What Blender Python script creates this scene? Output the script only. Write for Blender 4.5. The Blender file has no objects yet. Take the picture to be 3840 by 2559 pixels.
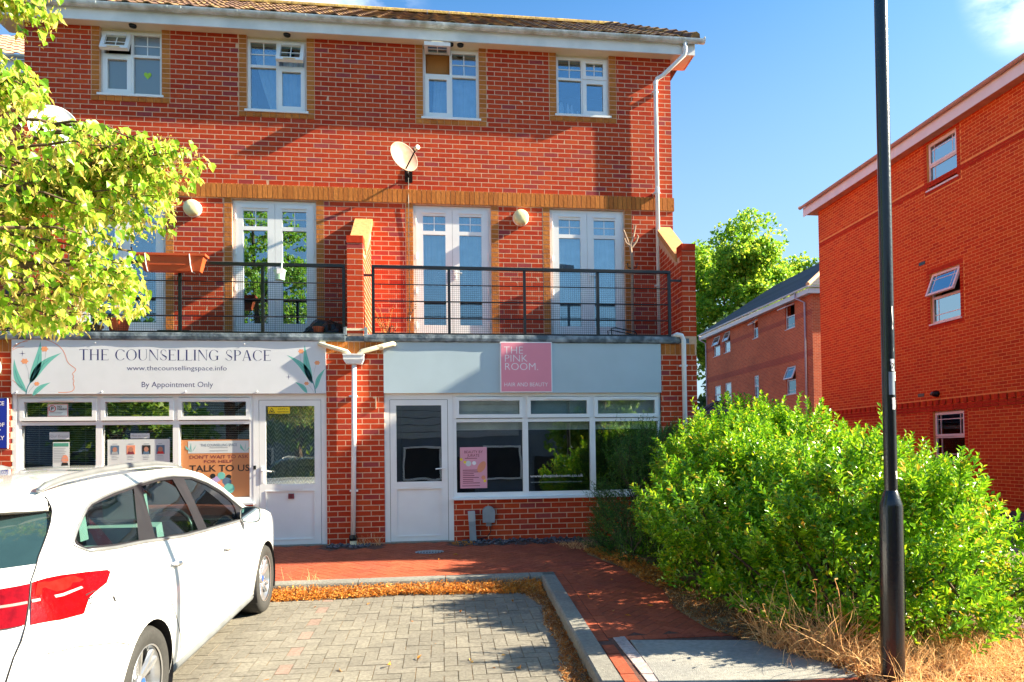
import bpy, math, random
import numpy as np
from mathutils import Vector, Matrix, noise
from mathutils.geometry import delaunay_2d_cdt
random.seed(7); rng = np.random.default_rng(7)
S = bpy.context.scene; COL = S.collection
R = math.radians; PI = math.pi

# ------------------------------------------------------------------ camera
CAM = dict(D=9.8415, H=1.2462, yaw=.12325, pitch=.0218, roll=-.0127, f=2612.9, cx=1985.74, cy=1635.09)
def cam_basis():
    cy, sy = math.cos(CAM['yaw']), math.sin(CAM['yaw']); cp, sp = math.cos(CAM['pitch']), math.sin(CAM['pitch'])
    f = Vector((sy*cp, cy*cp, sp)); r = Vector((cy, -sy, 0)); u = r.cross(f)
    cr, sr = math.cos(CAM['roll']), math.sin(CAM['roll'])
    return cr*r+sr*u, -sr*r+cr*u, f
CR, CU, CF = cam_basis(); CO = Vector((0, -CAM['D'], CAM['H']))
cd = bpy.data.cameras.new('camera'); cam = bpy.data.objects.new('camera', cd); COL.objects.link(cam)
cam.matrix_world = Matrix(((CR.x, CU.x, -CF.x, CO.x), (CR.y, CU.y, -CF.y, CO.y), (CR.z, CU.z, -CF.z, CO.z), (0, 0, 0, 1)))
cd.sensor_width = 36; cd.lens = CAM['f']/3840*36
cd.shift_x = (1920-CAM['cx'])/3840; cd.shift_y = (CAM['cy']-1279.5)/3840
cd.clip_start = .05; cd.clip_end = 2000
S.camera = cam
# ------------------------------------------------------------------ sky, sun, exposure
SUN = Vector((1, -.112, .6)).normalized()
w = bpy.data.worlds.new('World'); S.world = w; w.use_nodes = True
nt = w.node_tree; nt.nodes.clear()
def wn(t): return nt.nodes.new(t)
sky = wn('ShaderNodeTexSky'); sky.sky_type = 'NISHITA'; sky.sun_disc = False
sky.sun_elevation = math.asin(SUN.z); sky.sun_rotation = math.atan2(SUN.x, SUN.y)
sky.air_density = 1.0; sky.dust_density = 1.6; sky.ozone_density = 1.6
hsv = wn('ShaderNodeHueSaturation'); hsv.inputs['Saturation'].default_value = 1.15
wb = wn('ShaderNodeMixRGB'); wb.blend_type = 'MULTIPLY'; wb.inputs[0].default_value = 1; wb.inputs[2].default_value = (.5, .84, 1.0, 1)   # white balance of the photograph
tc = wn('ShaderNodeTexCoord'); mp = wn('ShaderNodeMapping'); mp.inputs['Scale'].default_value = (1, 1, 2.6); mp.inputs['Location'].default_value = (3.37, 1.0, .3)
nz = wn('ShaderNodeTexNoise'); nz.inputs['Scale'].default_value = 6; nz.inputs['Detail'].default_value = 9; nz.inputs['Roughness'].default_value = .58
cr = wn('ShaderNodeValToRGB'); cr.color_ramp.elements[0].position = .40; cr.color_ramp.elements[1].position = .72
mx = wn('ShaderNodeMixRGB'); mx.inputs[2].default_value = (8.2, 8.4, 8.9, 1)
bg = wn('ShaderNodeBackground'); bg.inputs['Strength'].default_value = .066
wo = wn('ShaderNodeOutputWorld'); L = nt.links.new
L(sky.outputs[0], hsv.inputs['Color']); L(tc.outputs['Generated'], mp.inputs[0]); L(mp.outputs[0], nz.inputs[0]); L(nz.outputs[0], cr.inputs[0])
# a few small clouds, each a soft patch of sky broken up by the noise
cl = None
for d, c0, c1 in ((CF*2612.9+CR*1960+CU*1740, .9962, .9995), (CF*2612.9-CR*760+CU*1720, .992, .9992)):
    vm = wn('ShaderNodeVectorMath'); vm.operation = 'DOT_PRODUCT'; vm.inputs[1].default_value = d.normalized()
    rm = wn('ShaderNodeMapRange'); rm.inputs[1].default_value = c0; rm.inputs[2].default_value = c1; rm.interpolation_type = 'SMOOTHSTEP'
    nv = wn('ShaderNodeVectorMath'); nv.operation = 'NORMALIZE'; L(tc.outputs['Generated'], nv.inputs[0]); L(nv.outputs[0], vm.inputs[0]); L(vm.outputs['Value'], rm.inputs[0])
    if cl is None: cl = rm.outputs[0]
    else:
        ad = wn('ShaderNodeMath'); ad.operation = 'MAXIMUM'; L(cl, ad.inputs[0]); L(rm.outputs[0], ad.inputs[1]); cl = ad.outputs[0]
cm = wn('ShaderNodeMath'); cm.operation = 'MULTIPLY'; L(cl, cm.inputs[0]); L(cr.outputs[0], cm.inputs[1]); L(cm.outputs[0], mx.inputs[0]); L(hsv.outputs[0], wb.inputs[1]); # the sky pales towards the horizon all the way round
ns = wn('ShaderNodeVectorMath'); ns.operation = 'NORMALIZE'; L(tc.outputs['Generated'], ns.inputs[0]); sz = wn('ShaderNodeSeparateXYZ'); L(ns.outputs[0], sz.inputs[0])
rz_ = wn('ShaderNodeMapRange'); rz_.inputs[1].default_value = .56; rz_.inputs[2].default_value = .12; rz_.inputs[3].default_value = 0; rz_.inputs[4].default_value = .85; L(sz.outputs[2], rz_.inputs[0])
pale = wn('ShaderNodeMixRGB'); pale.inputs[2].default_value = (2.1, 2.75, 3.2, 1); L(rz_.outputs[0], pale.inputs[0]); L(wb.outputs[0], pale.inputs[1]); L(pale.outputs[0], mx.inputs[1]); L(mx.outputs[0], bg.inputs[0]); L(bg.outputs[0], wo.inputs[0])
sd = bpy.data.lights.new('sun', 'SUN'); sd.energy = 5.0; sd.angle = R(.5); sd.color = (1, .87, .64)
sun = bpy.data.objects.new('sun', sd); COL.objects.link(sun); sun.location = (20, -8, 20)
sun.rotation_euler = (-SUN).to_track_quat('-Z', 'Y').to_euler()
S.view_settings.view_transform = 'Standard'; S.view_settings.look = 'None'
S.view_settings.exposure = 2.22; S.view_settings.gamma = 1.0
S.view_settings.use_curve_mapping = False
S.render.engine = 'CYCLES'
S.cycles.max_bounces = 8; S.cycles.transparent_max_bounces = 12; S.cycles.glossy_bounces = 4
S.cycles.caustics_reflective = False; S.cycles.caustics_refractive = False
S.cycles.use_denoising = True

# ------------------------------------------------------------------ materials
def nodes(name):
    m = bpy.data.materials.new(name); m.use_nodes = True; t = m.node_tree
    return m, t, t.nodes['Principled BSDF'], t.nodes['Material Output']
def inp(b, k, v):
    if k in b.inputs: b.inputs[k].default_value = v
def M(name, col, rough=.6, nscale=6., namt=.15, bump=0., bscale=60., isl=0., spec=.4, metal=0., coat=0., tint=None, tscale=1.5, stretch=(1, 1, 1), hue=0.):
    """one surface: base colour with two sizes of grain, optional tone per piece, fine relief"""
    m, t, b, o = nodes(name); N = t.nodes.new; L = t.links.new
    geo = N('ShaderNodeNewGeometry'); mp = N('ShaderNodeMapping'); mp.inputs['Scale'].default_value = stretch
    L(geo.outputs['Position'], mp.inputs[0])
    n1 = N('ShaderNodeTexNoise'); n1.inputs['Scale'].default_value = nscale; n1.inputs['Detail'].default_value = 6
    L(mp.outputs[0], n1.inputs[0])
    mr = N('ShaderNodeMapRange'); mr.inputs[1].default_value = .3; mr.inputs[2].default_value = .7
    mr.inputs[3].default_value = 1-namt; mr.inputs[4].default_value = 1+namt; L(n1.outputs[0], mr.inputs[0])
    val = mr.outputs[0]
    base = N('ShaderNodeRGB'); base.outputs[0].default_value = (*col, 1); c = base.outputs[0]
    if tint:
        n2 = N('ShaderNodeTexNoise'); n2.inputs['Scale'].default_value = tscale; n2.inputs['Detail'].default_value = 8; L(mp.outputs[0], n2.inputs[0])
        r2 = N('ShaderNodeMapRange'); r2.inputs[1].default_value = .45; r2.inputs[2].default_value = .68; L(n2.outputs[0], r2.inputs[0])
        mi = N('ShaderNodeMixRGB'); mi.inputs[2].default_value = (*tint, 1); L(r2.outputs[0], mi.inputs[0]); L(c, mi.inputs[1]); c = mi.outputs[0]
    if isl or hue:
        oi = N('ShaderNodeObjectInfo'); ad = N('ShaderNodeMath'); ad.operation = 'ADD'; fr = N('ShaderNodeMath'); fr.operation = 'FRACT'
        L(geo.outputs['Random Per Island'], ad.inputs[0]); L(oi.outputs['Random'], ad.inputs[1]); L(ad.outputs[0], fr.inputs[0])
        rr = N('ShaderNodeMapRange'); rr.inputs[3].default_value = 1-isl; rr.inputs[4].default_value = 1+isl; L(fr.outputs[0], rr.inputs[0])
        mu = N('ShaderNodeMath'); mu.operation = 'MULTIPLY'; L(val, mu.inputs[0]); L(rr.outputs[0], mu.inputs[1]); val = mu.outputs[0]
    hs = N('ShaderNodeHueSaturation'); L(val, hs.inputs['Value']); L(c, hs.inputs['Color'])
    if hue:
        wn_ = N('ShaderNodeTexWhiteNoise'); wn_.noise_dimensions = '1D'; L(fr.outputs[0], wn_.inputs['W'])
        rh = N('ShaderNodeMapRange'); rh.inputs[3].default_value = .5-hue; rh.inputs[4].default_value = .5+hue; L(wn_.outputs[0], rh.inputs[0]); L(rh.outputs[0], hs.inputs['Hue'])
    L(hs.outputs[0], b.inputs['Base Color'])
    inp(b, 'Roughness', rough); inp(b, 'Specular IOR Level', spec); inp(b, 'Metallic', metal); inp(b, 'Coat Weight', coat); inp(b, 'Coat Roughness', .05)
    if bump:
        nb = N('ShaderNodeTexNoise'); nb.inputs['Scale'].default_value = bscale; nb.inputs['Detail'].default_value = 5; L(mp.outputs[0], nb.inputs[0])
        bu = N('ShaderNodeBump'); bu.inputs['Strength'].default_value = bump; bu.inputs['Distance'].default_value = .01
        L(nb.outputs[0], bu.inputs['Height']); L(bu.outputs[0], b.inputs['Normal'])
    return m
def brick_mat(name, tones, bump=.35, namt=.14):
    m, t, b, o = nodes(name); N = t.nodes.new; L = t.links.new
    geo = N('ShaderNodeNewGeometry'); oi = N('ShaderNodeObjectInfo'); ad = N('ShaderNodeMath'); ad.operation = 'ADD'; fr = N('ShaderNodeMath'); fr.operation = 'FRACT'
    L(geo.outputs['Random Per Island'], ad.inputs[0]); L(oi.outputs['Random'], ad.inputs[1]); L(ad.outputs[0], fr.inputs[0])
    rp = N('ShaderNodeValToRGB'); e = rp.color_ramp.elements
    for i, (p, c) in enumerate(tones):
        el = e[i] if i < 2 else e.new(p)
        el.position = p; el.color = (*c, 1)
    rp.color_ramp.interpolation = 'LINEAR'; L(fr.outputs[0], rp.inputs[0])
    n1 = N('ShaderNodeTexNoise'); n1.inputs['Scale'].default_value = 22; n1.inputs['Detail'].default_value = 7; L(geo.outputs['Position'], n1.inputs[0])
    n2 = N('ShaderNodeTexNoise'); n2.inputs['Scale'].default_value = .55; n2.inputs['Detail'].default_value = 4; L(geo.outputs['Position'], n2.inputs[0])
    am = N('ShaderNodeMath'); am.operation = 'ADD'; L(n1.outputs[0], am.inputs[0]); L(n2.outputs[0], am.inputs[1])
    mr = N('ShaderNodeMapRange'); mr.inputs[1].default_value = .7; mr.inputs[2].default_value = 1.3; mr.inputs[3].default_value = 1-namt; mr.inputs[4].default_value = 1+namt
    L(am.outputs[0], mr.inputs[0])
    hs = N('ShaderNodeHueSaturation'); L(rp.outputs[0], hs.inputs['Color']); L(mr.outputs[0], hs.inputs['Value']); L(hs.outputs[0], b.inputs['Base Color'])
    inp(b, 'Roughness', .85); inp(b, 'Specular IOR Level', .15)
    mp = N('ShaderNodeMapping'); mp.inputs['Scale'].default_value = (1, 1, .6); L(geo.outputs['Position'], mp.inputs[0])
    nb = N('ShaderNodeTexNoise'); nb.inputs['Scale'].default_value = 34; nb.inputs['Detail'].default_value = 6; nb.inputs['Roughness'].default_value = .65; L(mp.outputs[0], nb.inputs[0])
    bu = N('ShaderNodeBump'); bu.inputs['Strength'].default_value = bump; bu.inputs['Distance'].default_value = .006; L(nb.outputs[0], bu.inputs['Height']); L(bu.outputs[0], b.inputs['Normal'])
    return m
def leaf_mat(name, tones, trans=.4, gloss=.35, spec=.4):
    m, t, b, o = nodes(name); N = t.nodes.new; L = t.links.new
    geo = N('ShaderNodeNewGeometry'); oi = N('ShaderNodeObjectInfo'); ad = N('ShaderNodeMath'); ad.operation = 'ADD'; fr = N('ShaderNodeMath'); fr.operation = 'FRACT'
    L(geo.outputs['Random Per Island'], ad.inputs[0]); L(oi.outputs['Random'], ad.inputs[1]); L(ad.outputs[0], fr.inputs[0])
    rp = N('ShaderNodeValToRGB'); e = rp.color_ramp.elements
    for i, (p, c) in enumerate(tones):
        el = e[i] if i < 2 else e.new(p)
        el.position = p; el.color = (*c, 1)
    L(fr.outputs[0], rp.inputs[0]); L(rp.outputs[0], b.inputs['Base Color'])
    inp(b, 'Roughness', gloss); inp(b, 'Specular IOR Level', spec)
    tr = N('ShaderNodeBsdfTranslucent'); hs = N('ShaderNodeHueSaturation'); hs.inputs['Value'].default_value = 1.5; hs.inputs['Hue'].default_value = .492
    L(rp.outputs[0], hs.inputs['Color']); L(hs.outputs[0], tr.inputs[0])
    mi = N('ShaderNodeMixShader'); mi.inputs[0].default_value = trans; L(b.outputs[0], mi.inputs[1]); L(tr.outputs[0], mi.inputs[2]); L(mi.outputs[0], o.inputs[0])
    return m
def glass_mat(name, tint=(.8, .86, .88), refl=.28, rough=.0, wob=.0, rtint=(1, 1, 1)):
    """a thin double-glazed pane: clear with a steady part of mirror, slightly wavy"""
    m, t, b, o = nodes(name); N = t.nodes.new; L = t.links.new
    tr = N('ShaderNodeBsdfTransparent'); tr.inputs[0].default_value = (*tint, 1)
    gl = N('ShaderNodeBsdfGlossy'); gl.inputs['Roughness'].default_value = rough; gl.inputs['Color'].default_value = (*rtint, 1)
    lw = N('ShaderNodeLayerWeight'); lw.inputs[0].default_value = .25
    mr = N('ShaderNodeMapRange'); mr.inputs[3].default_value = refl; mr.inputs[4].default_value = 1.; L(lw.outputs['Fresnel'], mr.inputs[0])
    mi = N('ShaderNodeMixShader'); L(mr.outputs[0], mi.inputs[0]); L(tr.outputs[0], mi.inputs[1]); L(gl.outputs[0], mi.inputs[2]); L(mi.outputs[0], o.inputs[0])
    if wob:
        geo = N('ShaderNodeNewGeometry'); nb = N('ShaderNodeTexNoise'); nb.inputs['Scale'].default_value = 1.6; L(geo.outputs['Position'], nb.inputs[0])
        bu = N('ShaderNodeBump'); bu.inputs['Strength'].default_value = wob; bu.inputs['Distance'].default_value = .02; L(nb.outputs[0], bu.inputs['Height']); L(bu.outputs[0], gl.inputs['Normal'])
    return m
m_brick = brick_mat('red_brick', [(0, (.45, .045, .016)), (.35, (.5, .058, .018)), (.6, (.41, .034, .013)), (.82, (.54, .075, .021)), (.93, (.36, .045, .034)), (1, (.31, .055, .055))], bump=.05)
m_brick2 = brick_mat('orange_red_brick', [(0, (.55, .055, .013)), (.35, (.6, .07, .014)), (.6, (.48, .042, .012)), (.85, (.62, .1, .018)), (1, (.52, .05, .014))], bump=.1)
m_buff = brick_mat('buff_brick', [(0, (.46, .155, .035)), (.4, (.53, .19, .045)), (.8, (.4, .13, .03)), (1, (.48, .165, .045))], bump=.8)
m_redband = brick_mat('dark_red_brick', [(0, (.46, .035, .012)), (.5, (.5, .045, .014)), (1, (.42, .035, .012))])
m_mortar = M('sandy_mortar', (.64, .4, .27), .95, 14, .12, .04, 140, spec=.1)
m_mortar2 = M('warm_mortar', (.76, .33, .1), .95, 14, .12, .2, 140, spec=.1)
m_white = M('white_upvc', (.8, .81, .82), .3, 3, .04, spec=.5)
m_gutter = M('weathered_white_gutter', (.62, .68, .7), .45, 9, .12, tint=(.36, .38, .33), tscale=5)
m_fascia = M('white_fascia_board', (.78, .8, .8), .35, 3, .05, tint=(.62, .66, .66), tscale=2)
m_soffit = M('cream_soffit_board', (.72, .64, .5), .5, 3, .06)
m_cream = M('yellowed_white_pipe', (.78, .7, .5), .4, 5, .08)
m_lead = M('lead_flashing', (.09, .12, .15), .55, 10, .35, .5, 26, metal=.25, tint=(.28, .33, .37), tscale=7)
m_greyboard = M('pale_grey_fascia_panel', (.42, .53, .6), .5, 2, .05)
m_glass_up = glass_mat('window_glass', (.86, .92, .95), .24, wob=.06, rtint=(.62, .85, 1))
m_glass_shop = glass_mat('shop_glass', (.92, .95, .95), .17, wob=.05)
m_glass_car = glass_mat('car_glass', (.6, .84, .8), .13)
m_dark = M('dark_interior', (.03, .03, .035), .9)
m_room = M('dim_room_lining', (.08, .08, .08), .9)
m_black = M('black_painted_metal', (.006, .007, .009), .3, 8, .2, spec=.5)
m_paver = M('grey_block_paver', (.17, .158, .135), .9, 40, .22, .6, 160, isl=.1, tint=(.2, .186, .155), tscale=2.2, spec=.2)
m_paverpink = M('pink_block_paver', (.22, .16, .135), .9, 40, .2, .5, 160, isl=.1, spec=.2)
m_paverred = M('red_block_paver', (.33, .075, .035), .85, 30, .18, .4, 160, isl=.14, tint=(.28, .062, .036), tscale=1.4, spec=.2)
m_joint = M('sandy_joint', (.2, .12, .055), .95, 40, .4, .4, 200)
m_jointred = M('dark_joint', (.09, .04, .03), .95, 40, .4)
m_kerb = M('concrete_kerb', (.17, .165, .15), .9, 40, .2, .5, 150, tint=(.2, .2, .18), tscale=3)
m_slab = M('concrete_slab', (.25, .245, .225), .9, 30, .16, .5, 120, tint=(.19, .19, .185), tscale=2)
m_soil = M('dry_soil', (.17, .1, .05), 1., 20, .4, .8, 50, tint=(.3, .19, .09), tscale=3)
m_ground = M('asphalt', (.055, .055, .057), .9, 12, .2, .4, 150)
m_tile = M('brown_roof_tile', (.13, .07, .05), .85, 9, .25, .4, 60, isl=.2, tint=(.32, .2, .07), tscale=4)
m_lichen = M('lichened_ridge_tile', (.3, .2, .07), .95, 22, .4, .7, 50, isl=.2, tint=(.42, .28, .06), tscale=9)
m_slate = M('dark_slate_tile', (.045, .04, .05), .75, 8, .25, isl=.25)
m_terra = M('terracotta_plastic', (.5, .085, .025), .4, 6, .08)
m_stone = M('buff_coping_stone', (.56, .27, .1), .85, 18, .2, .5, 60)

# ------------------------------------------------------------------ mesh helpers
class MB:
    def __init__(s): s.v = []; s.f = []
    def add(s, vs, fs):
        n = len(s.v); s.v += [tuple(p) for p in vs]; s.f += [tuple(i+n for i in f) for f in fs]; return s
    def box(s, x0, x1, y0, y1, z0, z1):
        return s.add([(x0, y0, z0), (x1, y0, z0), (x1, y1, z0), (x0, y1, z0), (x0, y0, z1), (x1, y0, z1), (x1, y1, z1), (x0, y1, z1)],
                     [(0, 3, 2, 1), (4, 5, 6, 7), (0, 1, 5, 4), (1, 2, 6, 5), (2, 3, 7, 6), (3, 0, 4, 7)])
    def quad(s, *p): return s.add(p, [tuple(range(len(p)))])
    def prism(s, poly, ax, a0, a1):
        """extrude a closed 2-D outline along axis ax"""
        n = len(poly)
        def P(p, a):
            q = list(p); q.insert(ax, a); return q
        return s.add([P(p, a0) for p in poly]+[P(p, a1) for p in poly],
                     [tuple(range(n))[::-1], tuple(range(n, 2*n))]+[(i, (i+1) % n, n+(i+1) % n, n+i) for i in range(n)])
    def tube(s, path, r, n=8, caps=True):
        path = [Vector(p) for p in path]; k = len(path); rs = r if isinstance(r, (list, tuple)) else [r]*k
        vs = []; ref = None
        for i, p in enumerate(path):
            t = (path[min(i+1, k-1)]-path[max(i-1, 0)]).normalized()
            if ref is None: ref = Vector((0, 0, 1)) if abs(t.z) < .9 else Vector((1, 0, 0))
            a = t.cross(ref); a = a.normalized() if a.length > 1e-6 else t.orthogonal().normalized(); b = a.cross(t).normalized(); ref = b
            vs += [p+rs[i]*(math.cos(2*PI*j/n)*a+math.sin(2*PI*j/n)*b) for j in range(n)]
        fs = [(i*n+j, i*n+(j+1) % n, (i+1)*n+(j+1) % n, (i+1)*n+j) for i in range(k-1) for j in range(n)]
        if caps: fs += [tuple(range(n))[::-1], tuple(range((k-1)*n, k*n))]
        return s.add(vs, fs)
    def lathe(s, prof, c, ax=(0, 0, 1), n=24):
        """revolve (radius, height) pairs about axis ax through c"""
        z = Vector(ax).normalized(); x = z.orthogonal().normalized(); y = z.cross(x); c = Vector(c)
        vs = [c+z*h+r*(math.cos(2*PI*j/n)*x+math.sin(2*PI*j/n)*y) for r, h in prof for j in range(n)]
        return s.add(vs, [(i*n+j, i*n+(j+1) % n, (i+1)*n+(j+1) % n, (i+1)*n+j) for i in range(len(prof)-1) for j in range(n)])
    def grid(s, P, nu, nv):
        vs = [P(i/(nu-1), j/(nv-1)) for j in range(nv) for i in range(nu)]
        return s.add(vs, [(j*nu+i, j*nu+i+1, (j+1)*nu+i+1, (j+1)*nu+i) for j in range(nv-1) for i in range(nu-1)])
    def xf(s, mat):
        s.v = [tuple(mat @ Vector(p)) for p in s.v]; return s
    def mesh(s, name, m, smooth=False):
        me = bpy.data.meshes.new(name); me.from_pydata(s.v, [], s.f); me.materials.append(m)
        if smooth: me.polygons.foreach_set('use_smooth', [True]*len(me.polygons))
        me.update(); return me
    def build(s, name, m, parent=None, smooth=False, kind=None, label=None):
        return link(name, s.mesh(name, m, smooth), parent, kind, label)
ROOTLOC = {}
def link(name, me, parent=None, kind=None, label=None):
    o = bpy.data.objects.new(name, me); COL.objects.link(o)
    if parent is not None:
        o.parent = parent
        q = parent; off = Matrix.Identity(4)
        while q.parent is not None: q = q.parent
        if q.name in ROOTLOC: o.matrix_parent_inverse = ROOTLOC[q.name] if parent is q else Matrix.Identity(4)
    if kind: o['kind'] = kind
    if label: o['label'] = label
    return o
def thing(name, label, cat, loc=None, group=None):
    """an Empty at the base of a thing; its parts are modelled in place, in world coordinates"""
    o = bpy.data.objects.new(name, None); COL.objects.link(o); o['label'] = label; o['category'] = cat; o.empty_display_size = .2
    if group: o['group'] = group
    if loc is not None: o.location = loc; ROOTLOC[o.name] = Matrix.Translation(-Vector(loc))
    return o
def tag(o, label, cat, group=None):
    o['label'] = label; o['category'] = cat
    if group: o['group'] = group
    return o
def struct(o): o['kind'] = 'structure'; return o
def dup(root, mat, label=None, group=None):
    r = root.copy(); COL.objects.link(r); r.matrix_world = mat
    if label: r['label'] = label
    if group: r['group'] = group
    def rec(src, dst):
        for ch in list(src.children):
            c = ch.copy(); COL.objects.link(c); c.parent = dst; c.matrix_parent_inverse = ch.matrix_parent_inverse.copy(); rec(ch, c)
    rec(root, r); return r
def np_mesh(name, verts, faces, m, smooth=False):
    """faces: (n,k) array of equal-sided polygons"""
    me = bpy.data.meshes.new(name); nf, k = faces.shape
    me.vertices.add(len(verts)); me.vertices.foreach_set('co', np.asarray(verts, np.float32).ravel())
    me.loops.add(nf*k); me.loops.foreach_set('vertex_index', faces.astype(np.int32).ravel())
    me.polygons.add(nf); me.polygons.foreach_set('loop_start', np.arange(0, nf*k, k, dtype=np.int32)); me.polygons.foreach_set('loop_total', np.full(nf, k, np.int32))
    me.polygons.foreach_set('use_smooth', np.full(nf, smooth))
    me.materials.append(m); me.update(calc_edges=True); return me
def text(parent, s, x, z, h, m, y, name='lettering', align='LEFT', thin=0., width=None, facing=0, space=1.0, line=1.0):
    """letters standing on a wall that faces -Y, baseline at (x, z), cap height h"""
    c = bpy.data.curves.new('t', 'FONT'); c.body = s; c.size = h/.69; c.align_x = align; c.offset = thin*h; c.extrude = .0001; c.space_character = space; c.space_line = line; c.resolution_u = 3
    o = bpy.data.objects.new('t', c); COL.objects.link(o); bpy.context.view_layer.update()
    dg = bpy.context.evaluated_depsgraph_get(); me = bpy.data.meshes.new_from_object(o.evaluated_get(dg)); bpy.data.objects.remove(o)
    k = 1.
    if width:
        xs = [v.co.x for v in me.vertices]; k = width/(max(xs)-min(xs))
    me.transform(Matrix(((k, 0, 0, x), (0, 0, -1, y), (0, 1, 0, z), (0, 0, 0, 1))))
    me.materials.clear(); me.materials.append(m)
    return link(name, me, parent)
# ------------------------------------------------------------------ pieces: bricks, pavers, tiles
PIECES = []   # (parent, name, material, list of (origin, e1, e2, e3) full edge vectors, unit kind)
def wall_cells(u0, u1, v0, v1, holes):
    us = sorted({u0, u1, *[a for h in holes for a in h[:2] if u0 < a < u1]}); vs = sorted({v0, v1, *[a for h in holes for a in h[2:] if v0 < a < v1]})
    out = []
    for a, b in zip(us, us[1:]):
        for c, d in zip(vs, vs[1:]):
            m, n = (a+b)/2, (c+d)/2
            if not any(h[0] < m < h[1] and h[2] < n < h[3] for h in holes): out.append((a, b, c, d))
    return out
def bond(u0, u1, v0, v1, holes=(), L_=.225, C_=.075, j=.0115, v_ref=0., u_ref=0., stack=False):
    """stretcher bond rectangles (u0,u1,v0,v1), cut at the holes and the ends"""
    out = []; k = math.floor((v0-v_ref)/C_)
    while v_ref+k*C_ < v1-.005:
        a = v_ref+k*C_+j/2; b = a+C_-j; a_, b_ = max(a, v0), min(b, v1)
        if b_-a_ > .012:
            cuts = [(h[0], h[1]) for h in holes if min(b_, h[3])-max(a_, h[2]) > .02]
            s = u_ref+(0 if stack else (k % 2)*L_/2); i = math.floor((u0-s)/L_)
            while s+i*L_ < u1:
                seg = [(max(s+i*L_+j/2, u0), min(s+(i+1)*L_-j/2, u1))]
                for c0, c1 in cuts:
                    nx = []
                    for p, q in seg:
                        if c1 <= p or c0 >= q: nx.append((p, q))
                        else:
                            if c0-.006 > p: nx.append((p, c0-.006))
                            if c1+.006 < q: nx.append((c1+.006, q))
                    seg = nx
                out += [(p, q, a_, b_) for p, q in seg if q-p > .02]
                i += 1
        k += 1
    return out
def front(y, depth=.03):      # a face looking to -Y
    return lambda u0, u1, v0, v1: (Vector((u0, y, v0)), Vector((u1-u0, 0, 0)), Vector((0, depth, 0)), Vector((0, 0, v1-v0)))
def side(x, depth=.03, sgn=-1):       # a face looking to sgn*X
    if sgn < 0: return lambda u0, u1, v0, v1: (Vector((x, u1, v0)), Vector((0, u0-u1, 0)), Vector((depth, 0, 0)), Vector((0, 0, v1-v0)))
    return lambda u0, u1, v0, v1: (Vector((x, u0, v0)), Vector((0, u1-u0, 0)), Vector((-depth, 0, 0)), Vector((0, 0, v1-v0)))
def pieces(parent, name, m, rects, fn, jit=.0012, limit=300, stuff=None):
    PIECES.append((parent, name, m, [fn(*r) for r in rects], jit, limit, stuff or name+'s'))

# =================================================================== GROUND
GS = .045                       # the yard falls gently away from the shops
def gz(y): return GS*y if y < 0 else 0.
def pz(y): return GS*y-.105     # car park level, one kerb lower
def sheet(name, poly, m, zf, dz=0.):
    b = MB(); b.quad(*[(x, y, zf(y)+dz) for x, y in poly]); return struct(b.build(name, m))
b = MB()
for (x0, x1, y0, y1) in ((-300, 300, -300, -12), (-300, -9, -12, .02), (-300, 300, .02, 400), (7.5, 300, -12, .02)):
    ys = [y0, y1]
    b.quad((x0, y0, gz(max(y0, -12))-.13), (x1, y0, gz(max(y0, -12))-.13), (x1, y1, gz(max(y1, -12))-.13), (x0, y1, gz(max(y1, -12))-.13))
struct(b.build('ground', m_ground))
struct(MB().quad((-24, -26, pz(-12)-.012), (24, -26, pz(-12)-.012), (24, -12, pz(-12)-.008), (-24, -12, pz(-12)-.008)).build('street_paving', M('pale_paving', (.11, .108, .1), .9, 30, .2, spec=.2)))
KX0, KX1 = 1.02, 1.17           # kerb beside the bay; runs towards the street, bending slightly
def kx(y): return -.035*(y+2.3)*-1*-1
car_park = sheet('car_park', [(-9, -12), (1.25, -12), (1.25, -2.25), (-9, -2.25)], m_joint, pz, -.004)
pavement = sheet('pavement', [(-9, -2.3), (1.1, -2.3), (1.1, -12), (2.75, -12), (2.75, .02), (-9, .02)], m_jointred, gz, -.004)
verge = sheet('verge', [(1.85, -.45), (1.77, -1.3), (1.98, -2.05), (2.05, -2.8), (2.14, -3.13), (2.03, -3.8), (2.08, -4.4), (2.27, -4.76), (2.53, -4.93), (2.66, -5.4), (2.72, -6.2), (2.8, -7.5), (5.6, -6.6), (6.8, -4), (7.6, .02), (1.85, .02)], m_soil, gz, .006)
right_path = sheet('side_path', [(4.05, -12), (7.6, -12), (7.6, .02), (6.6, -2.2), (5.6, -3.6), (4.85, -4.35), (4.1, -5.3)], m_jointred, gz, .012)
def lay(parent, name, m, centre_list, L_, W_, zf, off, th=.06, stuff=None, gap=.006, clip=None, rj=.0016):
    """blocks bedded on the sloping ground: centre_list = (x, y, angle)"""
    lst = []
    for x, y, a in centre_list:
        c, s = math.cos(a), math.sin(a); l, w_ = L_-gap, W_-gap
        e1 = Vector((c*l, s*l, GS*s*l)); e2 = Vector((-s*w_, c*w_, GS*c*w_)); e3 = Vector((0, -GS*th, th))
        p = Vector((x, y, zf(y)+off-th+random.uniform(-rj, rj)))-e1/2-e2/2
        lst.append((p, e1, e2, e3))
    PIECES.append((parent, name, m, lst, 0, 300, stuff or name+'s'))
def inside(x, y, poly):
    c = False; n = len(poly)
    for i in range(n):
        (x0, y0), (x1, y1) = poly[i], poly[(i+1) % n]
        if (y0 > y) != (y1 > y) and x < (x1-x0)*(y-y0)/(y1-y0)+x0: c = not c
    return c
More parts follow.
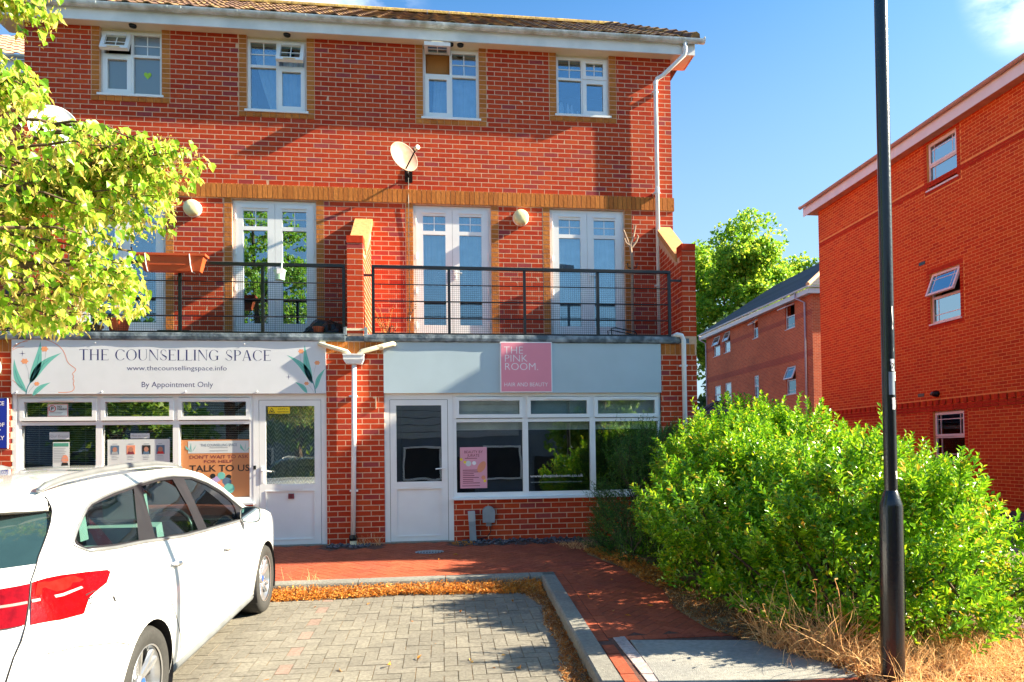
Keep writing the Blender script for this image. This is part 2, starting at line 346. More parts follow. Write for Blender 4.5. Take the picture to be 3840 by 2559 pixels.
def herring(poly, ang, ox, oy, L_=.2, W_=.1, margin=0.):
    """herringbone pattern of 2:1 blocks covering a polygon"""
    xs = [p[0] for p in poly]; ys = [p[1] for p in poly]; cx, cy = (min(xs)+max(xs))/2, (min(ys)+max(ys))/2
    r = math.hypot(max(xs)-min(xs), max(ys)-min(ys))/2+.4; n = int(r/W_)+3; out = []; ca, sa = math.cos(ang), math.sin(ang)
    for i in range(-n, n):
        for j in range(-n, n):
            k = (i-j) % 4
            if k == 0: lx, ly, a = (i+1)*W_, (j+.5)*W_, 0.
            elif k == 3: lx, ly, a = (i+.5)*W_, (j+1)*W_, PI/2
            else: continue
            x, y = cx+ox+lx*ca-ly*sa, cy+oy+lx*sa+ly*ca
            if inside(x, y, poly): out.append((x, y, a+ang))
    return out
bay = [(-3.9, -7.6), (1.02, -7.6), (1.0, -2.4), (-3.9, -2.4)]
H = herring(bay, 0, .03, .02)
pink = [h for h in H if abs(h[0]+1.17-.0*h[1]) < .055 and abs(h[2]-PI/2) < .1]
grey = [h for h in H if h not in pink]
lay(car_park, 'paver', m_paver, grey, .2, .1, pz, 0.)
lay(car_park, 'paver', m_paverpink, pink, .2, .1, pz, 0., stuff='pink_pavers')
bed = [(-5.6, -2.22), (1.18, -2.22), (1.31, -2.1), (1.31, -4.46), (2.62, -4.62), (2.62, -.42), (.1, -.42), (.1, -.02), (-.8, -.02), (-.8, -.36), (-1.62, -.36), (-1.62, -.02), (-5.6, -.02)]
lay(pavement, 'paver', m_paverred, herring(bed, R(45), .01, .02), .2, .1, gz, -.0025, stuff='pavers', rj=.001)
edge = [(1.235+.02*(y+2.3)+dx, y, PI/2) for dx in (0., .102) for y in np.arange(-4.5+dx*.6, -2.12, .2)]
edge += [(1.255+.02*(y+2.3)+.0, y, PI/2) for y in np.arange(-7.6, -4.6, .2)]
edge += [(x, -4.56+.0, 0.) for x in np.arange(1.42, 2.4, .2)]
edge += [(x, -5.62-.1*k, 0.) for k in range(18) for x in np.arange(1.36+.1*(k % 2), 2.7, .2)]
lay(pavement, 'edging_paver', m_paverred, edge, .2, .1, gz, .001, stuff='edging_pavers')
lay(right_path, 'paver', m_paverpink, herring([(4.2, -5.3), (5.0, -6.6), (7.2, -6.0), (7.2, -1.0), (6.7, -2.0), (5.7, -3.5), (4.95, -4.3)], 0, 0, 0), .2, .1, gz, .02, stuff='pavers')
# concrete pad with its worn strip
def slab_z(y): return gz(y)
b = MB(); sl = [(1.40, -4.63), (2.75, -4.84), (2.75, -5.58), (1.36, -5.53)]
b.add([(x, y, gz(y)+z) for z in (-.08, .006) for x, y in sl], [(0, 3, 2, 1), (4, 5, 6, 7), (0, 1, 5, 4), (1, 2, 6, 5), (2, 3, 7, 6), (3, 0, 4, 7)])
struct(b.build('concrete_pad', m_slab))
m_sett = M('worn_granite_sett', (.36, .29, .28), .9, 40, .25, .4, 120, isl=.12)
lay(pavement, 'sett', m_sett, [(1.335, y, PI/2) for y in np.arange(-5.42, -4.6, .2)], .2, .1, gz, .003)
# kerbstones
kerb = thing('kerb', 'concrete kerb turning the corner between grey parking bay and red pavement', 'kerb', (0, -2.3, 0)); kerb['kind'] = 'structure'; del kerb['category']
def stone(p, q, wd, zf, h0=-.16, h1=.012):
    p, q = Vector((*p, 0)), Vector((*q, 0)); d = (q-p).normalized(); n = Vector((-d.y, d.x, 0)); p = p+d*.004; q = q-d*.004
    prof = [(0, h0), (0, h1), (wd-.02, h1), (wd-.004, h1-.012), (wd, h1-.03), (wd, h0)]
    vs = [(*(a+n*s).xy, zf((a+n*s).y)+h) for a in (p, q) for s, h in prof]; k = len(prof)
    MB().add(vs, [tuple(range(k)), tuple(range(k, 2*k))[::-1]]+[(i, k+i, k+(i+1) % k, (i+1) % k) for i in range(k)]).build('kerbstone', m_kerb, kerb)
xs = [-9.1, -8.19, -7.28, -6.37, -5.46, -4.55, -3.64, -2.73, -1.81, -.9, .01, .915, 1.19]
for a, c in zip(xs, xs[1:]): stone((c, -2.21), (a, -2.21), .15, gz)
ys = [-2.21, -3.12, -4.03, -4.94, -5.85, -6.76, -7.67, -8.6, -9.5, -10.4, -11.3]
for a, c in zip(ys, ys[1:]):
    stone((1.19+.019*(c+2.2), c), (1.19+.019*(a+2.2), a), .15, gz)

# =================================================================== MAIN BUILDING
B = 1.165
building = thing('terrace_building', 'three-storey red brick terrace with two ground-floor shops and balconies above', 'building', (-1, 4, 0))
XL, XR_ = -6.09, 3.785
wins = [(-5.047, -4.171, 6.68), (-2.935, -2.048, 6.535), (-.262, .619, 6.545), (1.874, 2.743, 6.69)]
doors = [(-5.36, -4.12), (-3.158, -1.918), (-.435, .786), (1.737, 2.966)]
DZ0, DZ1 = 3.04, 5.15
SZ = 7.69                      # soffit level
holes_core = [(a, c, z, SZ) for a, c, z in wins]+[(a, c, DZ0, DZ1) for a, c in doors]
wall = MB()
for u0, u1, v0, v1 in wall_cells(XL, XR_, 2.6, SZ+.15, [(a, c, z, SZ+.2) for a, c, z in wins]+[(a, c, DZ0, DZ1) for a, c in doors]):
    wall.box(u0, u1, B+.0002, B+.3, v0, v1)
wall_o = wall.build('wall', m_mortar, building)
# side and back walls, floors
mb = MB(); mb.box(XL, XL+.3, B+.302, 8.6, -.2, SZ+.1); mb.box(XR_-.3, XR_-.0015, B+.302, 8.6, -.2, SZ+.1); mb.box(XL, XR_, 8.6, 8.9, -.2, SZ+.1)
mb.build('end_wall', m_mortar, building)
MB().box(XL, XR_-.0015, 8.902, 17, -.2, 5.0).build('added_rear_wing', m_mortar, building); MB().box(XL-.1, XR_+.1, 8.92, 17.1, 5.0, 5.12).build('added_wing_roof', m_lead, building)  # unseen wing and roof, added for the right-hand block's windows to mirror
# brick openings include the buff dressings
JW = .118
bh = [(a-JW, c+JW, z-.115, SZ+.1) for a, c, z in wins]+[(a-JW, c+JW, 2.8, 5.16) for a, c in doors]+[(XL-1, XR_+1, 5.16, 5.378)]
pieces(wall_o, 'brick', m_brick, bond(XL, XR_, 2.9, SZ, bh, v_ref=5.378-75*.075, u_ref=-.03), front(B), stuff='brickwork')
pieces(building, 'brick', m_brick, bond(B+.01, 17, 0, SZ-.05, [(8.9, 18, 5.0, 9)], v_ref=5.378-75*.075, u_ref=B-.05), side(XR_, .03, 1), limit=0, stuff='end_wall_bricks')
# soldier band with its return
xs_ = np.arange(XL, XR_-.06, .0752)
pieces(building, 'soldier_brick', m_buff, [(x+.004, x+.0712, 5.163, 5.375) for x in xs_]+[(XR_-.075, XR_+.022, 5.163, 5.235), (XR_-.075, XR_+.022, 5.245, 5.375)], front(B-.018, .05), stuff='soldier_band')
pieces(building, 'soldier_brick', m_buff, [(B-.015+k*.075, B-.015+k*.075+.066, 5.163, 5.375) for k in range(1, 60)], side(XR_+.022, .05, 1), limit=0, stuff='soldier_band_return')
# buff dressings round windows and doors
for a, c, z in wins:
    r = bond(a-JW, a-.004, z-.02, SZ, v_ref=5.378, stack=True, L_=9, u_ref=a-JW)+bond(c+.004, c+JW, z-.02, SZ, v_ref=5.378, stack=True, L_=9, u_ref=c)
    pieces(building, 'buff_brick', m_buff, r, front(B-.002), limit=24, stuff='buff_jamb_bricks')
    n = round((c-a+2*JW)/.112); st = (c-a+2*JW)/n
    pieces(building, 'buff_brick', m_buff, [(a-JW+i*st+.004, a-JW+(i+1)*st-.004, z-.11, z-.038) for i in range(n)], front(B-.012, .05), limit=12, stuff='buff_sill_bricks')
for a, c in doors:
    r = bond(a-JW, a-.004, 2.9, 5.16, v_ref=5.16, stack=True, L_=9, u_ref=a-JW)+bond(c+.004, c+JW, 2.9, 5.16, v_ref=5.16, stack=True, L_=9, u_ref=c)
    pieces(building, 'buff_brick', m_buff, r, front(B-.002), limit=30, stuff='buff_jamb_bricks')
    r = bond(a, c, 2.9, DZ0-.01, v_ref=5.16); pieces(building, 'brick', m_brick, r, front(B-.002), limit=0, stuff='threshold_bricks')

# ---------------- windows
def frame_rect(b, x0, x1, z0, z1, w_, y0, y1):
    b.box(x0, x1, y0, y1, z0, z0+w_); b.box(x0, x1, y0, y1, z1-w_, z1); b.box(x0, x0+w_, y0, y1, z0+w_, z1-w_); b.box(x1-w_, x1, y0, y1, z0+w_, z1-w_)
def pane(parent, x0, x1, z0, z1, y, m=None, xf=None, name='pane'):
    b = MB().box(x0, x1, y, y+.006, z0, z1)
    if xf: b.xf(xf)
    return b.build(name, m or m_glass_up, parent)
def cross(parent, x0, x1, z0, z1, y, t=.014, xf=None):
    b = MB(); xm, zm = (x0+x1)/2, (z0+z1)/2
    b.box(xm-t/2, xm+t/2, y-.004, y+.012, z0, z1); b.box(x0, x1, y-.0045, y+.0125, zm-t/2, zm+t/2)
    if xf: b.xf(xf)
    return b.build('glazing_bar', m_white, parent)
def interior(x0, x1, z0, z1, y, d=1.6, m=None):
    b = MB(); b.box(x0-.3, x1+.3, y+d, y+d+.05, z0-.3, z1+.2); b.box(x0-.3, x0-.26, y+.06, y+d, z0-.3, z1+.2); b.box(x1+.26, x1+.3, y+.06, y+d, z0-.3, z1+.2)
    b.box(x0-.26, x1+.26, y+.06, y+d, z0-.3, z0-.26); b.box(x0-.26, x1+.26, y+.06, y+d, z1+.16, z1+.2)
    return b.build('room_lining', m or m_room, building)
m_frost = glass_mat('frosted_glass', (.55, .62, .5), .22, .35)
def window(x0, x1, z0, side_l, ang, frost=False):
    z1 = SZ-.035; y = B+.05; g = m_frost if frost else m_glass_up
    fr = MB(); frame_rect(fr, x0, x1, z0, z1, .042, y, y+.06); xm = (x0+x1)/2; zt = z1-.37*(z1-z0)
    fr.box(xm-.02, xm+.02, y+.001, y+.061, z0+.042, z1-.042); fr.box(x0+.042, xm-.02, y+.0005, y+.0605, zt-.02, zt+.02); fr.box(xm+.02, x1-.042, y+.0005, y+.0605, zt-.02, zt+.02)
    win = fr.build('window', m_white, building)
    s = MB().box(x0-.03, x1+.03, B-.03, y+.02, z0-.035, z0-.001); s.build('sill', m_white, win)
    hd = MB().box(x0-.002, x1+.002, y+.01, y+.05, z1, SZ+.01); hd.build('head_board', m_soffit, win)
    sx = (x0+.042, xm-.02) if side_l else (xm+.02, x1-.042); ox = (xm+.02, x1-.042) if side_l else (x0+.042, xm-.02)
    # fixed side
    pane(win, ox[0], ox[1], z0+.042, zt-.02, y+.03, g); pane(win, ox[0], ox[1], zt+.02, z1-.042, y+.03, g); cross(win, ox[0], ox[1], zt+.02, z1-.042, y+.03)
    # side-hung sash below
    sb = MB(); frame_rect(sb, sx[0]-.012, sx[1]+.012, z0+.03, zt-.008, .062, y-.014, y+.04); sash = sb.build('casement', m_white, win)
    pane(win, sx[0]+.05, sx[1]-.05, z0+.092, zt-.07, y+.02, g)
    # top-hung light, open by ang degrees
    xa, xb, za, zb = sx[0]-.012, sx[1]+.012, zt+.008, z1-.03
    X = Matrix.Translation((0, y-.01, zb)) @ Matrix.Rotation(R(-ang), 4, 'X') @ Matrix.Translation((0, -(y-.01), -zb))
    tb = MB(); frame_rect(tb, xa, xb, za, zb, .055, y-.014, y+.04); tb.xf(X); top = tb.build('top_light', m_white, win)
    pane(win, xa+.055, xb-.055, za+.055, zb-.055, y+.02, None if not frost else g, X); cross(win, xa+.055, xb-.055, za+.055, zb-.055, y+.02, xf=X)
    if ang > 2:
        st = MB().box((xa+xb)/2-.09, (xa+xb)/2+.09, y-.03, y-.016, za+.006, za+.02); st.xf(X); st.build('stay', m_cream, win)
    tv = MB().box(xa+.06, xb-.06, y-.03, y-.014, zb-.022, zb-.006); tv.xf(X); tv.build('trickle_vent', m_white, win)
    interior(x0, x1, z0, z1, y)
    return y
window(*wins[0], True, 24, True); window(*wins[1], False, 24); window(*wins[2], True, 80); window(*wins[3], False, 0)

def balcony_door(x0, x1):
    y = B+.05; z0, z1 = DZ0, DZ1-.006; xm = (x0+x1)/2
    fb = MB(); fb.box(x0, x0+.045, y, y+.07, z0, z1); fb.box(x1-.045, x1, y, y+.07, z0, z1); fb.box(x0+.045, x1-.045, y, y+.07, z1-.045, z1); fb.box(x0+.045, x1-.045, y-.02, y+.07, z0, z0+.03)
    d = fb.build('balcony_door', m_white, building)
    for a, c in ((x0+.043, xm-.002), (xm+.002, x1-.043)):
        lb = MB(); yl = y-.012; w_ = .108
        lb.box(a, a+w_, yl, yl+.05, z0+.035, z1-.05); lb.box(c-w_, c, yl, yl+.05, z0+.035, z1-.05)
        lb.box(a+w_, c-w_, yl, yl+.05, z0+.035, 3.25); lb.box(a+w_, c-w_, yl, yl+.05, 4.685, 4.745); lb.box(a+w_, c-w_, yl, yl+.05, 4.985, z1-.05)
        leaf = lb.build('door_leaf', m_white, d)
        pane(d, a+w_, c-w_, 3.25, 4.685, yl+.02); pane(d, a+w_, c-w_, 4.745, 4.985, yl+.02); cross(d, a+w_, c-w_, 4.745, 4.985, yl+.02)
        MB().box(a+.1, c-.1, yl-.016, yl, 5.025, 5.05).build('trickle_vent', m_white, d)
    for xx in (x0+.043, x1-.043):
        hb = MB()
        for zz in (3.2, 3.75, 4.3, 4.85): hb.tube([(xx, y-.02, zz), (xx, y-.02, zz+.09)], .009, 6)
        hb.build('hinge', m_white, d)
    hb = MB(); hb.box(xm+.02, xm+.05, y-.026, y-.012, 3.98, 4.16); hb.box(xm-.01+.04, xm+.15, y-.05, y-.035, 4.07, 4.085); hb.build('handle', m_white, d)
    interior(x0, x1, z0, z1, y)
for a, c in doors: balcony_door(a, c)

# ---------------- eaves and roof
EO = .18; YF = B-EO
b = MB(); b.box(XL-.35, XR_+.33, YF+.02, B+.31, SZ, SZ+.02); b.build('soffit', m_soffit, building)
b = MB(); b.box(XL-.38, XR_+.36, YF-.005, YF+.02, SZ-.015, SZ+.19); b.build('fascia_board', m_fascia, building)
b = MB(); b.prism([(B+.3, SZ), (YF+.021, SZ-.01), (YF+.021, SZ+.19), (B+.3, SZ+.4)], 0, XR_+.331, XR_+.355); b.build('barge_end', m_stone, building)
b = MB(); b.prism([(B+.3, SZ), (YF+.021, SZ-.01), (YF+.021, SZ+.19), (B+.3, SZ+.4)], 0, XL-.375, XL-.351); b.build('barge_end', m_fascia, building)
GY, GZ_ = YF-.062, SZ+.205
def half_round(b, x0, x1, y, z, r=.058, t=.004, ax=0, n=10):
    pts = [(y+r*math.cos(PI+PI*i/n), z+r*1.05*math.sin(PI+PI*i/n)) for i in range(n+1)]+[(y+(r-t)*math.cos(2*PI-PI*i/n), z+(r-t)*math.sin(2*PI-PI*i/n)) for i in range(n+1)]
    b.prism(pts, ax, x0, x1)
b = MB(); half_round(b, XL-.4, XR_+.5, GY, GZ_); gut = b.build('gutter', m_gutter, building)
b = MB()
for x in (XL-.4, XR_+.497): b.lathe([(.0, 0), (.058, 0), (.058, .006), (0, .006)], (x, GY, GZ_), (1, 0, 0), 20)
b.build('gutter_end', m_gutter, building)
for x in np.arange(XL+.1, XR_+.45, .99):
    b = MB(); half_round(b, x, x+.03, GY, GZ_-.002, .0625, .004); b.build('gutter_bracket', m_gutter, building)
for x in (-3.9, -.05, 3.75):
    b = MB(); half_round(b, x, x+.11, GY, GZ_-.001, .0645, .005); b.build('gutter_union', m_gutter, building)
PR = math.tan(R(33.5)); RY0, RZ0 = GY+.02, GZ_+.035; RYR = 4.55; RZR = RZ0+(RYR-RY0)*PR
RXL, RXR = XL-.45, XR_+.36; HIP = .62
b = MB(); b.add([(RXL, RY0, RZ0-.03), (RXR, RY0, RZ0-.03), (RXR-HIP, RYR, RZR-.03), (RXL, RYR, RZR-.03), (RXL, 9.0, RZ0), (RXR, 9.0, RZ0)], [(0, 1, 2, 3), (3, 2, 5, 4), (1, 5, 2), (0, 3, 4)])
roof = b.build('roof', m_tile, building)
def tile_mesh():
    b = MB(); n = 12; L_ = .36
    def P(u, v):
        x = u*.3; r = max(0, math.sin(u*2*PI*1.0-PI/2))*.03; return (x, v*L_, r+.018*(1-v))
    b.grid(P, n, 2); b.add([(P(i/(n-1), 0)[0], 0, P(i/(n-1), 0)[2]-d) for d in (0, .016) for i in range(n)], [(i+n, i+1+n, i+1, i) for i in range(n-1)])
    return b.mesh('tile', m_tile)
tm = tile_mesh(); pa = math.atan(PR); cnt = 0; V = []; F = []
tv = np.array([v.co[:] for v in tm.vertices]); tf = np.array([p.vertices[:] for p in tm.polygons])
slope = math.hypot(RYR-RY0, RZR-RZ0)
for row in range(int(slope/.32)+1):
    for k in range(int((RXR-RXL)/.3)+1):
        x = RXL+k*.3; d = row*.32; xr = RXR-HIP*d/slope
        if x+.25 > xr: continue
        mt = Matrix.Translation((x, RY0+d*math.cos(pa), RZ0+d*math.sin(pa))) @ Matrix.Rotation(pa, 4, 'X')
        if row < 1 or (row == 1 and k % 2 == 0):
            o = link('tile', tm, building); o.matrix_basis = mt; o.matrix_parent_inverse = ROOTLOC[building.name]
        else:
            F.append(tf+len(V)*len(tv)); mm = np.array(mt); V.append(tv @ mm[:3, :3].T+mm[:3, 3])
o = link('roof_tiles', np_mesh('roof_tiles', np.concatenate(V), np.concatenate(F), m_tile), building, 'stuff')
x = RXL
while x < RXR-HIP-.1:
    b = MB(); pts = [(RYR+.13*math.cos(PI*i/8), RZR-.03+.11*math.sin(PI*i/8)) for i in range(9)]; b.prism(pts, 0, x+.004, x+.446); b.build('ridge_tile', m_lichen, building); x += .45
# hip tiles
p0 = Vector((RXR, RY0, RZ0)); p1 = Vector((RXR-HIP, RYR, RZR)); n = 11
for i in range(n):
    a = p0.lerp(p1, i/n); c = p0.lerp(p1, (i+1.05)/n); b = MB(); b.tube([a+Vector((0, 0, .02)), c+Vector((0, 0, .0))], [.085, .07], 8); b.build('hip_tile', m_tile, building)
# soffit vents
for x, w_ in ((-4.55, .05), (-2.32, .05), (.17, .045), (.33, .05)):
    b = MB(); b.lathe([(.0, -.004), (.042, -.004), (.05, -.02), (.055, 0)], (x, B-.075, SZ-.001), (0, 0, 1), 18); b.build('extractor_vent', m_black, building)

# ---------------- ground floor: piers, plinths, party walls
PIERS = [(-9.0, -5.585), (-1.59, -.812), (3.158, 3.71)]
core = MB()
for a, c in PIERS: core.box(a, c, .0002, B+.29, -.25, 2.8)
core.box(-5.53, -2.57, .0202, .2, -.25, .588); core.box(.14, 3.156, .0202, .2, -.25, .588)
core.box(-5.584, -1.591, .03, .3, 2.1, 2.8); core.box(-.811, 3.157, .03, .3, 2.1, 2.8)
core_o = core.build('ground_floor_wall', m_mortar, building)
rects = []
for a, c in PIERS: rects += bond(max(a, -6.6), c, 0, 2.625, v_ref=0, u_ref=a+.03)
pieces(core_o, 'brick', m_brick, rects, front(0), stuff='brickwork')
pieces(core_o, 'brick', m_brick, bond(.14, 3.156, 0, .585, v_ref=.585-8*.075, u_ref=.17)+bond(-5.53, -2.57, 0, .585, v_ref=.585-8*.075, u_ref=-5.5), front(.02), limit=90, stuff='plinth_bricks')
pieces(core_o, 'buff_brick', m_buff, [(x+.004, x+.071, 2.632, 2.785) for a, c in ((-6.6, -5.585), (-1.588, -.83), (3.16, 3.66)) for x in np.arange(a, c-.03, .0752)], front(-.004), stuff='soldier_bricks')
# balcony slab, parapet piers
b = MB(); b.box(-9, 3.6, .0, B, 2.8, 2.87); b.build('balcony_deck', m_lead, building)
for x0, x1 in ((-1.302, -1.086), (3.512, 3.715)):
    pc = MB(); prof = [(.0003, 2.75), (.0003, 4.165), (.2185, 4.165), (.2185, 4.06), (B, 4.78), (B, 2.75)]
    pc.prism(prof, 0, x0+.0004, x1-.0004); po = pc.build('parapet_pier', m_mortar, building)
    rf = bond(x0, x1, 2.9, 4.165, v_ref=4.165-17*.075, u_ref=x0+.0, L_=(x1-x0)*1.001)
    rf = [];
    for k in range(17):
        z = 2.9+k*.0744+.005
        rf += [(x0, x1, z, z+.065)] if k % 2 == 0 else [(x0, (x0+x1)/2-.005, z, z+.065), ((x0+x1)/2+.005, x1, z, z+.065)]
    pieces(po, 'brick', m_brick, rf, front(0), limit=26, stuff='pier_bricks')
    for sx, sg in ((x0, -1), (x1, 1)):
        rs = []
        for u0, u1, v0, v1 in bond(.004, B, 2.9, 4.75, v_ref=2.9, u_ref=.0):
            top = 4.165 if u1 < .22 else 4.04+(u0-.22)*.765
            if v1 < top+.03: rs.append((u0, u1, v0, v1))
        pieces(po, 'brick', m_brick, rs, side(sx, .03, sg), limit=40, stuff='pier_side_bricks')
    cb = MB().box(x0-.004, x1+.004, -.006, .225, 4.172, 4.272); cb.build('pier_cap', m_redband, building)
    rk = MB(); rk.prism([(.205, 4.055), (.205, 4.14), (.24, 4.19), (B-.001, 4.895), (B-.001, 4.795)], 0, x0-.025, x1+.025); rk.build('raked_coping', m_stone, building)
# dark lead coping with a rippled flashing along each balcony edge
def coping(x0, x1):
    b = MB(); n = int((x1-x0)/.035); pr = []
    for i in range(n+1):
        x = x0+(x1-x0)*i/n; wv = noise.noise(Vector((x*2.2, 3, 0)))*.006; lip = noise.noise(Vector((x*7, 9, 1)))*.010+abs(noise.noise(Vector((x*17, 2, 5))))*.012
        pr.append([(x, .2, 2.885), (x, -.028+wv, 2.893), (x, -.052+wv, 2.885), (x, -.056+wv, 2.84), (x, -.05+wv, 2.80), (x, -.03-lip*1.3, 2.785+lip*.6), (x, .02, 2.79)])
    vs = [p for r in pr for p in r]; k = 7
    b.add(vs, [(i*k+j, i*k+j+1, (i+1)*k+j+1, (i+1)*k+j) for i in range(n) for j in range(k-1)]+[tuple(range(k)), tuple(n*k+j for j in range(k))[::-1]])
    return b.build('lead_coping', m_lead, building, smooth=False)
for x0, x1 in ((-9, -5.62), (-5.615, -4.47), (-4.465, -3.1), (-3.096, -1.33), (-1.07, .55), (.553, 1.9), (1.903, 3.44)): coping(x0, x1)
for x in (-1.33, -1.05):
    MB().box(x-.02, x+.02, -.03, .02, 2.88, 2.99).build('lead_upstand', m_lead, building)
MB().box(-1.33, -1.05, -.012, .0, 2.945, 2.975).build('flashing_strip', m_cream, building)
# neighbour strip at the far left uses the same wall line

# =================================================================== SHOPFRONTS
def shopfront(name_label, xw0, xw1, bays, xd0, xd1, door_open_right):
    y = .03
    fb = MB(); fb.box(xw0, xw1, y, y+.07, .6, .67); fb.box(xw0, xw1, y, y+.07, 2.028, 2.072)
    fb.box(xw0, xw1, y+.0005, y+.0705, 1.664, 1.712)
    ed = [xw0]+[(bays[i][1]+bays[i+1][0])/2 for i in range(len(bays)-1)]+[xw1]
    gl = []
    for i, e in enumerate(ed):
        h = .028 if 0 < i < len(ed)-1 else .04
        a, c = (e, e+.045) if i == 0 else ((e-.045, e) if i == len(ed)-1 else (e-.04, e+.04))
        fb.box(a, c, y-.001, y+.069, .67, 2.028); gl.append((a, c))
    sf = fb.build('shop_window', m_white, building)
    MB().box(xw0-.02, xw1+.02, y-.075, y+.01, .572, .599).build('sill', m_white, sf)
    for i in range(len(bays)):
        a, c = gl[i][1], gl[i+1][0]
        pane(sf, a, c, .67, 1.664, y+.03, m_glass_shop)
        s = MB(); frame_rect(s, a-.012, c+.012, 1.722, 2.02, .052, y-.02, y+.04); s.build('top_light', m_white, sf)
        pane(sf, a+.04, c-.04, 1.774, 1.968, y+.015, m_glass_shop)
        MB().box((a+c)/2-.2, (a+c)/2+.2, y-.036, y-.02, 1.985, 2.01).build('trickle_vent', m_white, sf)
    # door
    db = MB(); db.box(xd0, xd0+.072, y-.004, y+.07, -.02, 2.072); db.box(xd1-.072, xd1, y-.004, y+.07, -.02, 2.072); db.box(xd0+.072, xd1-.072, y-.004, y+.07, 1.99, 2.072)
    d = db.build('shop_door', m_white, building)
    a, c = xd0+.078, xd1-.078; lb = MB(); yl = y-.002; w_ = .085
    lb.box(a, a+w_, yl, yl+.055, .012, 1.984); lb.box(c-w_, c, yl, yl+.055, .012, 1.984); lb.box(a+w_, c-w_, yl, yl+.055, 1.906, 1.984)
    lb.box(a+w_, c-w_, yl, yl+.055, .745, .838); lb.box(a+w_, c-w_, yl, yl+.055, .012, .08); lb.box(a+w_, c-w_, yl+.014, yl+.04, .08, .745)
    lb.build('door_leaf', m_white, d)
    MB().box(a+.004-.01, a-.0, yl+.02, yl+.05, .012, 1.984).build('door_gap', m_black, d)
    MB().box(c, c+.006, yl+.02, yl+.05, .012, 1.984).build('door_gap', m_black, d); MB().box(a, c, yl+.02, yl+.05, 1.984, 1.99).build('door_gap', m_black, d)
    frm = MB(); frame_rect(frm, a+w_-.006, c-w_+.006, .074, .751, .014, yl-.006, yl+.002); frm.build('panel_moulding', m_white, d)
    pane(d, a+w_, c-w_, .838, 1.906, yl+.02, m_glass_shop)
    lp = MB(); xm = (a+c)/2+.02; lp.box(xm-.15, xm+.15, yl-.008, yl, .757, .825); lp.build('letter_plate', m_white, d)
    hx = c-.04 if door_open_right else a+.04; sg = -1 if door_open_right else 1
    hb = MB(); hb.box(hx-.016, hx+.016, yl-.01, yl, .86, 1.08); hb.tube([(hx, yl-.008, 1.02), (hx, yl-.05, 1.02), (hx+sg*.03, yl-.055, 1.022), (hx+sg*.13, yl-.05, 1.01)], .009, 8); hb.build('handle', m_white, d)
    MB().lathe([(0, -.004), (.007, -.004), (.007, 0)], (hx, yl-.01, .93), (0, -1, 0), 10).build('keyhole', m_black, d)
    return sf, d
sfL, dL = shopfront('left', -5.53, -2.57, [(-5.5, -4.54), (-4.52, -3.565), (-3.56, -2.585)], -2.566, -1.594, False)
sfP, dP = shopfront('right', .14, 3.154, [(.183, 1.154), (1.172, 2.132), (2.15, 3.11)], -.812, .138, True)
MB().box(-5.584, -1.592, .004, .06, 2.072, 2.1).build('head_trim', m_soffit, building); MB().box(-.81, 3.156, .004, .06, 2.072, 2.1).build('head_trim', m_soffit, building)
MB().box(-5.582, -5.532, .012, .1, -.02, 2.072).build('corner_trim', m_white, building)
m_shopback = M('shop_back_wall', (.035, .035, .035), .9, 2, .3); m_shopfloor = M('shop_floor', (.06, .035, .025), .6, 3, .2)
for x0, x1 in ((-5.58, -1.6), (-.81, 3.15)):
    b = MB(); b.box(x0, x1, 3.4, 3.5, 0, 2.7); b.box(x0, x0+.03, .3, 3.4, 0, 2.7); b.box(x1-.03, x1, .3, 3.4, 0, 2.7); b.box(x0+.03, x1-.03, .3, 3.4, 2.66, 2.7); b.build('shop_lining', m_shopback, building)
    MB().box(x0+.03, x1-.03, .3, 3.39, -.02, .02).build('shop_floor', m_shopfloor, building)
MB().box(-2.566, -1.594, -.02, .09, -.03, .008).build('threshold', m_slab, building); MB().box(-.812, .138, -.02, .09, -.03, .008).build('threshold', m_slab, building)
MB().box(-2.57+.008, -2.53, .018, .028, 1.045, 1.095).build('bell_push', m_black, building)

# grey fascia panel of the right shop
t = MB().box(-.812, 3.16, -.024, .029, 2.074, 2.795).build('fascia_panel', m_greyboard)
tag(t, 'plain pale grey fascia panel above the right-hand shop window and door', 'shop fascia')
for x, z in ((-.005, 2.32),):
    MB().lathe([(0, -.006), (.012, -.004), (.012, 0)], (x, -.024, z), (0, -1, 0), 10).build('screw_cap', m_black, t)
# ---------------- printed colours
def P(name, c, rough=.5): return M(name, c, rough, 3, .03)
p_navy = P('navy_print', (.02, .02, .13)); p_teal = P('teal_print', (.16, .5, .43)); p_teal2 = P('deep_teal_print', (.05, .22, .27)); p_coral = P('coral_print', (.75, .28, .16)); p_orange = P('orange_print', (.8, .33, .16))
p_board = M('white_sign_board', (.7, .72, .77), .35, 2.5, .05, tint=(.62, .64, .68), tscale=2.5); p_pink = P('pink_sign_face', (.78, .27, .36), .35); p_white = P('white_print', (.85, .82, .85)); p_black = P('black_print', (.02, .02, .02))
p_red = P('red_print', (.55, .03, .03)); p_blue = P('blue_sign_face', (.012, .03, .33)); p_yellow = P('yellow_print', (.85, .62, .02)); p_paper = P('white_paper', (.62, .66, .66)); p_green = P('green_print', (.08, .3, .22)); p_grey = P('grey_print', (.35, .38, .4)); p_tan = P('orange_poster_paper', (.6, .25, .1)); p_pinkpaper = P('pink_poster_paper', (.72, .33, .42)); p_maroon = P('maroon_print', (.2, .03, .05)); p_photo = P('blue_grey_print', (.1, .17, .26)); p_lilac = P('lilac_print', (.45, .35, .6))

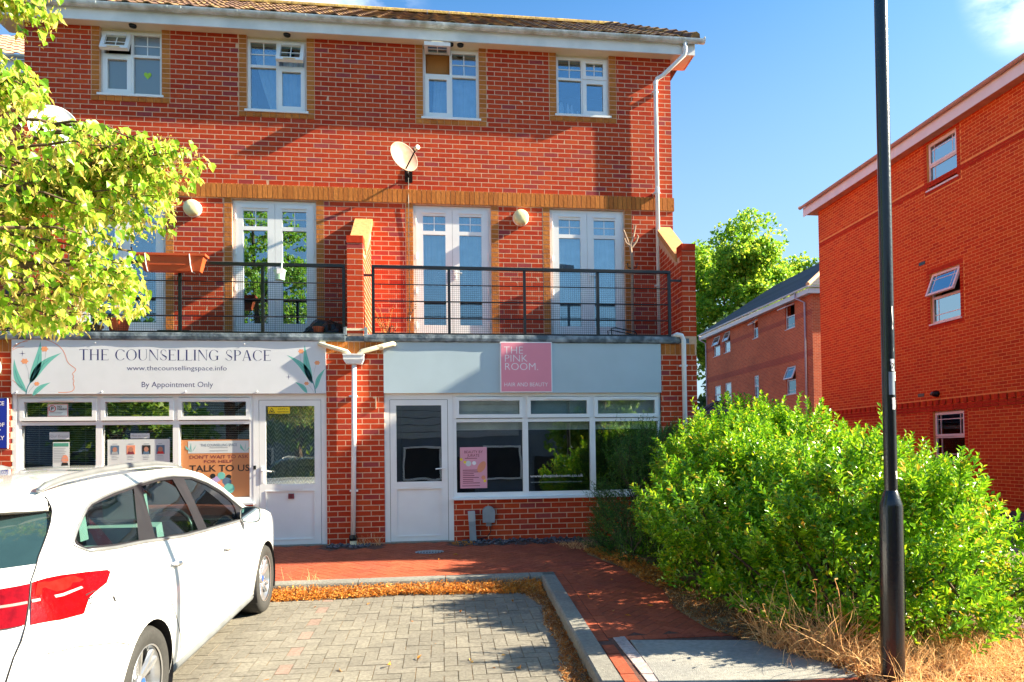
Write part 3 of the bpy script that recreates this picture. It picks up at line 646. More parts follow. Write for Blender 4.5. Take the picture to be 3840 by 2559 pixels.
def serif(parent, s, x0, x1, z, h, m, y):
    """tall high-contrast capitals: thick stems, hairline bars"""
    W = dict(T=.82, H=.95, E=.72, C=.92, O=1.0, U=.9, N=.98, S=.66, L=.68, I=.3, G=.98, P=.72, A=.95); W[' '] = .42
    tot = sum(W[c]+.12 for c in s)-.12; k = (x1-x0)/tot; b = MB(); x = x0
    st, hl = .135, .032
    def poly(*pts): b.quad(*[(x+px*k, y, z+pz_*h) for px, pz_ in pts])
    def bar(a, c, d, e): poly((a, d), (c, d), (c, e), (a, e))
    def arc(cx, cz, rx, rz, a0, a1, th=st, n=26):
        for i in range(n):
            q = []
            for a in (a0+(a1-a0)*i/n, a0+(a1-a0)*(i+1)/n):
                t_ = hl*.9+(th-hl)*abs(math.cos(a))**1.3; q.append(((cx+rx*math.cos(a), cz+rz*math.sin(a)), (cx+(rx-t_)*math.cos(a), cz+(rz-t_*.55)*math.sin(a))))
            poly(q[0][0], q[1][0], q[1][1], q[0][1])
    def ser(c, zz): bar(c-.13, c+.13+0, zz, zz+.02)
    for c in s:
        w_ = W[c]
        if c == 'T': bar(w_/2-st/2, w_/2+st/2, 0, 1); bar(0, w_, .965, 1); bar(w_/2-.16, w_/2+.16, 0, .02); poly((0, 1), (.03, 1), (.0, .83)); poly((w_, 1), (w_, .83), (w_-.03, 1))
        if c == 'H': bar(.08, .08+st, 0, 1); bar(w_-.08-st, w_-.08, 0, 1); bar(.1, w_-.1, .49, .52); [bar(a, a+.3, zz, zz+.02) for a in (0, w_-.3) for zz in (0, .98)]
        if c == 'E': bar(.08, .08+st, 0, 1); bar(0, w_, .97, 1); bar(0, w_, 0, .03); bar(.1, w_*.75, .5, .53); poly((w_, 1), (w_, .82), (w_-.03, 1)); poly((w_, 0), (w_-.03, 0), (w_, .2)); bar(w_*.75-.02, w_*.75, .43, .6)
        if c == 'L': bar(.08, .08+st, 0, 1); bar(0, w_, 0, .03); bar(0, .3, .98, 1); poly((w_, 0), (w_-.03, 0), (w_, .22))
        if c == 'I': bar(.08, .08+st, 0, 1); bar(0, w_, 0, .02); bar(0, w_, .98, 1)
        if c == 'U': bar(.06, .06+st, .32, 1); bar(w_-.1, w_-.07, .32, 1); arc(w_/2, .33, w_/2-.06, .34, PI, 1.5*PI); arc(w_/2, .33, w_/2-.07, .34, 1.5*PI, 2*PI, .04); bar(0, .3, .98, 1); bar(w_-.2, w_, .98, 1)
        if c == 'N': bar(.09, .12, 0, 1); bar(w_-.13, w_-.1, 0, 1); poly((.03, 1), (.03+st+.04, 1), (w_-.1, 0), (w_-.14, 0)); bar(0, .22, 0, .02); bar(w_-.24, w_, .98, 1)
        if c == 'O': arc(w_/2, .5, w_/2, .51, 0, 2*PI, n=48)
        if c == 'C': arc(w_*.54, .5, w_*.54, .51, R(42), R(318), n=40); poly((w_*.93, .98), (w_*.95, .72), (w_*.9, .8))
        if c == 'G': arc(w_*.5, .5, w_*.5, .51, R(42), R(322), n=40); bar(w_*.76, w_*.76+st, .06, .42); bar(w_*.6, w_, .42, .44); poly((w_*.88, .98), (w_*.9, .74), (w_*.84, .8))
        if c == 'S':
            arc(w_*.5, .75, w_*.42, .26, R(40), R(200), .07); arc(w_*.5, .26, w_*.46, .27, R(-150), R(30), .07); poly((.06, .72), (.16, .62), (w_*.95, .36), (w_*.86, .24), (w_*.3, .5))
            poly((w_*.86, .97), (w_*.88, .76), (w_*.82, .82)); poly((.02, .03), (.0, .28), (.06, .2))
        if c == 'P': bar(.08, .08+st, 0, 1); bar(0, .3, 0, .02); arc(w_*.4, .73, w_*.6, .27, -PI/2, PI/2, .12); bar(0, w_*.42, .97, 1); bar(.1, w_*.42, .46, .49)
        if c == 'A': poly((w_/2-.05, 1), (w_/2+.06, 1), (w_-.06, 0), (w_-.06-st-.04, 0)); poly((w_/2-.05, 1), (w_/2, 1), (.12, 0), (.085, 0)); bar(.24, w_-.28, .3, .325); bar(0, .22, 0, .02); bar(w_-.3, w_, 0, .02)
        x += (w_+.12)*k
    return b.build('lettering', m, parent)
# ---------------- the counselling sign
sg = thing('shop_sign', 'long white sign board reading THE COUNSELLING SPACE above the left-hand shop', 'shop sign', (-3.58, -.01, 2.07))
BX0, BX1, BZ0, BZ1 = -5.572, -1.592, 2.072, 2.79
MB().box(BX0, BX1, -.03, .029, BZ0, BZ1).build('board', p_board, sg)
yb = -.0304
# photo scan of the artwork: board spans 49..1223 px wide, 1278..1480 px high
def bx(u): return BX0+(u-49)/(1223-49)*(BX1-BX0)
def bz(v): return BZ1-(v-1278)/(1480-1278)*(BZ1-BZ0)
def la(pts, y=yb, k=640/2353): return [(bx(a*k), y, bz(1240+c*k)) for a, c in pts]
def ra(pts, y=yb, k=600/2353): return [(bx(640+a*k), y, bz(1240+c*k)) for a, c in pts]
def leaf_shape(a, tip, w_, bend, fn, n=10, name='leaf_motif', m=None, parent=None):
    b = MB(); a = np.array(a, float); t_ = np.array(tip, float); d = t_-a; nrm = np.array([-d[1], d[0]])/np.hypot(*d)
    L1, R1, mid = [], [], []
    for i in range(n+1):
        s = i/n; c = a+d*s+nrm*bend*math.sin(PI*s); hw = 1.2*w_*math.sin(PI*min(1, s**.75))*(1-.25*s); L1.append(tuple(c+nrm*hw)); R1.append(tuple(c-nrm*hw)); mid.append(tuple(c))
    for i in range(n): b.quad(*fn([L1[i], R1[i], R1[i+1], L1[i+1]]))
    o = b.build(name, m or p_teal, parent)
    v = MB()
    for i in range(int(n*.75)): v.quad(*[(p[0], p[1]-.0003, p[2]) for p in fn([(mid[i][0]-3, mid[i][1]), (mid[i][0]+3, mid[i][1]), (mid[i+1][0]+2, mid[i+1][1]), (mid[i+1][0]-2, mid[i+1][1])])])
    v.build('leaf_vein', p_teal2, o)
def stroke(parent, pts, r, m, fn, name):
    q = [Vector(p) for p in fn(pts)]; b = MB()
    for k in range(2):      # round the corners
        q = [q[0]]+[v for a, c in zip(q, q[1:]) for v in (a.lerp(c, .25), a.lerp(c, .75))]+[q[-1]]
    off = []
    for i in range(len(q)):
        t_ = q[min(i+1, len(q)-1)]-q[max(i-1, 0)]; off.append(Vector((-t_.z, 0, t_.x)).normalized()*r)
    for i in range(len(q)-1): b.quad(q[i]-off[i], q[i]+off[i], q[i+1]+off[i+1], q[i+1]-off[i+1])
    b.build(name, m, parent)
for a, t_, w_, bd in (((425, 740), (560, 165), 52, 30), ((415, 745), (840, 320), 48, -60), ((375, 860), (215, 405), 40, -45), ((455, 905), (695, 725), 30, -25)): leaf_shape(a, t_, w_, bd, la, parent=sg)
for a, t_, w_, bd in (((2070, 790), (1965, 205), 48, -25), ((2085, 790), (1690, 360), 44, 60), ((2130, 880), (2285, 560), 30, -30), ((2000, 935), (1815, 770), 30, 22)): leaf_shape(a, t_, w_, bd, ra, parent=sg)
def flower(c, r, fn):
    pts = [(c[0]+r*(1+.16*math.cos(6*q))*math.cos(q), c[1]+.78*r*(1+.16*math.cos(6*q))*math.sin(q)) for q in np.linspace(0, 2*PI, 24, endpoint=False)]
    MB().quad(*fn(pts)).build('flower_motif', p_orange, sg)
for c, r in (((612, 270), 46), ((352, 438), 45), ((512, 742), 34)): flower(c, r, la)
for c, r in (((1910, 305), 42), ((2155, 478), 40), ((1990, 790), 34)): flower(c, r, ra)
head = [(190, 270), (260, 205), (380, 150), (520, 128), (650, 145), (760, 195), (840, 260), (885, 340), (905, 420), (935, 470), (990, 510), (1035, 545), (1010, 580), (980, 605), (1005, 650), (985, 675), (1010, 705), (990, 735), (1012, 790), (1000, 830), (960, 855), (880, 862), (795, 862)]
stroke(sg, head, .0042, p_coral, la, 'face_outline'); stroke(sg, [(195, 240), (280, 185), (390, 170)], .003, p_coral, la, 'hair_line'); stroke(sg, [(190, 290), (250, 255), (345, 240)], .003, p_coral, la, 'hair_line'); stroke(sg, [(190, 690), (250, 740), (320, 800)], .003, p_coral, la, 'hair_line')
stroke(sg, [(372, 885), (385, 800), (430, 720), (460, 640)], .006, p_teal2, la, 'plant_stem'); stroke(sg, [(630, 310), (620, 420), (570, 540), (490, 640)], .0017, p_grey, la, 'flower_stem'); stroke(sg, [(365, 480), (400, 560), (405, 680)], .0017, p_grey, la, 'flower_stem'); stroke(sg, [(480, 765), (430, 820), (400, 870)], .0017, p_grey, la, 'flower_stem')
stroke(sg, [(2125, 935), (2115, 840), (2080, 750), (2050, 680)], .006, p_teal2, ra, 'plant_stem'); stroke(sg, [(1890, 340), (1900, 470), (1950, 600), (2030, 680)], .0017, p_grey, ra, 'flower_stem'); stroke(sg, [(2135, 520), (2110, 600), (2100, 660)], .0017, p_grey, ra, 'flower_stem'); stroke(sg, [(2020, 810), (2070, 870), (2100, 920)], .0017, p_grey, ra, 'flower_stem')
for c, fn in (((322, 332), la), ((1715, 692), ra)):
    b = MB()
    for q in range(4):
        a = q*PI/2; b.quad(*fn([(c[0]+46*math.cos(a), c[1]+46*math.sin(a)), (c[0]+6*math.cos(a+PI/4), c[1]+6*math.sin(a+PI/4)), (c[0], c[1]), (c[0]+6*math.cos(a-PI/4), c[1]+6*math.sin(a-PI/4))]))
    b.build('star_motif', p_navy, sg)
serif(sg, 'THE COUNSELLING SPACE', bx(1075*.272), bx(640+1445*.255), bz(1240+420*.272), bz(1240+272*.272)-bz(1240+420*.272), p_navy, yb)
xc = (bx(1715*.272)+bx(640+785*.255))/2
text(sg, 'www.thecounsellingspace.info', xc, bz(1240+558*.272), .062, p_navy, yb, align='CENTER', thin=-.012, width=bx(640+785*.255)-bx(1715*.272))
text(sg, 'By Appointment Only', (bx(1912*.272)+bx(640+575*.255))/2, bz(1240+790*.272), .072, p_navy, yb, align='CENTER', thin=-.012, width=bx(640+575*.255)-bx(1912*.272))
for x, z in ((-5.51, 2.73), (-5.51, 2.1), (-4.47, 2.1), (-3.42, 2.1), (-2.5, 2.1), (-1.63, 2.1), (-2.66, 2.745), (-1.64, 2.72), (-4.55, 2.75)):
    MB().lathe([(0, .012), (.008, .01), (.009, 0)], (x, -.03, z), (0, -1, 0), 8).build('screw_cap', m_white, sg)
# ---------------- pink sign
ps = thing('pink_sign', 'square pink sign reading THE PINK ROOM. HAIR AND BEAUTY on the grey fascia', 'shop sign', (1.18, -.03, 2.08))
PX0, PX1, PZ0, PZ1 = .808, 1.55, 2.078, 2.795
MB().box(PX0, PX1, -.055, -.0245, PZ0, PZ1).build('sign_edge', p_white, ps); MB().box(PX0+.014, PX1-.014, -.0575, -.05, PZ0+.014, PZ1-.014).build('sign_face', p_pink, ps)
def px_(u): return PX0+(u-180)/(1495-180)*(PX1-PX0)
def pzz(v): return PZ1-(v-145)/(1455-145)*(PZ1-PZ0)
for s_, v0, v1, u0, u1 in (('THE', 265, 455, 265, 750), ('PINK', 478, 662, 278, 845), ('ROOM.', 690, 878, 278, 1108), ('HAIR AND BEAUTY', 1200, 1300, 268, 1368)):
    text(ps, s_, px_(u0), pzz(v1), pzz(v0)-pzz(v1), p_white, -.0578, thin=-.022 if v0 < 1000 else -.01, width=px_(u1)-px_(u0))
# ---------------- blue sign at the left edge
bs = thing('blue_sign', 'dark blue wall sign with white capitals beside the counselling window', 'sign', (-5.98, -.01, 1.3))
MB().box(-6.35, -5.625, -.024, -.001, 1.37, 2.02).build('board', p_blue, bs); MB().box(-5.627, -5.619, -.0245, -.0005, 1.368, 2.022).build('edge', p_white, bs)
for s_, z in (('RECEPTION SPACE', 1.928), ('HOURS OF', 1.65), ('BY DAY', 1.565), ('ONLY', 1.478)):
    c_ = {'RECEPTION SPACE': 'CE', 'HOURS OF': 'OF', 'BY DAY': 'Y', 'ONLY': 'LY'}[s_]
    xr = {'CE': -5.66, 'OF': -5.655, 'Y': -5.70, 'LY': -5.66}[c_]
    text(bs, c_, xr, z, .05, p_white, -.0252, align='RIGHT', thin=.02)
ol = thing('round_wall_light', 'round amber wall light at the far left under the balcony edge', 'wall light', (-5.82, -.02, 2.42))
MB().lathe([(.15, 0), (.15, .05), (.13, .09), (0, .1)], (-5.86, 0, 2.42), (0, -1, 0), 28).build('lamp_shade', M('amber_diffuser', (.75, .5, .2), .4), ol, smooth=True)
MB().lathe([(.16, 0), (.16, .03), (.15, .031)], (-5.86, 0, 2.42), (0, -1, 0), 28).build('lamp_base', m_cream, ol)

# ---------------- papers and stickers in the windows (flat, just inside or on the glass)
def sheet_thing(name, label, x0, x1, z0, z1, m, y, group=None):
    o = MB().box(x0, x1, y, y+.0015, z0, z1).build(name, m); return tag(o, label, 'poster' if name != 'sticker' else 'sticker', group)
YG = .056
def bars(parent, x0, x1, zs, h, m, y, name='text_line', rag=.3):
    for z in zs: MB().box(x0, x1-random.random()*rag*(x1-x0), y-.0012, y, z, z+h).build(name, m, parent)
o = sheet_thing('sticker', 'white NO PARKING notice with a red ring in the first top light', -5.172, -4.918, 1.778, 1.95, p_paper, .04)
frm = MB(); frame_rect(frm, -5.168, -4.922, 1.782, 1.946, .006, .0385, .04); frm.build('border', p_red, o)
MB().lathe([(.036, 0), (.036, .002), (.044, .002), (.044, 0)], (-5.112, .04, 1.885), (0, -1, 0), 24).build('ring', p_red, o); text(o, 'P', -5.13, 1.862, .046, p_black, .038, thin=.02)
text(o, 'NO', -5.05, 1.897, .024, p_black, .038, thin=.03); text(o, 'PARKING', -5.05, 1.865, .024, p_black, .038, thin=.03, width=.115); bars(o, -5.15, -4.94, [1.83, 1.812, 1.795], .007, p_grey, .04)
o = sheet_thing('poster', 'small white strip reading Our Events in the left window', -5.156, -4.91, 1.478, 1.575, p_paper, YG); text(o, 'Our Events', -5.033, 1.505, .034, p_grey, YG-.001, align='CENTER', width=.22)
o = sheet_thing('poster', 'white leaflet with green heading and an orange figure in the left window', -5.114, -4.911, 1.06, 1.443, p_paper, YG); MB().box(-5.105, -4.92, YG-.001, YG, 1.385, 1.43).build('heading', p_green, o)
bars(o, -5.1, -4.93, np.arange(1.18, 1.37, .022), .007, p_grey, YG); MB().quad(*[(-4.965+.04*math.cos(q)*(1+.2*(q > PI)), YG-.001, 1.22+.055*math.sin(q)) for q in np.linspace(0, 2*PI, 16, endpoint=False)]).build('figure_print', p_coral, o); MB().quad((-5.02, YG-.001, 1.1), (-4.915, YG-.001, 1.1), (-4.93, YG-.001, 1.17), (-5.0, YG-.001, 1.17)).build('figure_print', p_black, o)
o = sheet_thing('poster', 'small white strip reading Meet the Team in the middle window', -4.151, -3.908, 1.482, 1.55, p_paper, YG); text(o, 'Meet the Team', -4.03, 1.505, .024, p_grey, YG-.001, align='CENTER', width=.21)
o = sheet_thing('poster', 'wide white sheet with four small portrait photos in the middle window', -4.437, -3.652, 1.05, 1.47, p_paper, YG)
for x, mm, m2 in ((-4.345, p_photo, p_grey), (-4.145, p_coral, p_maroon), (-3.95, p_black, p_photo), (-3.77, p_photo, p_red)):
    MB().box(x-.053, x+.053, YG-.001, YG, 1.27, 1.39).build('portrait', mm, o); MB().quad(*[(x+.03*math.cos(q), YG-.0018, 1.335+.034*math.sin(q)) for q in np.linspace(0, 2*PI, 14, endpoint=False)]).build('portrait_face', P('skin_print', (.42, .2, .14)), o); MB().quad((x-.045, YG-.0017, 1.272), (x+.045, YG-.0017, 1.272), (x+.03, YG-.0017, 1.31), (x-.03, YG-.0017, 1.31)).build('portrait_body', m2, o)
    bars(o, x-.03, x+.04, [1.405], .008, p_grey, YG); bars(o, x-.04, x+.05, [1.245, 1.225, 1.2], .006, p_grey, YG)
o = sheet_thing('poster', 'large orange poster reading TALK TO US in the window next to the door', -3.505, -2.617, .675, 1.455, p_tan, YG)
MB().box(-3.418, -2.63, YG-.001, YG, 1.272, 1.438).build('heading', p_paper, o); text(o, 'THE COUNSELLING SPACE', -3.02, 1.365, .034, p_photo, YG-.002, align='CENTER', width=.47); bars(o, -3.14, -2.9, [1.345, 1.302], .007, p_grey, YG-.001, rag=.05)
for xx, s_ in ((-3.37, 1), (-2.68, -1)):
    for q in (60, 95, 130): MB().quad(*[(xx, YG-.002, 1.285), (xx+.1*math.cos(R(q))*s_-.012, YG-.002, 1.285+.06*math.sin(R(q))), (xx+.13*math.cos(R(q))*s_, YG-.002, 1.285+.13*math.sin(R(q)))]).build('leaf_motif', p_teal, o)
text(o, "DON'T WAIT TO ASK", -3.02, 1.2, .045, p_maroon, YG-.001, align='CENTER', width=.76); text(o, 'FOR HELP', -3.03, 1.14, .04, p_maroon, YG-.001, align='CENTER', width=.37); text(o, 'TALK TO US', -3.01, 1.025, .085, p_black, YG-.001, align='CENTER', width=.78, thin=.015)
for x, z, r, mm in ((-2.99, .965, .05, p_teal), (-3.06, .9, .06, p_lilac), (-2.92, .88, .06, p_photo), (-2.99, .83, .07, p_coral), (-3.07, .79, .06, p_white), (-2.89, .79, .07, p_teal), (-3.1, .96, .035, p_black), (-2.895, .945, .035, p_black)):
    MB().lathe([(0, .0012), (r, .001), (r, 0)], (x, YG-.0006*random.random(), z), (0, -1, 0), 18).build('figure_print', mm, o)
o = sheet_thing('sticker', 'yellow CCTV in operation sticker at the top of the left shop door', -2.375, -2.084, 1.802, 1.893, p_yellow, .041); MB().quad((-2.37, .0395, 1.81), (-2.28, .0395, 1.81), (-2.325, .0395, 1.886)).build('triangle', p_black, o); MB().quad((-2.358, .0385, 1.816), (-2.292, .0385, 1.816), (-2.325, .0385, 1.872)).build('triangle_face', p_yellow, o); MB().box(-2.34, -2.31, .0375, .0384, 1.826, 1.842).build('camera_symbol', p_black, o)
text(o, 'CCTV in', -2.177, 1.855, .02, p_black, .0395, align='CENTER', width=.13); text(o, 'operation', -2.177, 1.82, .02, p_black, .0395, align='CENTER', width=.15)
o = MB().box(-2.108, -2.031, .02, .0275, .636, .706).build('number_plaque', p_maroon); tag(o, 'small square dark red plaque numbered 6 on the left shop door', 'plaque'); text(o, '6', -2.07, .65, .045, p_black, .0195, align='CENTER')
o = sheet_thing('poster', 'pink BEAUTY BY JURATE price poster in the right-hand shop window', .232, .612, .73, 1.312, p_pinkpaper, YG); text(o, 'BEAUTY BY', .422, 1.225, .038, p_maroon, YG-.001, align='CENTER', width=.26); text(o, 'JURATE', .422, 1.175, .038, p_maroon, YG-.001, align='CENTER', width=.17)
bars(o, .27, .53, np.arange(.8, 1.0, .026), .009, p_maroon, YG, rag=.5); bars(o, .3, .5, [1.15], .008, p_maroon, YG); bars(o, .26, .6, [.76], .008, p_maroon, YG)
for x, z, r, mm in ((.35, 1.08, .04, p_paper), (.43, 1.085, .028, p_white), (.3, 1.1, .02, p_yellow), (.25, 1.14, .02, p_yellow), (.56, .88, .03, p_coral), (.58, .83, .02, p_yellow)): MB().lathe([(0, .0012), (r, .001), (r, 0)], (x, YG, z), (0, -1, 0), 14).build('flower_print', mm, o)
MB().quad(*[(.535+.055*math.cos(q)+.03*math.sin(q), YG-.0015, 1.03+.08*math.sin(q)) for q in np.linspace(0, 2*PI, 16, endpoint=False)]).build('hand_print', p_coral, o)
o = text(None, 'www.thepinkroom.co.uk', 1.228, .868, .042, p_white, YG-.001, name='window_lettering', thin=-.01, width=.77); tag(o, 'white web address lettering on the middle pane of the right shop', 'lettering')
o = text(None, 'www.southampton-hair.co.uk', 1.235, .79, .024, p_grey, YG-.001, name='window_lettering', thin=-.01, width=.75); tag(o, 'smaller faint grey lettering under the white web address', 'lettering')
# ---------------- blinds and curtains behind the glass
m_slat = M('blind_slat', (.6, .62, .6), .5); m_cordc = m_white
for i, (a, c, zb) in enumerate(((-5.47, -4.57, .7), (-4.49, -3.6, .7), (-3.51, -2.62, 1.35))):
    v = MB()
    for z in np.arange(zb, 1.64, .0245): v.add([(a, .11, z), (c, .11, z), (c, .131, z+.009), (a, .131, z+.009)], [(0, 1, 2, 3)])
    for z in np.arange(1.74, 2.0, .0245): v.add([(a, .11, z), (c, .11, z), (c, .131, z+.009), (a, .131, z+.009)], [(0, 1, 2, 3)])
    t = thing('venetian_blind', ['grey venetian blind behind the Our Events strip', 'grey venetian blind behind the four portraits', 'half-raised grey venetian blind above the orange poster'][i], 'blind', ((a+c)/2, .12, zb), 'venetian blinds in the left shop')
    v.build('slats', m_slat, t, kind='stuff'); MB().box(a, c, .105, .14, 2.0, 2.03).build('head_rail', m_white, t)
    cb = MB()
    for f in (.18, .82): cb.tube([(a+(c-a)*f, .106, zb), (a+(c-a)*f, .106, 2.0)], .0016, 4)
    cb.build('ladder_cord', m_white, t)
m_roller = M('pale_green_roller_blind', (.72, .78, .68), .8)
for i, (a, c) in enumerate(((.19, 1.13), (1.2, 2.1), (2.18, 3.1))):
    t = thing('roller_blind', ['pale roller blind above the pink poster', 'pale roller blind above the web address', 'pale roller blind in the pane nearest the bushes'][i], 'blind', ((a+c)/2, .12, 1.55), 'roller blinds in the right shop')
    MB().box(a, c, .125, .127, 1.56, 1.72).build('cloth', m_roller, t); MB().box(a, c, .12, .132, 1.552, 1.565).build('bottom_bar', m_white, t); MB().box(a, c, .125, .127, 1.73, 2.0).build('upper_cloth', m_roller if i != 1 else M('pale_blue_cloth', (.35, .55, .58), .8), t)
# a hedge-print curtain behind the left shop door
def curtain(label, x0, x1, z0, z1, y, m, folds=6, amp=.02, lean=0., group=None, pinch=0.):
    b = MB()
    def Pf(u, v):
        s = 1-pinch*(1-v); x = x0+(x1-x0)*u*s+lean*(1-v)**1.4
        return (x, y+amp*math.sin(u*folds*2*PI)+amp*.4*math.sin(u*folds*4.7*PI+1), z0+(z1-z0)*v)
    b.grid(Pf, folds*10+1, 10); return tag(b.build('curtain', m, smooth=True), label, 'curtain', group)
m_chev, t_, b_, o_ = nodes('leaf_print_curtain'); N = t_.nodes.new; Lk = t_.links.new
g_ = N('ShaderNodeNewGeometry'); sx = N('ShaderNodeSeparateXYZ'); Lk(g_.outputs['Position'], sx.inputs[0])
pp = N('ShaderNodeMath'); pp.operation = 'PINGPONG'; pp.inputs[1].default_value = .045; Lk(sx.outputs[0], pp.inputs[0])
m1 = N('ShaderNodeMath'); m1.operation = 'MULTIPLY_ADD'; m1.inputs[1].default_value = 1.5; Lk(pp.outputs[0], m1.inputs[0]); Lk(sx.outputs[2], m1.inputs[2])
m2 = N('ShaderNodeMath'); m2.operation = 'PINGPONG'; m2.inputs[1].default_value = .03; Lk(m1.outputs[0], m2.inputs[0])
m3 = N('ShaderNodeMath'); m3.operation = 'GREATER_THAN'; m3.inputs[1].default_value = .021; Lk(m2.outputs[0], m3.inputs[0])
mi_ = N('ShaderNodeMixRGB'); mi_.inputs[1].default_value = (.16, .26, .32, 1); mi_.inputs[2].default_value = (.42, .58, .6, 1); Lk(m3.outputs[0], mi_.inputs[0]); Lk(mi_.outputs[0], b_.inputs['Base Color']); inp(b_, 'Roughness', .9)
curtain('leaf print curtain behind the glass of the left shop door', -2.45, -1.68, .4, 1.95, .2, m_chev, 4, .015, pinch=.0)
m_net = M('blue_white_curtain', (.72, .8, .86), .9); m_net2 = M('pale_net_curtain', (.6, .7, .78), .9)
yc = B+.17
curtain('white curtain swept aside behind the fixed pane of the second upper window', -2.86, -2.5, 6.56, 7.55, yc, m_net, 4, .018, .26)
curtain('white curtain behind the casement of the second upper window', -2.5, -2.1, 6.56, 7.55, yc+.03, m_net, 4, .018)
curtain('pale curtain drawn behind the fixed pane of the third upper window', .15, .6, 6.56, 7.55, yc, m_net, 4, .018)
curtain('pale curtain half drawn behind the casement of the third upper window', -.08, .14, 6.56, 7.4, yc+.03, m_net, 3, .018, -.05)
m_bamboo = M('orange_wooden_blind', (.45, .19, .05), .7, 30, .2, stretch=(1, 1, 12))
o = MB().box(-.22, .58, yc-.03, yc-.02, 7.26, 7.62).build('roman_blind', m_bamboo); tag(o, 'orange brown blind showing at the open light of the third upper window', 'blind')
for i, (a, c) in enumerate(doors[2:]):
    for k in range(2):
        x0 = a+.06 if k == 0 else (a+c)/2+.01; curtain(['pale net curtain in the left leaf of the balcony door beside the party pier', 'pale net curtain in the right leaf of the balcony door beside the party pier', 'pale net curtain in the left leaf of the balcony door beside the downpipe', 'pale net curtain in the right leaf of the balcony door beside the downpipe'][i*2+k], x0, x0+.54, 3.15 if i else 3.9, 5.08, yc-.01, m_net2, 5, .014, group=None)
m_blkblind = M('grey_door_blind', (.2, .24, .28), .8)
for k in range(2):
    x0 = -.37+k*.55; b = MB()
    for q in range(18): b.box(x0, x0+.5, yc, yc+.004, 3.2+q*.038, 3.2+q*.038+.03)
    tag(b.build('slatted_blind', m_blkblind), 'grey slatted blind low in the %s leaf of the balcony door beside the party pier' % ('left', 'right')[k], 'blind')
# ornaments on the sill of the last upper window, heart sticker in the first
for x, h, r, mm, l_ in ((1.97, .26, .05, p_paper, 'widest rounded pale ornament on the sill inside the last upper window'), (2.08, .24, .028, p_white, 'tall slim white ornament beside the widest one in the last upper window'), (2.15, .22, .026, p_white, 'second slim white ornament, slightly shorter, in the last upper window'), (2.24, .12, .02, p_paper, 'shortest thin ornament nearest the mullion of the last upper window')):
    o = MB().lathe([(0, h), (r*.5, h*.95), (r, h*.5), (r*.8, .05), (0, 0)], (x, B+.14, 6.7), n=14).build('ornament', mm, smooth=True); tag(o, l_, 'ornament', 'ornaments inside the last upper window')
b = MB(); b.quad(*[(-4.4+.055*(16*math.sin(q)**3)/16, B+.077, 7.02+.05*(13*math.cos(q)-5*math.cos(2*q)-2*math.cos(3*q)-math.cos(4*q))/13) for q in np.linspace(0, 2*PI, 28, endpoint=False)])
tag(b.build('heart_sticker', M('lime_heart', (.35, .6, .05), .5)), 'lime green heart sticker in the frosted upper window at the left', 'sticker')

# =================================================================== BALCONY THINGS
def railing(label, xs_, x0, x1, gx):
    t = thing('balcony_railing', label, 'railing', ((x0+x1)/2, .06, 2.89), 'balcony railings')
    for x in xs_:
        b = MB().box(x-.02, x+.02, .04, .08, 2.885, 3.835); b.build('post', m_black, t)
    MB().box(x0-.02, x1+.02, .03, .09, 3.836, 3.876).build('top_rail', m_black, t); MB().box(x0, x1, .045, .075, 2.9, 2.925).build('bottom_rail', m_black, t)
    for z in (3.137, 3.374, 3.611): MB().tube([(x0, .056, z), (x1, .056, z)], .0085, 6).build('rail', m_black, t)
    b = MB(); d = .0014; ym = .086
    for x in np.arange(x0+.02, x1, .0285): b.add([(x-d, ym, 2.92), (x+d, ym, 2.92), (x+d, ym, 3.835), (x-d, ym, 3.835), (x, ym+d*2, 2.92), (x, ym+d*2, 3.835)], [(0, 1, 2, 3), (1, 4, 5, 2), (4, 0, 3, 5)])
    for z in np.arange(2.935, 3.83, .0285): b.add([(x0, ym+.004, z-d), (x1, ym+.004, z-d), (x1, ym+.004, z+d), (x0, ym+.004, z+d), (x0, ym+.004+d*2, z), (x1, ym+.004+d*2, z)], [(0, 1, 2, 3), (3, 2, 5, 4), (4, 5, 1, 0)])
    b.build('wire_mesh', m_black, t, kind='stuff')
    for x, s_ in gx: MB().box(min(x, x+s_), max(x, x+s_), .045, .075, 3.72, 3.75).build('wall_bracket', m_black, t)
railing('black metal balcony railing with wire mesh left of the party pier, planter on it', [-5.67, -4.596, -3.519, -2.442, -1.355], -5.67, -1.355, ())
railing('black metal balcony railing with wire mesh above the grey fascia', [-.955, .102, 1.179, 2.252, 3.33], -.955, 3.33, ((-1.085, .12), (3.345, .165)))
# planter trough on the left rail
t = thing('planter_trough', 'terracotta plastic window box hung over the left balcony rail', 'planter', (-3.55, -.02, 3.71))
b = MB(); prof = [(-4.03, -3.14, -.11, .055, 3.945), (-4.03, -3.14, -.11, .055, 3.915), (-4.0, -3.165, -.095, .045, 3.912), (-3.93, -3.22, -.075, .03, 3.712)]
vs = []
for x0, x1, y0, y1, z in prof: vs += [(x0, y0, z), (x1, y0, z), (x1, y1, z), (x0, y1, z)]
b.add(vs, [(i*4+j, i*4+(j+1) % 4, (i+1)*4+(j+1) % 4, (i+1)*4+j)[::-1] for i in range(3) for j in range(4)]+[(12, 13, 14, 15)])
b.build('trough', m_terra, t); MB().box(-4.0, -3.17, -.085, .035, 3.9, 3.925).build('soil', m_soil, t)
MB().box(-3.86, -3.4, -.09, -.08, 3.79, 3.83).build('raised_panel', m_terra, t)
for x in (-3.9, -3.34): MB().tube([(x, .03, 3.95), (x, -.118, 3.93), (x+.01, -.1, 3.78), (x+.02, -.08, 3.705), (x+.04, -.02, 3.70)], .006, 6).build('hanger', m_white, t)
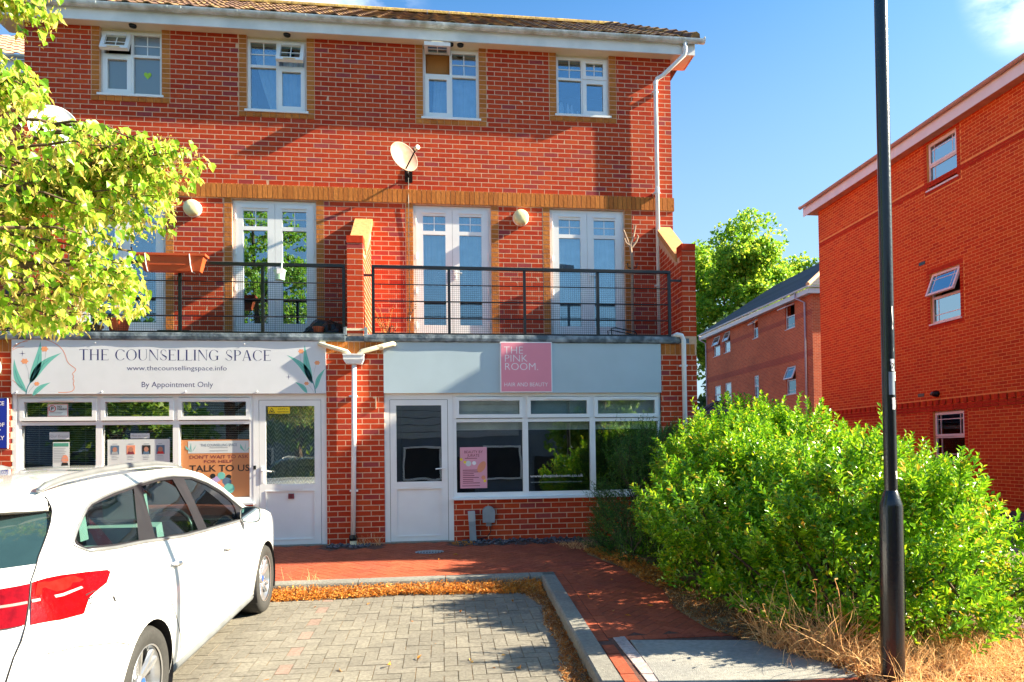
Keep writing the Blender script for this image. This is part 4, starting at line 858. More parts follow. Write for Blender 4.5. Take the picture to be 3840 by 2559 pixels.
def pot(label, x, y, z, r0, r1, h, m, group=None):
    t = thing('flower_pot', label, 'flower pot', (x, y, z), group)
    MB().lathe([(0, 0), (r0, 0), (r1*.96, h*.86), (r1*1.05, h*.86), (r1*1.05, h), (r1*.93, h), (r1*.9, h*.85), (0, h*.85)], (x, y, z), n=20).build('pot', m, t)
    MB().lathe([(0, h*.86), (r1*.9, h*.86)], (x, y, z), n=14).build('soil', m_soil, t); return t
pot('round terracotta flower pot behind the left balcony mesh', -4.36, .2, 2.885, .1, .14, .22, m_terra)
pot('tan bowl-shaped pot standing left of the terracotta pot', -4.78, .24, 2.885, .13, .19, .14, M('tan_pot', (.4, .25, .1), .6)); pot('tan pot with a dead stem at the left of the balcony', -5.22, .3, 2.885, .13, .19, .17, M('tan_pot_darker', (.36, .22, .1), .6))
pot('dark red pot at the far left of the balcony', -5.55, .25, 2.885, .1, .15, .2, M('dark_red_pot', (.28, .06, .03), .5))
t = thing('tray', 'low black plastic tray on the balcony behind the mesh', 'tray', (-3.65, .35, 2.885)); b = MB(); b.prism([(-3.86, 2.96), (-3.84, 2.885), (-3.5, 2.885), (-3.48, 2.96)], 1, .25, .5); b.build('tray_body', m_black, t); MB().box(-3.88, -3.46, .235, .515, 2.955, 2.972).build('rim', m_black, t)
t = thing('hanging_pot', 'mint green plastic pot hooked over the left balcony rail', 'flower pot', (-2.2, .03, 3.63)); m_mint = M('mint_plastic', (.45, .72, .56), .4)
MB().lathe([(0, 0), (.06, 0), (.075, .12), (.085, .12), (.085, .135), (.07, .135), (.06, .02), (0, .02)], (-2.2, .0, 3.63), n=18).build('pot', m_mint, t)
MB().tube([(-2.17, -.03, 3.76), (-2.165, -.03, 3.88), (-2.165, .06, 3.885), (-2.165, .1, 3.86)], .011, 6).build('hook', m_mint, t); MB().box(-2.22, -2.13, -.09, -.083, 3.7, 3.77).build('label', p_white, t)
t = thing('rubbish_bag', 'crumpled black bin bag in the corner of the left balcony', 'bag', (-1.65, .4, 2.885)); b = MB()
def bagP(u, v):
    a = u*2*PI; h = v; d = Vector((math.cos(a)*math.cos(h*PI/2), math.sin(a)*math.cos(h*PI/2), math.sin(h*PI/2))); n_ = 1+.28*noise.noise(d*2.6)
    return (-1.66+.33*d.x*n_, .45+.22*d.y*n_, 2.885+.27*d.z*n_)
b.grid(bagP, 28, 10); b.build('bag_body', m_black, t, smooth=False)
pot('small terracotta pot lying in front of the black bag', -1.72, .18, 2.9, .05, .08, .12, m_terra)
# a wooden coat stand by the right balcony door, dead plants, folded chair
m_twig = M('bleached_wood', (.36, .25, .18), .8, 12, .2); m_dead = M('dead_stem', (.42, .2, .06), .9)
t = thing('coat_stand', 'wooden branch-like coat stand beside the right balcony door', 'coat stand', (3.02, .95, 2.89))
MB().tube([(3.02, .95, 2.89), (3.02, .95, 3.6), (3.025, .95, 4.3), (3.0, .95, 4.52)], [.026, .024, .024, .022], 8).build('pole', m_twig, t)
for p in ([(3.0, .95, 4.48), (2.93, .95, 4.66), (2.89, .95, 4.76)], [(3.0, .95, 4.5), (3.06, .95, 4.68), (3.09, .95, 4.84)], [(3.02, .95, 4.48), (3.1, .94, 4.58), (3.13, .94, 4.66), (3.11, .94, 4.68)], [(3.0, .95, 4.5), (2.93, .94, 4.55), (2.9, .94, 4.62)]): MB().tube(p, [.02]+[.015]*(len(p)-1), 7).build('arm', m_twig, t)
for s_ in (-1, 1): MB().tube([(3.02, .95, 4.14), (3.02+s_*.07, .92, 4.15), (3.02+s_*.08, .92, 4.22)], .009, 6).build('hook', m_black, t)
for q in (0, 2.1, 4.2): MB().tube([(3.02, .95, 3.0), (3.02+.2*math.cos(q), .95+.18*math.sin(q), 2.89)], .016, 6).build('leg', m_twig, t)
def dry_plant(label, x, y, z, h, n, spread, m, cat='dead plant', seed=0):
    r_ = random.Random(seed); t = thing('dried_plant', label, cat, (x, y, z)); b = MB()
    for i in range(n):
        p = Vector((x+r_.uniform(-.03, .03), y+r_.uniform(-.03, .03), z)); d = Vector((r_.uniform(-spread, spread), r_.uniform(-spread, spread), 1)); L_ = h*r_.uniform(.5, 1); pts = [p]
        for k in range(6):
            d = d+Vector((r_.uniform(-.3, .3), r_.uniform(-.3, .3), -.06)); p = p+d.normalized()*L_/6; pts.append(p)
        b.tube(pts, [.005-.0006*k for k in range(7)], 4)
        for k in range(2, 7):
            c = pts[k]; q = Vector((r_.uniform(-1, 1), r_.uniform(-1, 1), r_.uniform(-.2, .6)))*.04; s2 = q.cross(Vector((.3, .2, 1))).normalized()*.012; b.quad(c, c+q*.5+s2, c+q, c+q*.5-s2)
    b.build('stems', m, t); return t
dry_plant('dead orange plant behind the mesh beside the party pier', -.82, .35, 2.885, .72, 9, .16, m_dead, seed=3)
dry_plant('thin dead twigs low beside the party pier', -.75, .2, 2.885, .3, 8, .5, M('pale_twig', (.4, .28, .18), .9), seed=5)
dry_plant('bare dead stem leaning at the left of the third balcony door', -.5, .6, 3.2, .5, 3, .3, m_black, seed=6)
t = thing('folded_chair', 'black wire chair folded on the right balcony floor', 'chair', (2.8, .5, 2.885))
for y in (.4, .62): MB().tube([(2.55, y, 2.89), (2.53, y, 3.08), (2.6, y, 3.09), (2.9, y, 3.03), (3.0, y, 2.89)], .009, 6).build('leg', m_black, t)
MB().tube([(2.72, .4, 2.9), (2.76, .4, 2.98), (2.9, .4, 2.99), (2.9, .62, 2.99), (2.76, .62, 2.98)], .008, 6).build('seat_frame', m_black, t)

# ---------------- wall lamps, dishes, pipes
m_opal = M('opal_diffuser', (.78, .72, .4), .35)
for x, l_ in ((-3.72, 'round cream bulkhead light between the two left balcony doors'), (1.263, 'round cream bulkhead light between the two right balcony doors')):
    t = thing('bulkhead_light', l_, 'wall light', (x, B, 4.97), 'round bulkhead lights'); MB().lathe([(.128, 0), (.128, .03), (.12, .04)], (x, B-.001, 4.97), (0, -1, 0), 32).build('lamp_base', m_white, t); MB().lathe([(.121, .036), (.124, .075), (.105, .11), (.06, .125), (0, .128)], (x, B-.001, 4.97), (0, -1, 0), 32).build('lamp_shade', m_opal, t, smooth=True)
def dish(label, c, nrm, rx, rz, foot, m, arm=True):
    t = thing('satellite_dish', label, 'satellite dish', foot, 'satellite dishes'); n_ = Vector(nrm).normalized(); X_ = n_.cross(Vector((0, 0, 1))).normalized(); Z_ = X_.cross(n_)
    Mx = Matrix(((X_.x, Z_.x, n_.x, c[0]), (X_.y, Z_.y, n_.y, c[1]), (X_.z, Z_.z, n_.z, c[2]), (0, 0, 0, 1)))
    b = MB(); n = 30
    prof = [(i/7, .085*(i/7)**2-.06) for i in range(8)]+[(1.02, .03), (1.02, .018), (.98, .012)]+[(i/7, .085*(i/7)**2-.07) for i in range(7, -1, -1)]
    vs = [(r*rx*math.cos(2*PI*j/n), r*rz*math.sin(2*PI*j/n), h) for r, h in prof for j in range(n)]
    b.add(vs, [(i*n+j, i*n+(j+1) % n, (i+1)*n+(j+1) % n, (i+1)*n+j) for i in range(len(prof)-1) for j in range(n)]); b.xf(Mx); b.build('reflector', m, t, smooth=True)
    foot = Vector(foot); C_ = Vector(c)-n_*.07
    MB().tube([foot, foot+Vector((0, -.1, 0)), C_+Vector((0, .06, -.04)), C_], .017, 8).build('wall_bracket', m_black, t); MB().box(foot.x-.06, foot.x+.06, B-.012, B, foot.z-.09, foot.z+.09).build('wall_plate', m_black, t)
    if arm:
        a = Mx @ Vector((0.02, -rz*.93, .03)); e = Mx @ Vector((.0, -rz*.42, .36)); MB().tube([a, e], .012, 7).build('arm', m_black, t); q = (Mx @ Vector((0, 0, -.02))-e).normalized(); MB().tube([e-q*.05, e+q*.02], .034, 10).build('receiver', m_cream, t); MB().tube([e+q*.02, e+q*.055], [.022, .03], 10).build('feed_horn', m_black, t)
    return t
m_dish = M('weathered_cream_dish', (.5, .34, .26), .5, 5, .12, tint=(.5, .26, .15), tscale=6)
dish('cream satellite dish on the upper wall above the party pier', (-.56, B-.34, 5.74), (.5, -.76, .3), .225, .25, (-.5, B, 5.58), m_dish)
dish('white satellite dish on the upper wall partly hidden by tree leaves', (-5.5, B-.36, 5.98), (.35, -.9, .25), .3, .33, (-5.5, B, 5.8), m_white)
o = MB().tube([(-.5, B-.01, 5.75), (-.505, B-.01, 5.4), (-.503, B-.02, 5.15), (-.507, B-.01, 4.6), (-.51, B-.01, 3.0)], .005, 5).build('cable', m_black); tag(o, 'thin black dish cable running down the wall above the party pier', 'cable')
def clip_pipe(b, x, y, z, yw, r): b.box(x-r-.02, x+r+.02, y, yw, z, z+.025)
t = thing('downpipe', 'tall white downpipe from the roof gutter at the right end', 'downpipe', (3.5, B-.08, 2.88)); PX = 3.502
MB().tube([(3.96, GY, SZ+.16), (3.96, GY, SZ+.0), (3.95, GY+.01, SZ-.04), (3.62, B-.1, 7.36), (3.53, B-.085, 7.31), (PX, B-.08, 7.24), (PX, B-.08, 2.885)], .034, 14).build('pipe', m_white, t, smooth=True)
for z in (7.08, 5.42, 3.9): b = MB(); clip_pipe(b, PX, B-.08, z, B-.001, .034); b.lathe([(.034, 0), (.039, 0), (.039, .025), (.034, .025)], (PX, B-.08, z)); b.build('pipe_clip', m_white, t)
for p in ((3.96, GY, SZ+.02), (PX, B-.08, 7.2), (PX, B-.08, 5.45)): MB().lathe([(.034, 0), (.04, 0), (.04, .06), (.034, .06)], p).build('socket', m_white, t)
t = thing('downpipe', 'white downpipe with hopper head on the brick pier between the shops', 'downpipe', (-1.245, -.06, 0)); PX = -1.236
MB().tube([(-1.206, -.06, 2.47), (PX+.02, -.06, 1.5), (PX, -.06, .09)], .033, 14).build('pipe', m_white, t, smooth=True)
b = MB(); b.add([(x, y, z) for x0, x1, y0, y1, z in ((-1.345, -1.07, -.13, -.002, 2.6), (-1.345, -1.07, -.13, -.002, 2.53), (-1.31, -1.1, -.115, -.002, 2.47)) for x, y in ((x0, y0), (x1, y0), (x1, y1), (x0, y1))], [(0, 1, 2, 3), (11, 10, 9, 8)]+[(i*4+j, (i+1)*4+j, (i+1)*4+(j+1) % 4, i*4+(j+1) % 4) for i in range(2) for j in range(4)])
b.box(-1.352, -1.063, -.137, -.0015, 2.588, 2.606); b.build('hopper', m_white, t)
MB().tube([(-1.7, .02, 2.755), (-1.66, -.06, 2.745), (-1.3, -.075, 2.64), (-1.27, -.075, 2.6)], .03, 12).build('inlet_pipe', m_cream, t, smooth=True); MB().tube([(-.64, .02, 2.76), (-.68, -.06, 2.755), (-1.1, -.075, 2.645), (-1.14, -.075, 2.6)], .034, 12).build('inlet_pipe', m_cream, t, smooth=True)
MB().lathe([(.034, 0), (.041, 0), (.041, .06), (.034, .06)], (-.87, -.065, 2.7), (.95, 0, .25)).build('socket', m_cream, t)
for z in (2.02, .72): b = MB(); clip_pipe(b, PX+.012, -.06, z, -.0005, .033); b.build('pipe_clip', m_white, t)
MB().lathe([(.04, 0), (.05, 0), (.055, .03), (.05, .07), (.04, .075)], (PX, -.06, .055)).build('rubber_collar', m_black, t); MB().lathe([(.045, -.06), (.046, .05), (.0, .052)], (PX, -.06, .0)).build('drain_stub', m_cream, t)
t = thing('downpipe', 'short white downpipe below the right end of the balcony', 'downpipe', (3.5, -.07, 0)); MB().tube([(3.36, .02, 2.9), (3.4, -.07, 2.915), (3.46, -.075, 2.9), (3.49, -.075, 2.84), (3.49, -.075, 0.0)], .034, 14).build('pipe', m_white, t, smooth=True)
for z in (2.45, 1.2): b = MB(); clip_pipe(b, 3.49, -.075, z, -.0005, .034); b.build('pipe_clip', m_white, t)
# utility box, post and cable, gravel, drain cover
t = thing('meter_box', 'grey rounded-top utility box fixed to the brick under the right window', 'utility box', (.622, -.02, .2)); m_ug = M('grey_plastic', (.25, .29, .32), .5)
pr = [(.54, .25), (.705, .25), (.71, .4)]+[(.6225+.0875*math.cos(a), .4+.08*math.sin(a)) for a in np.linspace(0, PI, 12)][1:-1]+[(.535, .4)]
b = MB(); b.prism(pr, 1, -.07, .0195); b.build('cover', m_ug, t); MB().box(.585, .66, -.045, .0, .2, .25).build('base_block', m_ug, t); MB().tube([(.65, -.02, .21), (.65, -.02, .12), (.6, -.025, .05), (.47, -.05, .02), (.44, -.06, .06)], .008, 6).build('cable', m_black, t)
t = thing('cable_post', 'short grey box-section post leaning beside the utility box', 'post', (.39, -.2, 0)); b = MB(); b.box(-.045, .045, -.035, .035, -.08, .28); b.xf(Matrix.Translation((.4, -.09, 0)) @ Matrix.Rotation(R(-3), 4, 'Y')); b.build('post_body', m_ug, t); b = MB(); b.box(-.048, .048, -.038, .038, .28, .42); b.xf(Matrix.Translation((.4, -.09, 0)) @ Matrix.Rotation(R(-3), 4, 'Y')); b.build('post_cap', M('pale_grey_plastic', (.38, .43, .47), .5), t)
t = thing('drain_cover', 'oval metal grating set in the red pavement outside the right shop', 'drain cover', (-.19, -.77, -.03))
def ell(a, c, z): return [(-.19+a*math.cos(q), -.77+c*math.sin(q), gz(-.77+c*math.sin(q))+z) for q in np.linspace(0, 2*PI, 28, endpoint=False)]
MB().quad(*ell(.185, .125, .003)).build('frame', m_ug, t)
for k in range(9): x = -.34+k*.037; MB().box(x, x+.016, -.86, -.68, gz(-.77)+.0035, gz(-.77)+.009).build('slot', m_black, t)
b = MB(); rg = random.Random(4)
for reg in ((.2, 1.95, -.4, .018, 260), (-1.56, -1.0, -.33, -.002, 110)):
    for i in range(reg[4]):
        x, y, s_ = rg.uniform(reg[0], reg[1]), rg.uniform(reg[2], reg[3]), rg.uniform(.014, .034); c = Vector((x, y, gz(y)+s_*.3))
        v = [c+Vector((rg.uniform(.6, 1)*s_*dx, rg.uniform(.6, 1)*s_*dy, rg.uniform(.4, .8)*s_*dz)) for dx, dy, dz in ((1, 0, 0), (-1, 0, 0), (0, 1, 0), (0, -1, 0), (0, 0, 1), (0, 0, -1))]
        b.add(v, [(0, 2, 4), (2, 1, 4), (1, 3, 4), (3, 0, 4), (2, 0, 5), (1, 2, 5), (3, 1, 5), (0, 3, 5)])
o = b.build('gravel', M('dark_slate_chips', (.09, .085, .1), .9, isl=.5)); o['kind'] = 'stuff'
# small fittings on the pier
o = MB().box(-.93, -.915, -.03, -.001, 1.86, 2.03).box(-.955, -.93, -.03, -.001, 2.0, 2.03).build('cable_clip', m_twig); tag(o, 'small broken wooden bracket on the pier beside the right shop door', 'bracket')

# =================================================================== CAR
m_paint = M('white_car_paint', (.7, .715, .73), .25, 2, .015, coat=1., spec=.5)
m_trim = M('black_car_trim', (.018, .018, .022), .35); m_chrome = M('brushed_trim', (.3, .32, .34), .3, metal=.6); m_plast = M('grey_sill_plastic', (.12, .13, .14), .6)
m_tyre = M('tyre_rubber', (.03, .03, .03), .8, 60, .2); m_rim = M('alloy_rim', (.55, .56, .58), .3, metal=.85); m_lamp = M('red_lamp_lens', (.2, .002, .004), .15, 30, .3, coat=.3, spec=.2, bump=.2, bscale=50); m_lamp2 = M('amber_red_lamp_lens', (.32, .01, .008), .15, 30, .3, coat=.4, spec=.2); m_lampc = M('clear_lamp_strip', (.6, .55, .55), .1, metal=.5)
m_seat = M('grey_seat_cloth', (.22, .25, .24), .9); m_mirror = M('mirror_glass', (.6, .75, .85), .02, metal=1.)
HB = [.15, .2, .35, .55, .75, .88, .95, 1.0, 1.2, 1.35, 1.42, 1.46, 1.5]; WB = [.84, .86, .89, .905, .905, .89, .865, .845, .765, .70, .655, .59, .5]
UT = [-1.1, -1.0, -.95, -.8, -.6, -.3, 2.9, 3.2, 3.45, 3.58]; DT = [-.45, -.27, -.19, -.09, -.03, 0, -.01, -.07, -.2, -.4]
def smooth_interp(x, xs, ys):
    s = 0.
    for d, k in ((-.04, .2), (-.02, .2), (0, .2), (.02, .2), (.04, .2)): s += k*np.interp(x+d, xs, ys)
    return float(s)
def cw(u, h): return smooth_interp(h, HB, WB)+smooth_interp(u, UT, DT)
car = thing('parked_car', 'white estate car parked in the bay, seen from its rear right corner', 'car')
carM = Matrix.Translation((-2.565, -5.59, -.357)) @ Matrix.Rotation(math.atan(GS), 4, 'X')
def cpart(b, name, m, parent=None, smooth=False): return b.build(name, m, parent or car, smooth)
def arch(cu, r=.352, a0=-18, a1=198, n=22): return [(cu+r*math.cos(R(a)), .312+r*math.sin(R(a))) for a in np.linspace(a0, a1, n)]
DLO = [(-.412, 1.147), (-.458, 1.169), (-.493, 1.19), (-.487, 1.211), (-.428, 1.253), (-.341, 1.307), (-.265, 1.345), (-.199, 1.363), (-.04, 1.381), (.118, 1.393), (.414, 1.406), (.817, 1.418), (1.06, 1.413), (1.344, 1.384), (1.595, 1.316), (1.822, 1.226), (2.02, 1.112), (2.151, 1.033), (2.05, .965), (1.891, .962), (1.144, 1.003), (.763, 1.027), (.147, 1.092), (-.154, 1.116)]
OUT = [(-.945, .3), (-.966, .42), (-.966, .55), (-.956, .685), (-.936, .783), (-.883, .906), (-.802, 1.081), (-.722, 1.178), (-.625, 1.271), (-.527, 1.363), (-.485, 1.41), (-.44, 1.45), (-.2, 1.463), (.2, 1.468), (.7, 1.468), (1.1, 1.462), (1.4, 1.44), (1.6, 1.388), (1.86, 1.268), (2.08, 1.14), (2.24, 1.05), (2.45, 1.0), (2.75, .955), (3.0, .89), (3.2, .81), (3.36, .7), (3.43, .56), (3.44, .4), (3.4, .26)]+[(3.1, .225)]+[p for p in arch(2.648) if p[0] < 3.08]+[(2.2, .255), (1.3, .262), (.45, .27)]+[p for p in arch(0.) if p[1] > .26 or p[0] > 0]+[(-.5, .3)]
def tri2d(outer, holes, step=.05):
    pts = [Vector(p) for p in outer]; fcs = [list(range(len(outer)))]; polys = [outer]
    for h in holes: fcs.append(list(range(len(pts), len(pts)+len(h)))); pts += [Vector(p) for p in h]
    xs = [p[0] for p in outer]; ys = [p[1] for p in outer]
    def near(p):
        for poly in [outer]+list(holes):
            for i in range(len(poly)):
                a, c = Vector(poly[i]), Vector(poly[(i+1) % len(poly)]); ab = c-a; t_ = max(0, min(1, (p-a).dot(ab)/max(ab.length_squared, 1e-12)))
                if (p-a-ab*t_).length < step*.45: return True
        return False
    for x in np.arange(min(xs), max(xs), step):
        for y in np.arange(min(ys), max(ys), step):
            p = Vector((x, y))
            if inside(x, y, outer) and not any(inside(x, y, h) for h in holes) and not near(p): pts.append(p)
    v, e, f, *_ = delaunay_2d_cdt(pts, [(a[i], a[(i+1) % len(a)]) for a in fcs for i in range(len(a))], [], 0, 1e-5)
    out = []
    for t_ in f:
        c = sum((v[i] for i in t_), Vector((0, 0)))/len(t_)
        if inside(c.x, c.y, outer) and not any(inside(c.x, c.y, h) for h in holes): out.append(tuple(t_))
    return v, out
def panel(name, outer, holes, m, off=0., parent=None, step=.05, sides=(1, -1), smooth=True):
    v, f = tri2d(outer, holes, step); o = None
    for s_ in sides:
        b = MB(); b.add([(s_*(cw(p.x, p.y)+off), p.x, p.y) for p in v], [t_ if s_ > 0 else t_[::-1] for t_ in f]); o = cpart(b, name, m, parent, smooth) if s_ == sides[0] or True else o
    return o
panel('body_side', OUT, [DLO], m_paint, step=.045)
QG = [(-.411, 1.167), (-.444, 1.19), (-.452, 1.21), (-.404, 1.253), (-.33, 1.295), (-.25, 1.33), (-.164, 1.352), (.084, 1.371), (.385, 1.386), (.13, 1.108), (-.15, 1.134)]
RG = [(.5, 1.39), (.817, 1.398), (1.02, 1.39), (1.035, 1.2), (1.03, 1.028), (.763, 1.045), (.345, 1.085)]
FG = [(1.215, 1.378), (1.34, 1.366), (1.575, 1.3), (1.8, 1.212), (1.96, 1.12), (1.985, 1.06), (1.93, .978), (1.2, 1.016), (1.19, 1.2)]
panel('window_surround', DLO, [QG, RG, FG], m_trim, -.006, step=.06)
for g in (QG, RG, FG): panel('side_window', g, [], m_glass_car, -.012, step=.1)
def onside(pts, off=.003, s_=1): return [(s_*(cw(u, h)+off), u, h) for u, h in pts]
def line(name, pts, r, m, s_=1, parent=None, off=.0005, n=5):
    q = []
    for a, c in zip(pts, pts[1:]):
        k = max(1, int(math.hypot(a[0]-c[0], a[1]-c[1])/.06)); q += [(a[0]+(c[0]-a[0])*i/k, a[1]+(c[1]-a[1])*i/k) for i in range(k)]
    q.append(pts[-1]); return cpart(MB().tube(onside(q, off, s_), r, n), name, m, parent, True)
for s_ in (1, -1):
    line('window_trim', DLO[17:]+DLO[:1], .011, m_chrome, s_); line('window_trim', DLO[:18], .008, m_chrome, s_)
    line('door_seam', [(.186, 1.09), (.22, .99), (.21, .864), (.261, .758), (.354, .626), (.46, .45), (.5, .28)], .0028, m_trim, s_)
    line('door_seam', [(2.28, .9), (2.297, .745), (2.288, .554), (2.273, .27)], .0024, m_trim, s_); line('door_seam', [(1.1, 1.0), (1.11, .8), (1.1, .5), (1.08, .27)], .0024, m_trim, s_)
    line('bumper_seam', [(-.83, .76), (-.689, .743), (-.394, .667), (-.28, .62)], .0024, m_trim, s_)
    line('sill_trim', [(2.26, .235), (1.3, .24), (.4, .25)], .035, m_plast, s_, off=-.02, n=8)
    line('tailgate_seam', [(-.475, 1.43), (-.51, 1.385), (-.527, 1.363), (-.625, 1.271), (-.722, 1.178), (-.802, 1.081), (-.883, .906), (-.936, .783), (-.958, .685), (-.97, .4)], .0035, m_trim, s_)
    # handles
    for hu, hh in ((.46, .905), (1.46, .82)):
        b = MB(); b.tube(onside([(hu-.1, hh+.012), (hu-.05, hh+.006), (hu+.05, hh-.004), (hu+.1, hh-.01)], .026, s_), [.008, .015, .015, .008], 8); d = cpart(b, 'door_handle', m_paint, None, True); cpart(MB().tube(onside([(hu-.09, hh-.012), (hu, hh-.018), (hu+.09, hh-.024)], .002, s_), .008, 6), 'handle_recess', m_chrome, d)
    # wheel-arch liners
    for cu in (0., 2.648):
        b = MB(); n = 24
        vs = [(s_*x, cu+.356*math.cos(a), .312+.356*math.sin(a)) for x in (.89, .55) for a in np.linspace(R(-25), R(205), n)]
        b.add(vs, [(i, i+1, n+i+1, n+i) for i in range(n-1)]); b.add([(s_*.55, cu+.356*math.cos(a), .312+.356*math.sin(a)) for a in np.linspace(R(-25), R(205), n)], [tuple(range(n))]); cpart(b, 'wheel_arch', m_trim)
    # roof rail
    pts = [(-.48, 1.462), (-.4, 1.482), (-.25, 1.5), (.1, 1.515), (.5, 1.518), (.9, 1.51), (1.25, 1.478), (1.4, 1.452)]
    cpart(MB().tube([(s_*(.585+.0), u, h) for u, h in pts], [.012, .02, .022, .022, .022, .022, .018, .01], 8), 'roof_rail', m_chrome, None, True)
fl = [(-.3+.078*math.cos(a), .89+.085*math.sin(a)) for a in np.linspace(0, 2*PI, 28)]
fp = line('fuel_flap', fl, .0022, m_trim); cpart(MB().tube(onside([(-.378, .9), (-.374, .875)], .001), .006, 5), 'flap_notch', m_trim, fp)
# roof, screen, bonnet, nose, tail
def loft(name, st, m, crown, n=13, par=None, flip=False):
    """st: (half width, u, h) edge stations; crown(i) lifts or bulges the middle by (du, dh)"""
    b = MB(); vs = []
    for i, (w_, u, h) in enumerate(st):
        du, dh = crown(i)
        for j in range(n):
            t_ = -1+2*j/(n-1); k = 1-t_*t_; k = k**.8
            vs.append((w_*t_, u+du*k, h+dh*k))
    b.add(vs, [(i*n+j, i*n+j+1, (i+1)*n+j+1, (i+1)*n+j) if not flip else (i*n+j, (i+1)*n+j, (i+1)*n+j+1, i*n+j+1) for i in range(len(st)-1) for j in range(n-1)]); return cpart(b, name, m, par, True)
E_ = lambda u, h: (cw(u, h), u, h)
loft('roof', [E_(-.44, 1.45), E_(-.2, 1.463), E_(.2, 1.468), E_(.7, 1.468), E_(1.1, 1.462), E_(1.4, 1.44)], m_paint, lambda i: ((-.12, .012, .0)[0] if i == 0 else 0 if i < 4 else .03, [.02, .028, .032, .032, .03, .02][i]))
loft('windscreen', [E_(1.4, 1.44), E_(1.6, 1.388), E_(1.86, 1.268), E_(2.08, 1.14), E_(2.24, 1.05)], m_glass_car, lambda i: (.03+.035*i, .02-.003*i))
loft('bonnet', [E_(2.24, 1.05), E_(2.45, 1.0), E_(2.75, .955), E_(3.0, .89), E_(3.2, .81), E_(3.36, .7)], m_paint, lambda i: (.17-.01*i, .03+.015*min(i, 3)))
loft('front_bumper', [E_(3.36, .7), E_(3.43, .56), E_(3.44, .4), E_(3.4, .26)], m_paint, lambda i: (.13, .02))
loft('spoiler', [E_(-.44, 1.45), E_(-.485, 1.42), (cw(-.527, 1.363)-.01, -.535, 1.372), (cw(-.5, 1.363)-.03, -.49, 1.355)], m_paint, lambda i: ((-.12, -.17, -.2, -.16)[i], (.02, .012, .008, .0)[i]), flip=True)
loft('rear_window', [(cw(-.527, 1.363)-.012, -.512, 1.358), E_(-.625, 1.271), E_(-.722, 1.178), (cw(-.75, 1.15), -.747, 1.15)], M('dark_privacy_glass', (.02, .045, .05), .06, coat=1.), lambda i: (-.11-.012*i, -.005*i-.012*(i == 3)), flip=True)
loft('tailgate', [(cw(-.75, 1.15), -.747, 1.15), E_(-.802, 1.081), E_(-.883, .906), E_(-.936, .783), E_(-.956, .685), E_(-.966, .55), E_(-.966, .42), E_(-.945, .3)], m_paint, lambda i: (-.148-.004*i, -.017+.002*i), flip=True)
# tail lamps
TLs = [(-.872, .92), (-.84, 1.0), (-.806, 1.079), (-.74, 1.083), (-.666, 1.079), (-.5, 1.058), (-.345, 1.034), (-.328, 1.02), (-.393, .977), (-.505, .957), (-.562, .944), (-.6, .915), (-.629, .884), (-.75, .892)]
TLs = [(-.872, .905)]+TLs[1:]
for s_ in (1, -1):
    lp = panel('tail_lamp', TLs, [], m_lamp, .008, step=.05, sides=(s_,))
    panel('lamp_upper', [(-.82, 1.02), (-.79, 1.072), (-.6, 1.062), (-.55, 1.03), (-.68, 1.012)], [], m_lamp2, .0105, lp, .06, (s_,)); panel('lamp_strip', [(-.84, .996), (-.838, 1.008), (-.7, 1.0), (-.585, 1.006), (-.58, .996), (-.7, .988)], [], m_lampc, .0115, lp, .06, (s_,))
    for q in range(3): panel('lamp_rib', [(-.58, .965-.022*q), (-.505-.02*q, .967-.022*q), (-.51-.02*q, .962-.022*q), (-.585, .958-.022*q)], [], m_trim, .0105, lp, .06, (s_,))
    # inner half on the tailgate
    b = MB(); n = 8; rows = [(1.075, 0), (1.0, 1), (.91, 2)]
    vs = []
    for hh, k in rows:
        ue = np.interp(hh, [.685, .783, .906, 1.081, 1.178], [-.956, -.936, -.883, -.802, -.722]); we = cw(ue, hh)
        for j in range(n):
            t_ = 1-.42*j/(n-1)*(1 if k < 2 else .95); kk = (1-t_*t_)**.8; vs.append((s_*we*t_, ue-.155*kk-.008, hh-.016*kk-.03*(1-t_)*(k == 0)+.0*k))
    b.add(vs, [(i*n+j, i*n+j+1, (i+1)*n+j+1, (i+1)*n+j) for i in range(2) for j in range(n-1)]); ti = cpart(b, 'tail_lamp', m_lamp, None, True)
    b = MB(); vs2 = [(v[0], v[1]-.004, v[2]+dz) for dz in (.006, -.006) for v in vs[n:2*n]]; b.add(vs2, [(j, j+1, n+j+1, n+j) for j in range(n-1)]); cpart(b, 'lamp_strip', m_lampc, ti)
    # mirror
    b = MB()
    def mp_(u, v, s_=s_):
        a = u*2*PI; ph = -PI/2+v*PI/2*1.0; r_ = math.cos(ph); return (s_*(.945+.082*r_*abs(math.cos(a))**.6*math.copysign(1, math.cos(a))), 1.93-.09*math.sin(ph)*-1*-1, 1.012+.07*r_*abs(math.sin(a))**.6*math.copysign(1, math.sin(a)))
    b.grid(mp_, 25, 8); mo = cpart(b, 'wing_mirror', m_paint, None, True); b = MB(); b.quad(*[(s_*(.945+.072*abs(math.cos(a))**.6*math.copysign(1, math.cos(a))), 1.932, 1.012+.06*abs(math.sin(a))**.6*math.copysign(1, math.sin(a))) for a in np.linspace(0, 2*PI, 24, endpoint=False)]); cpart(b, 'mirror_glass', m_mirror, mo)
    cpart(MB().tube([(s_*.8, 2.0, .985), (s_*.87, 1.985, .985)], [.05, .035], 8), 'mirror_stalk', m_trim, mo)
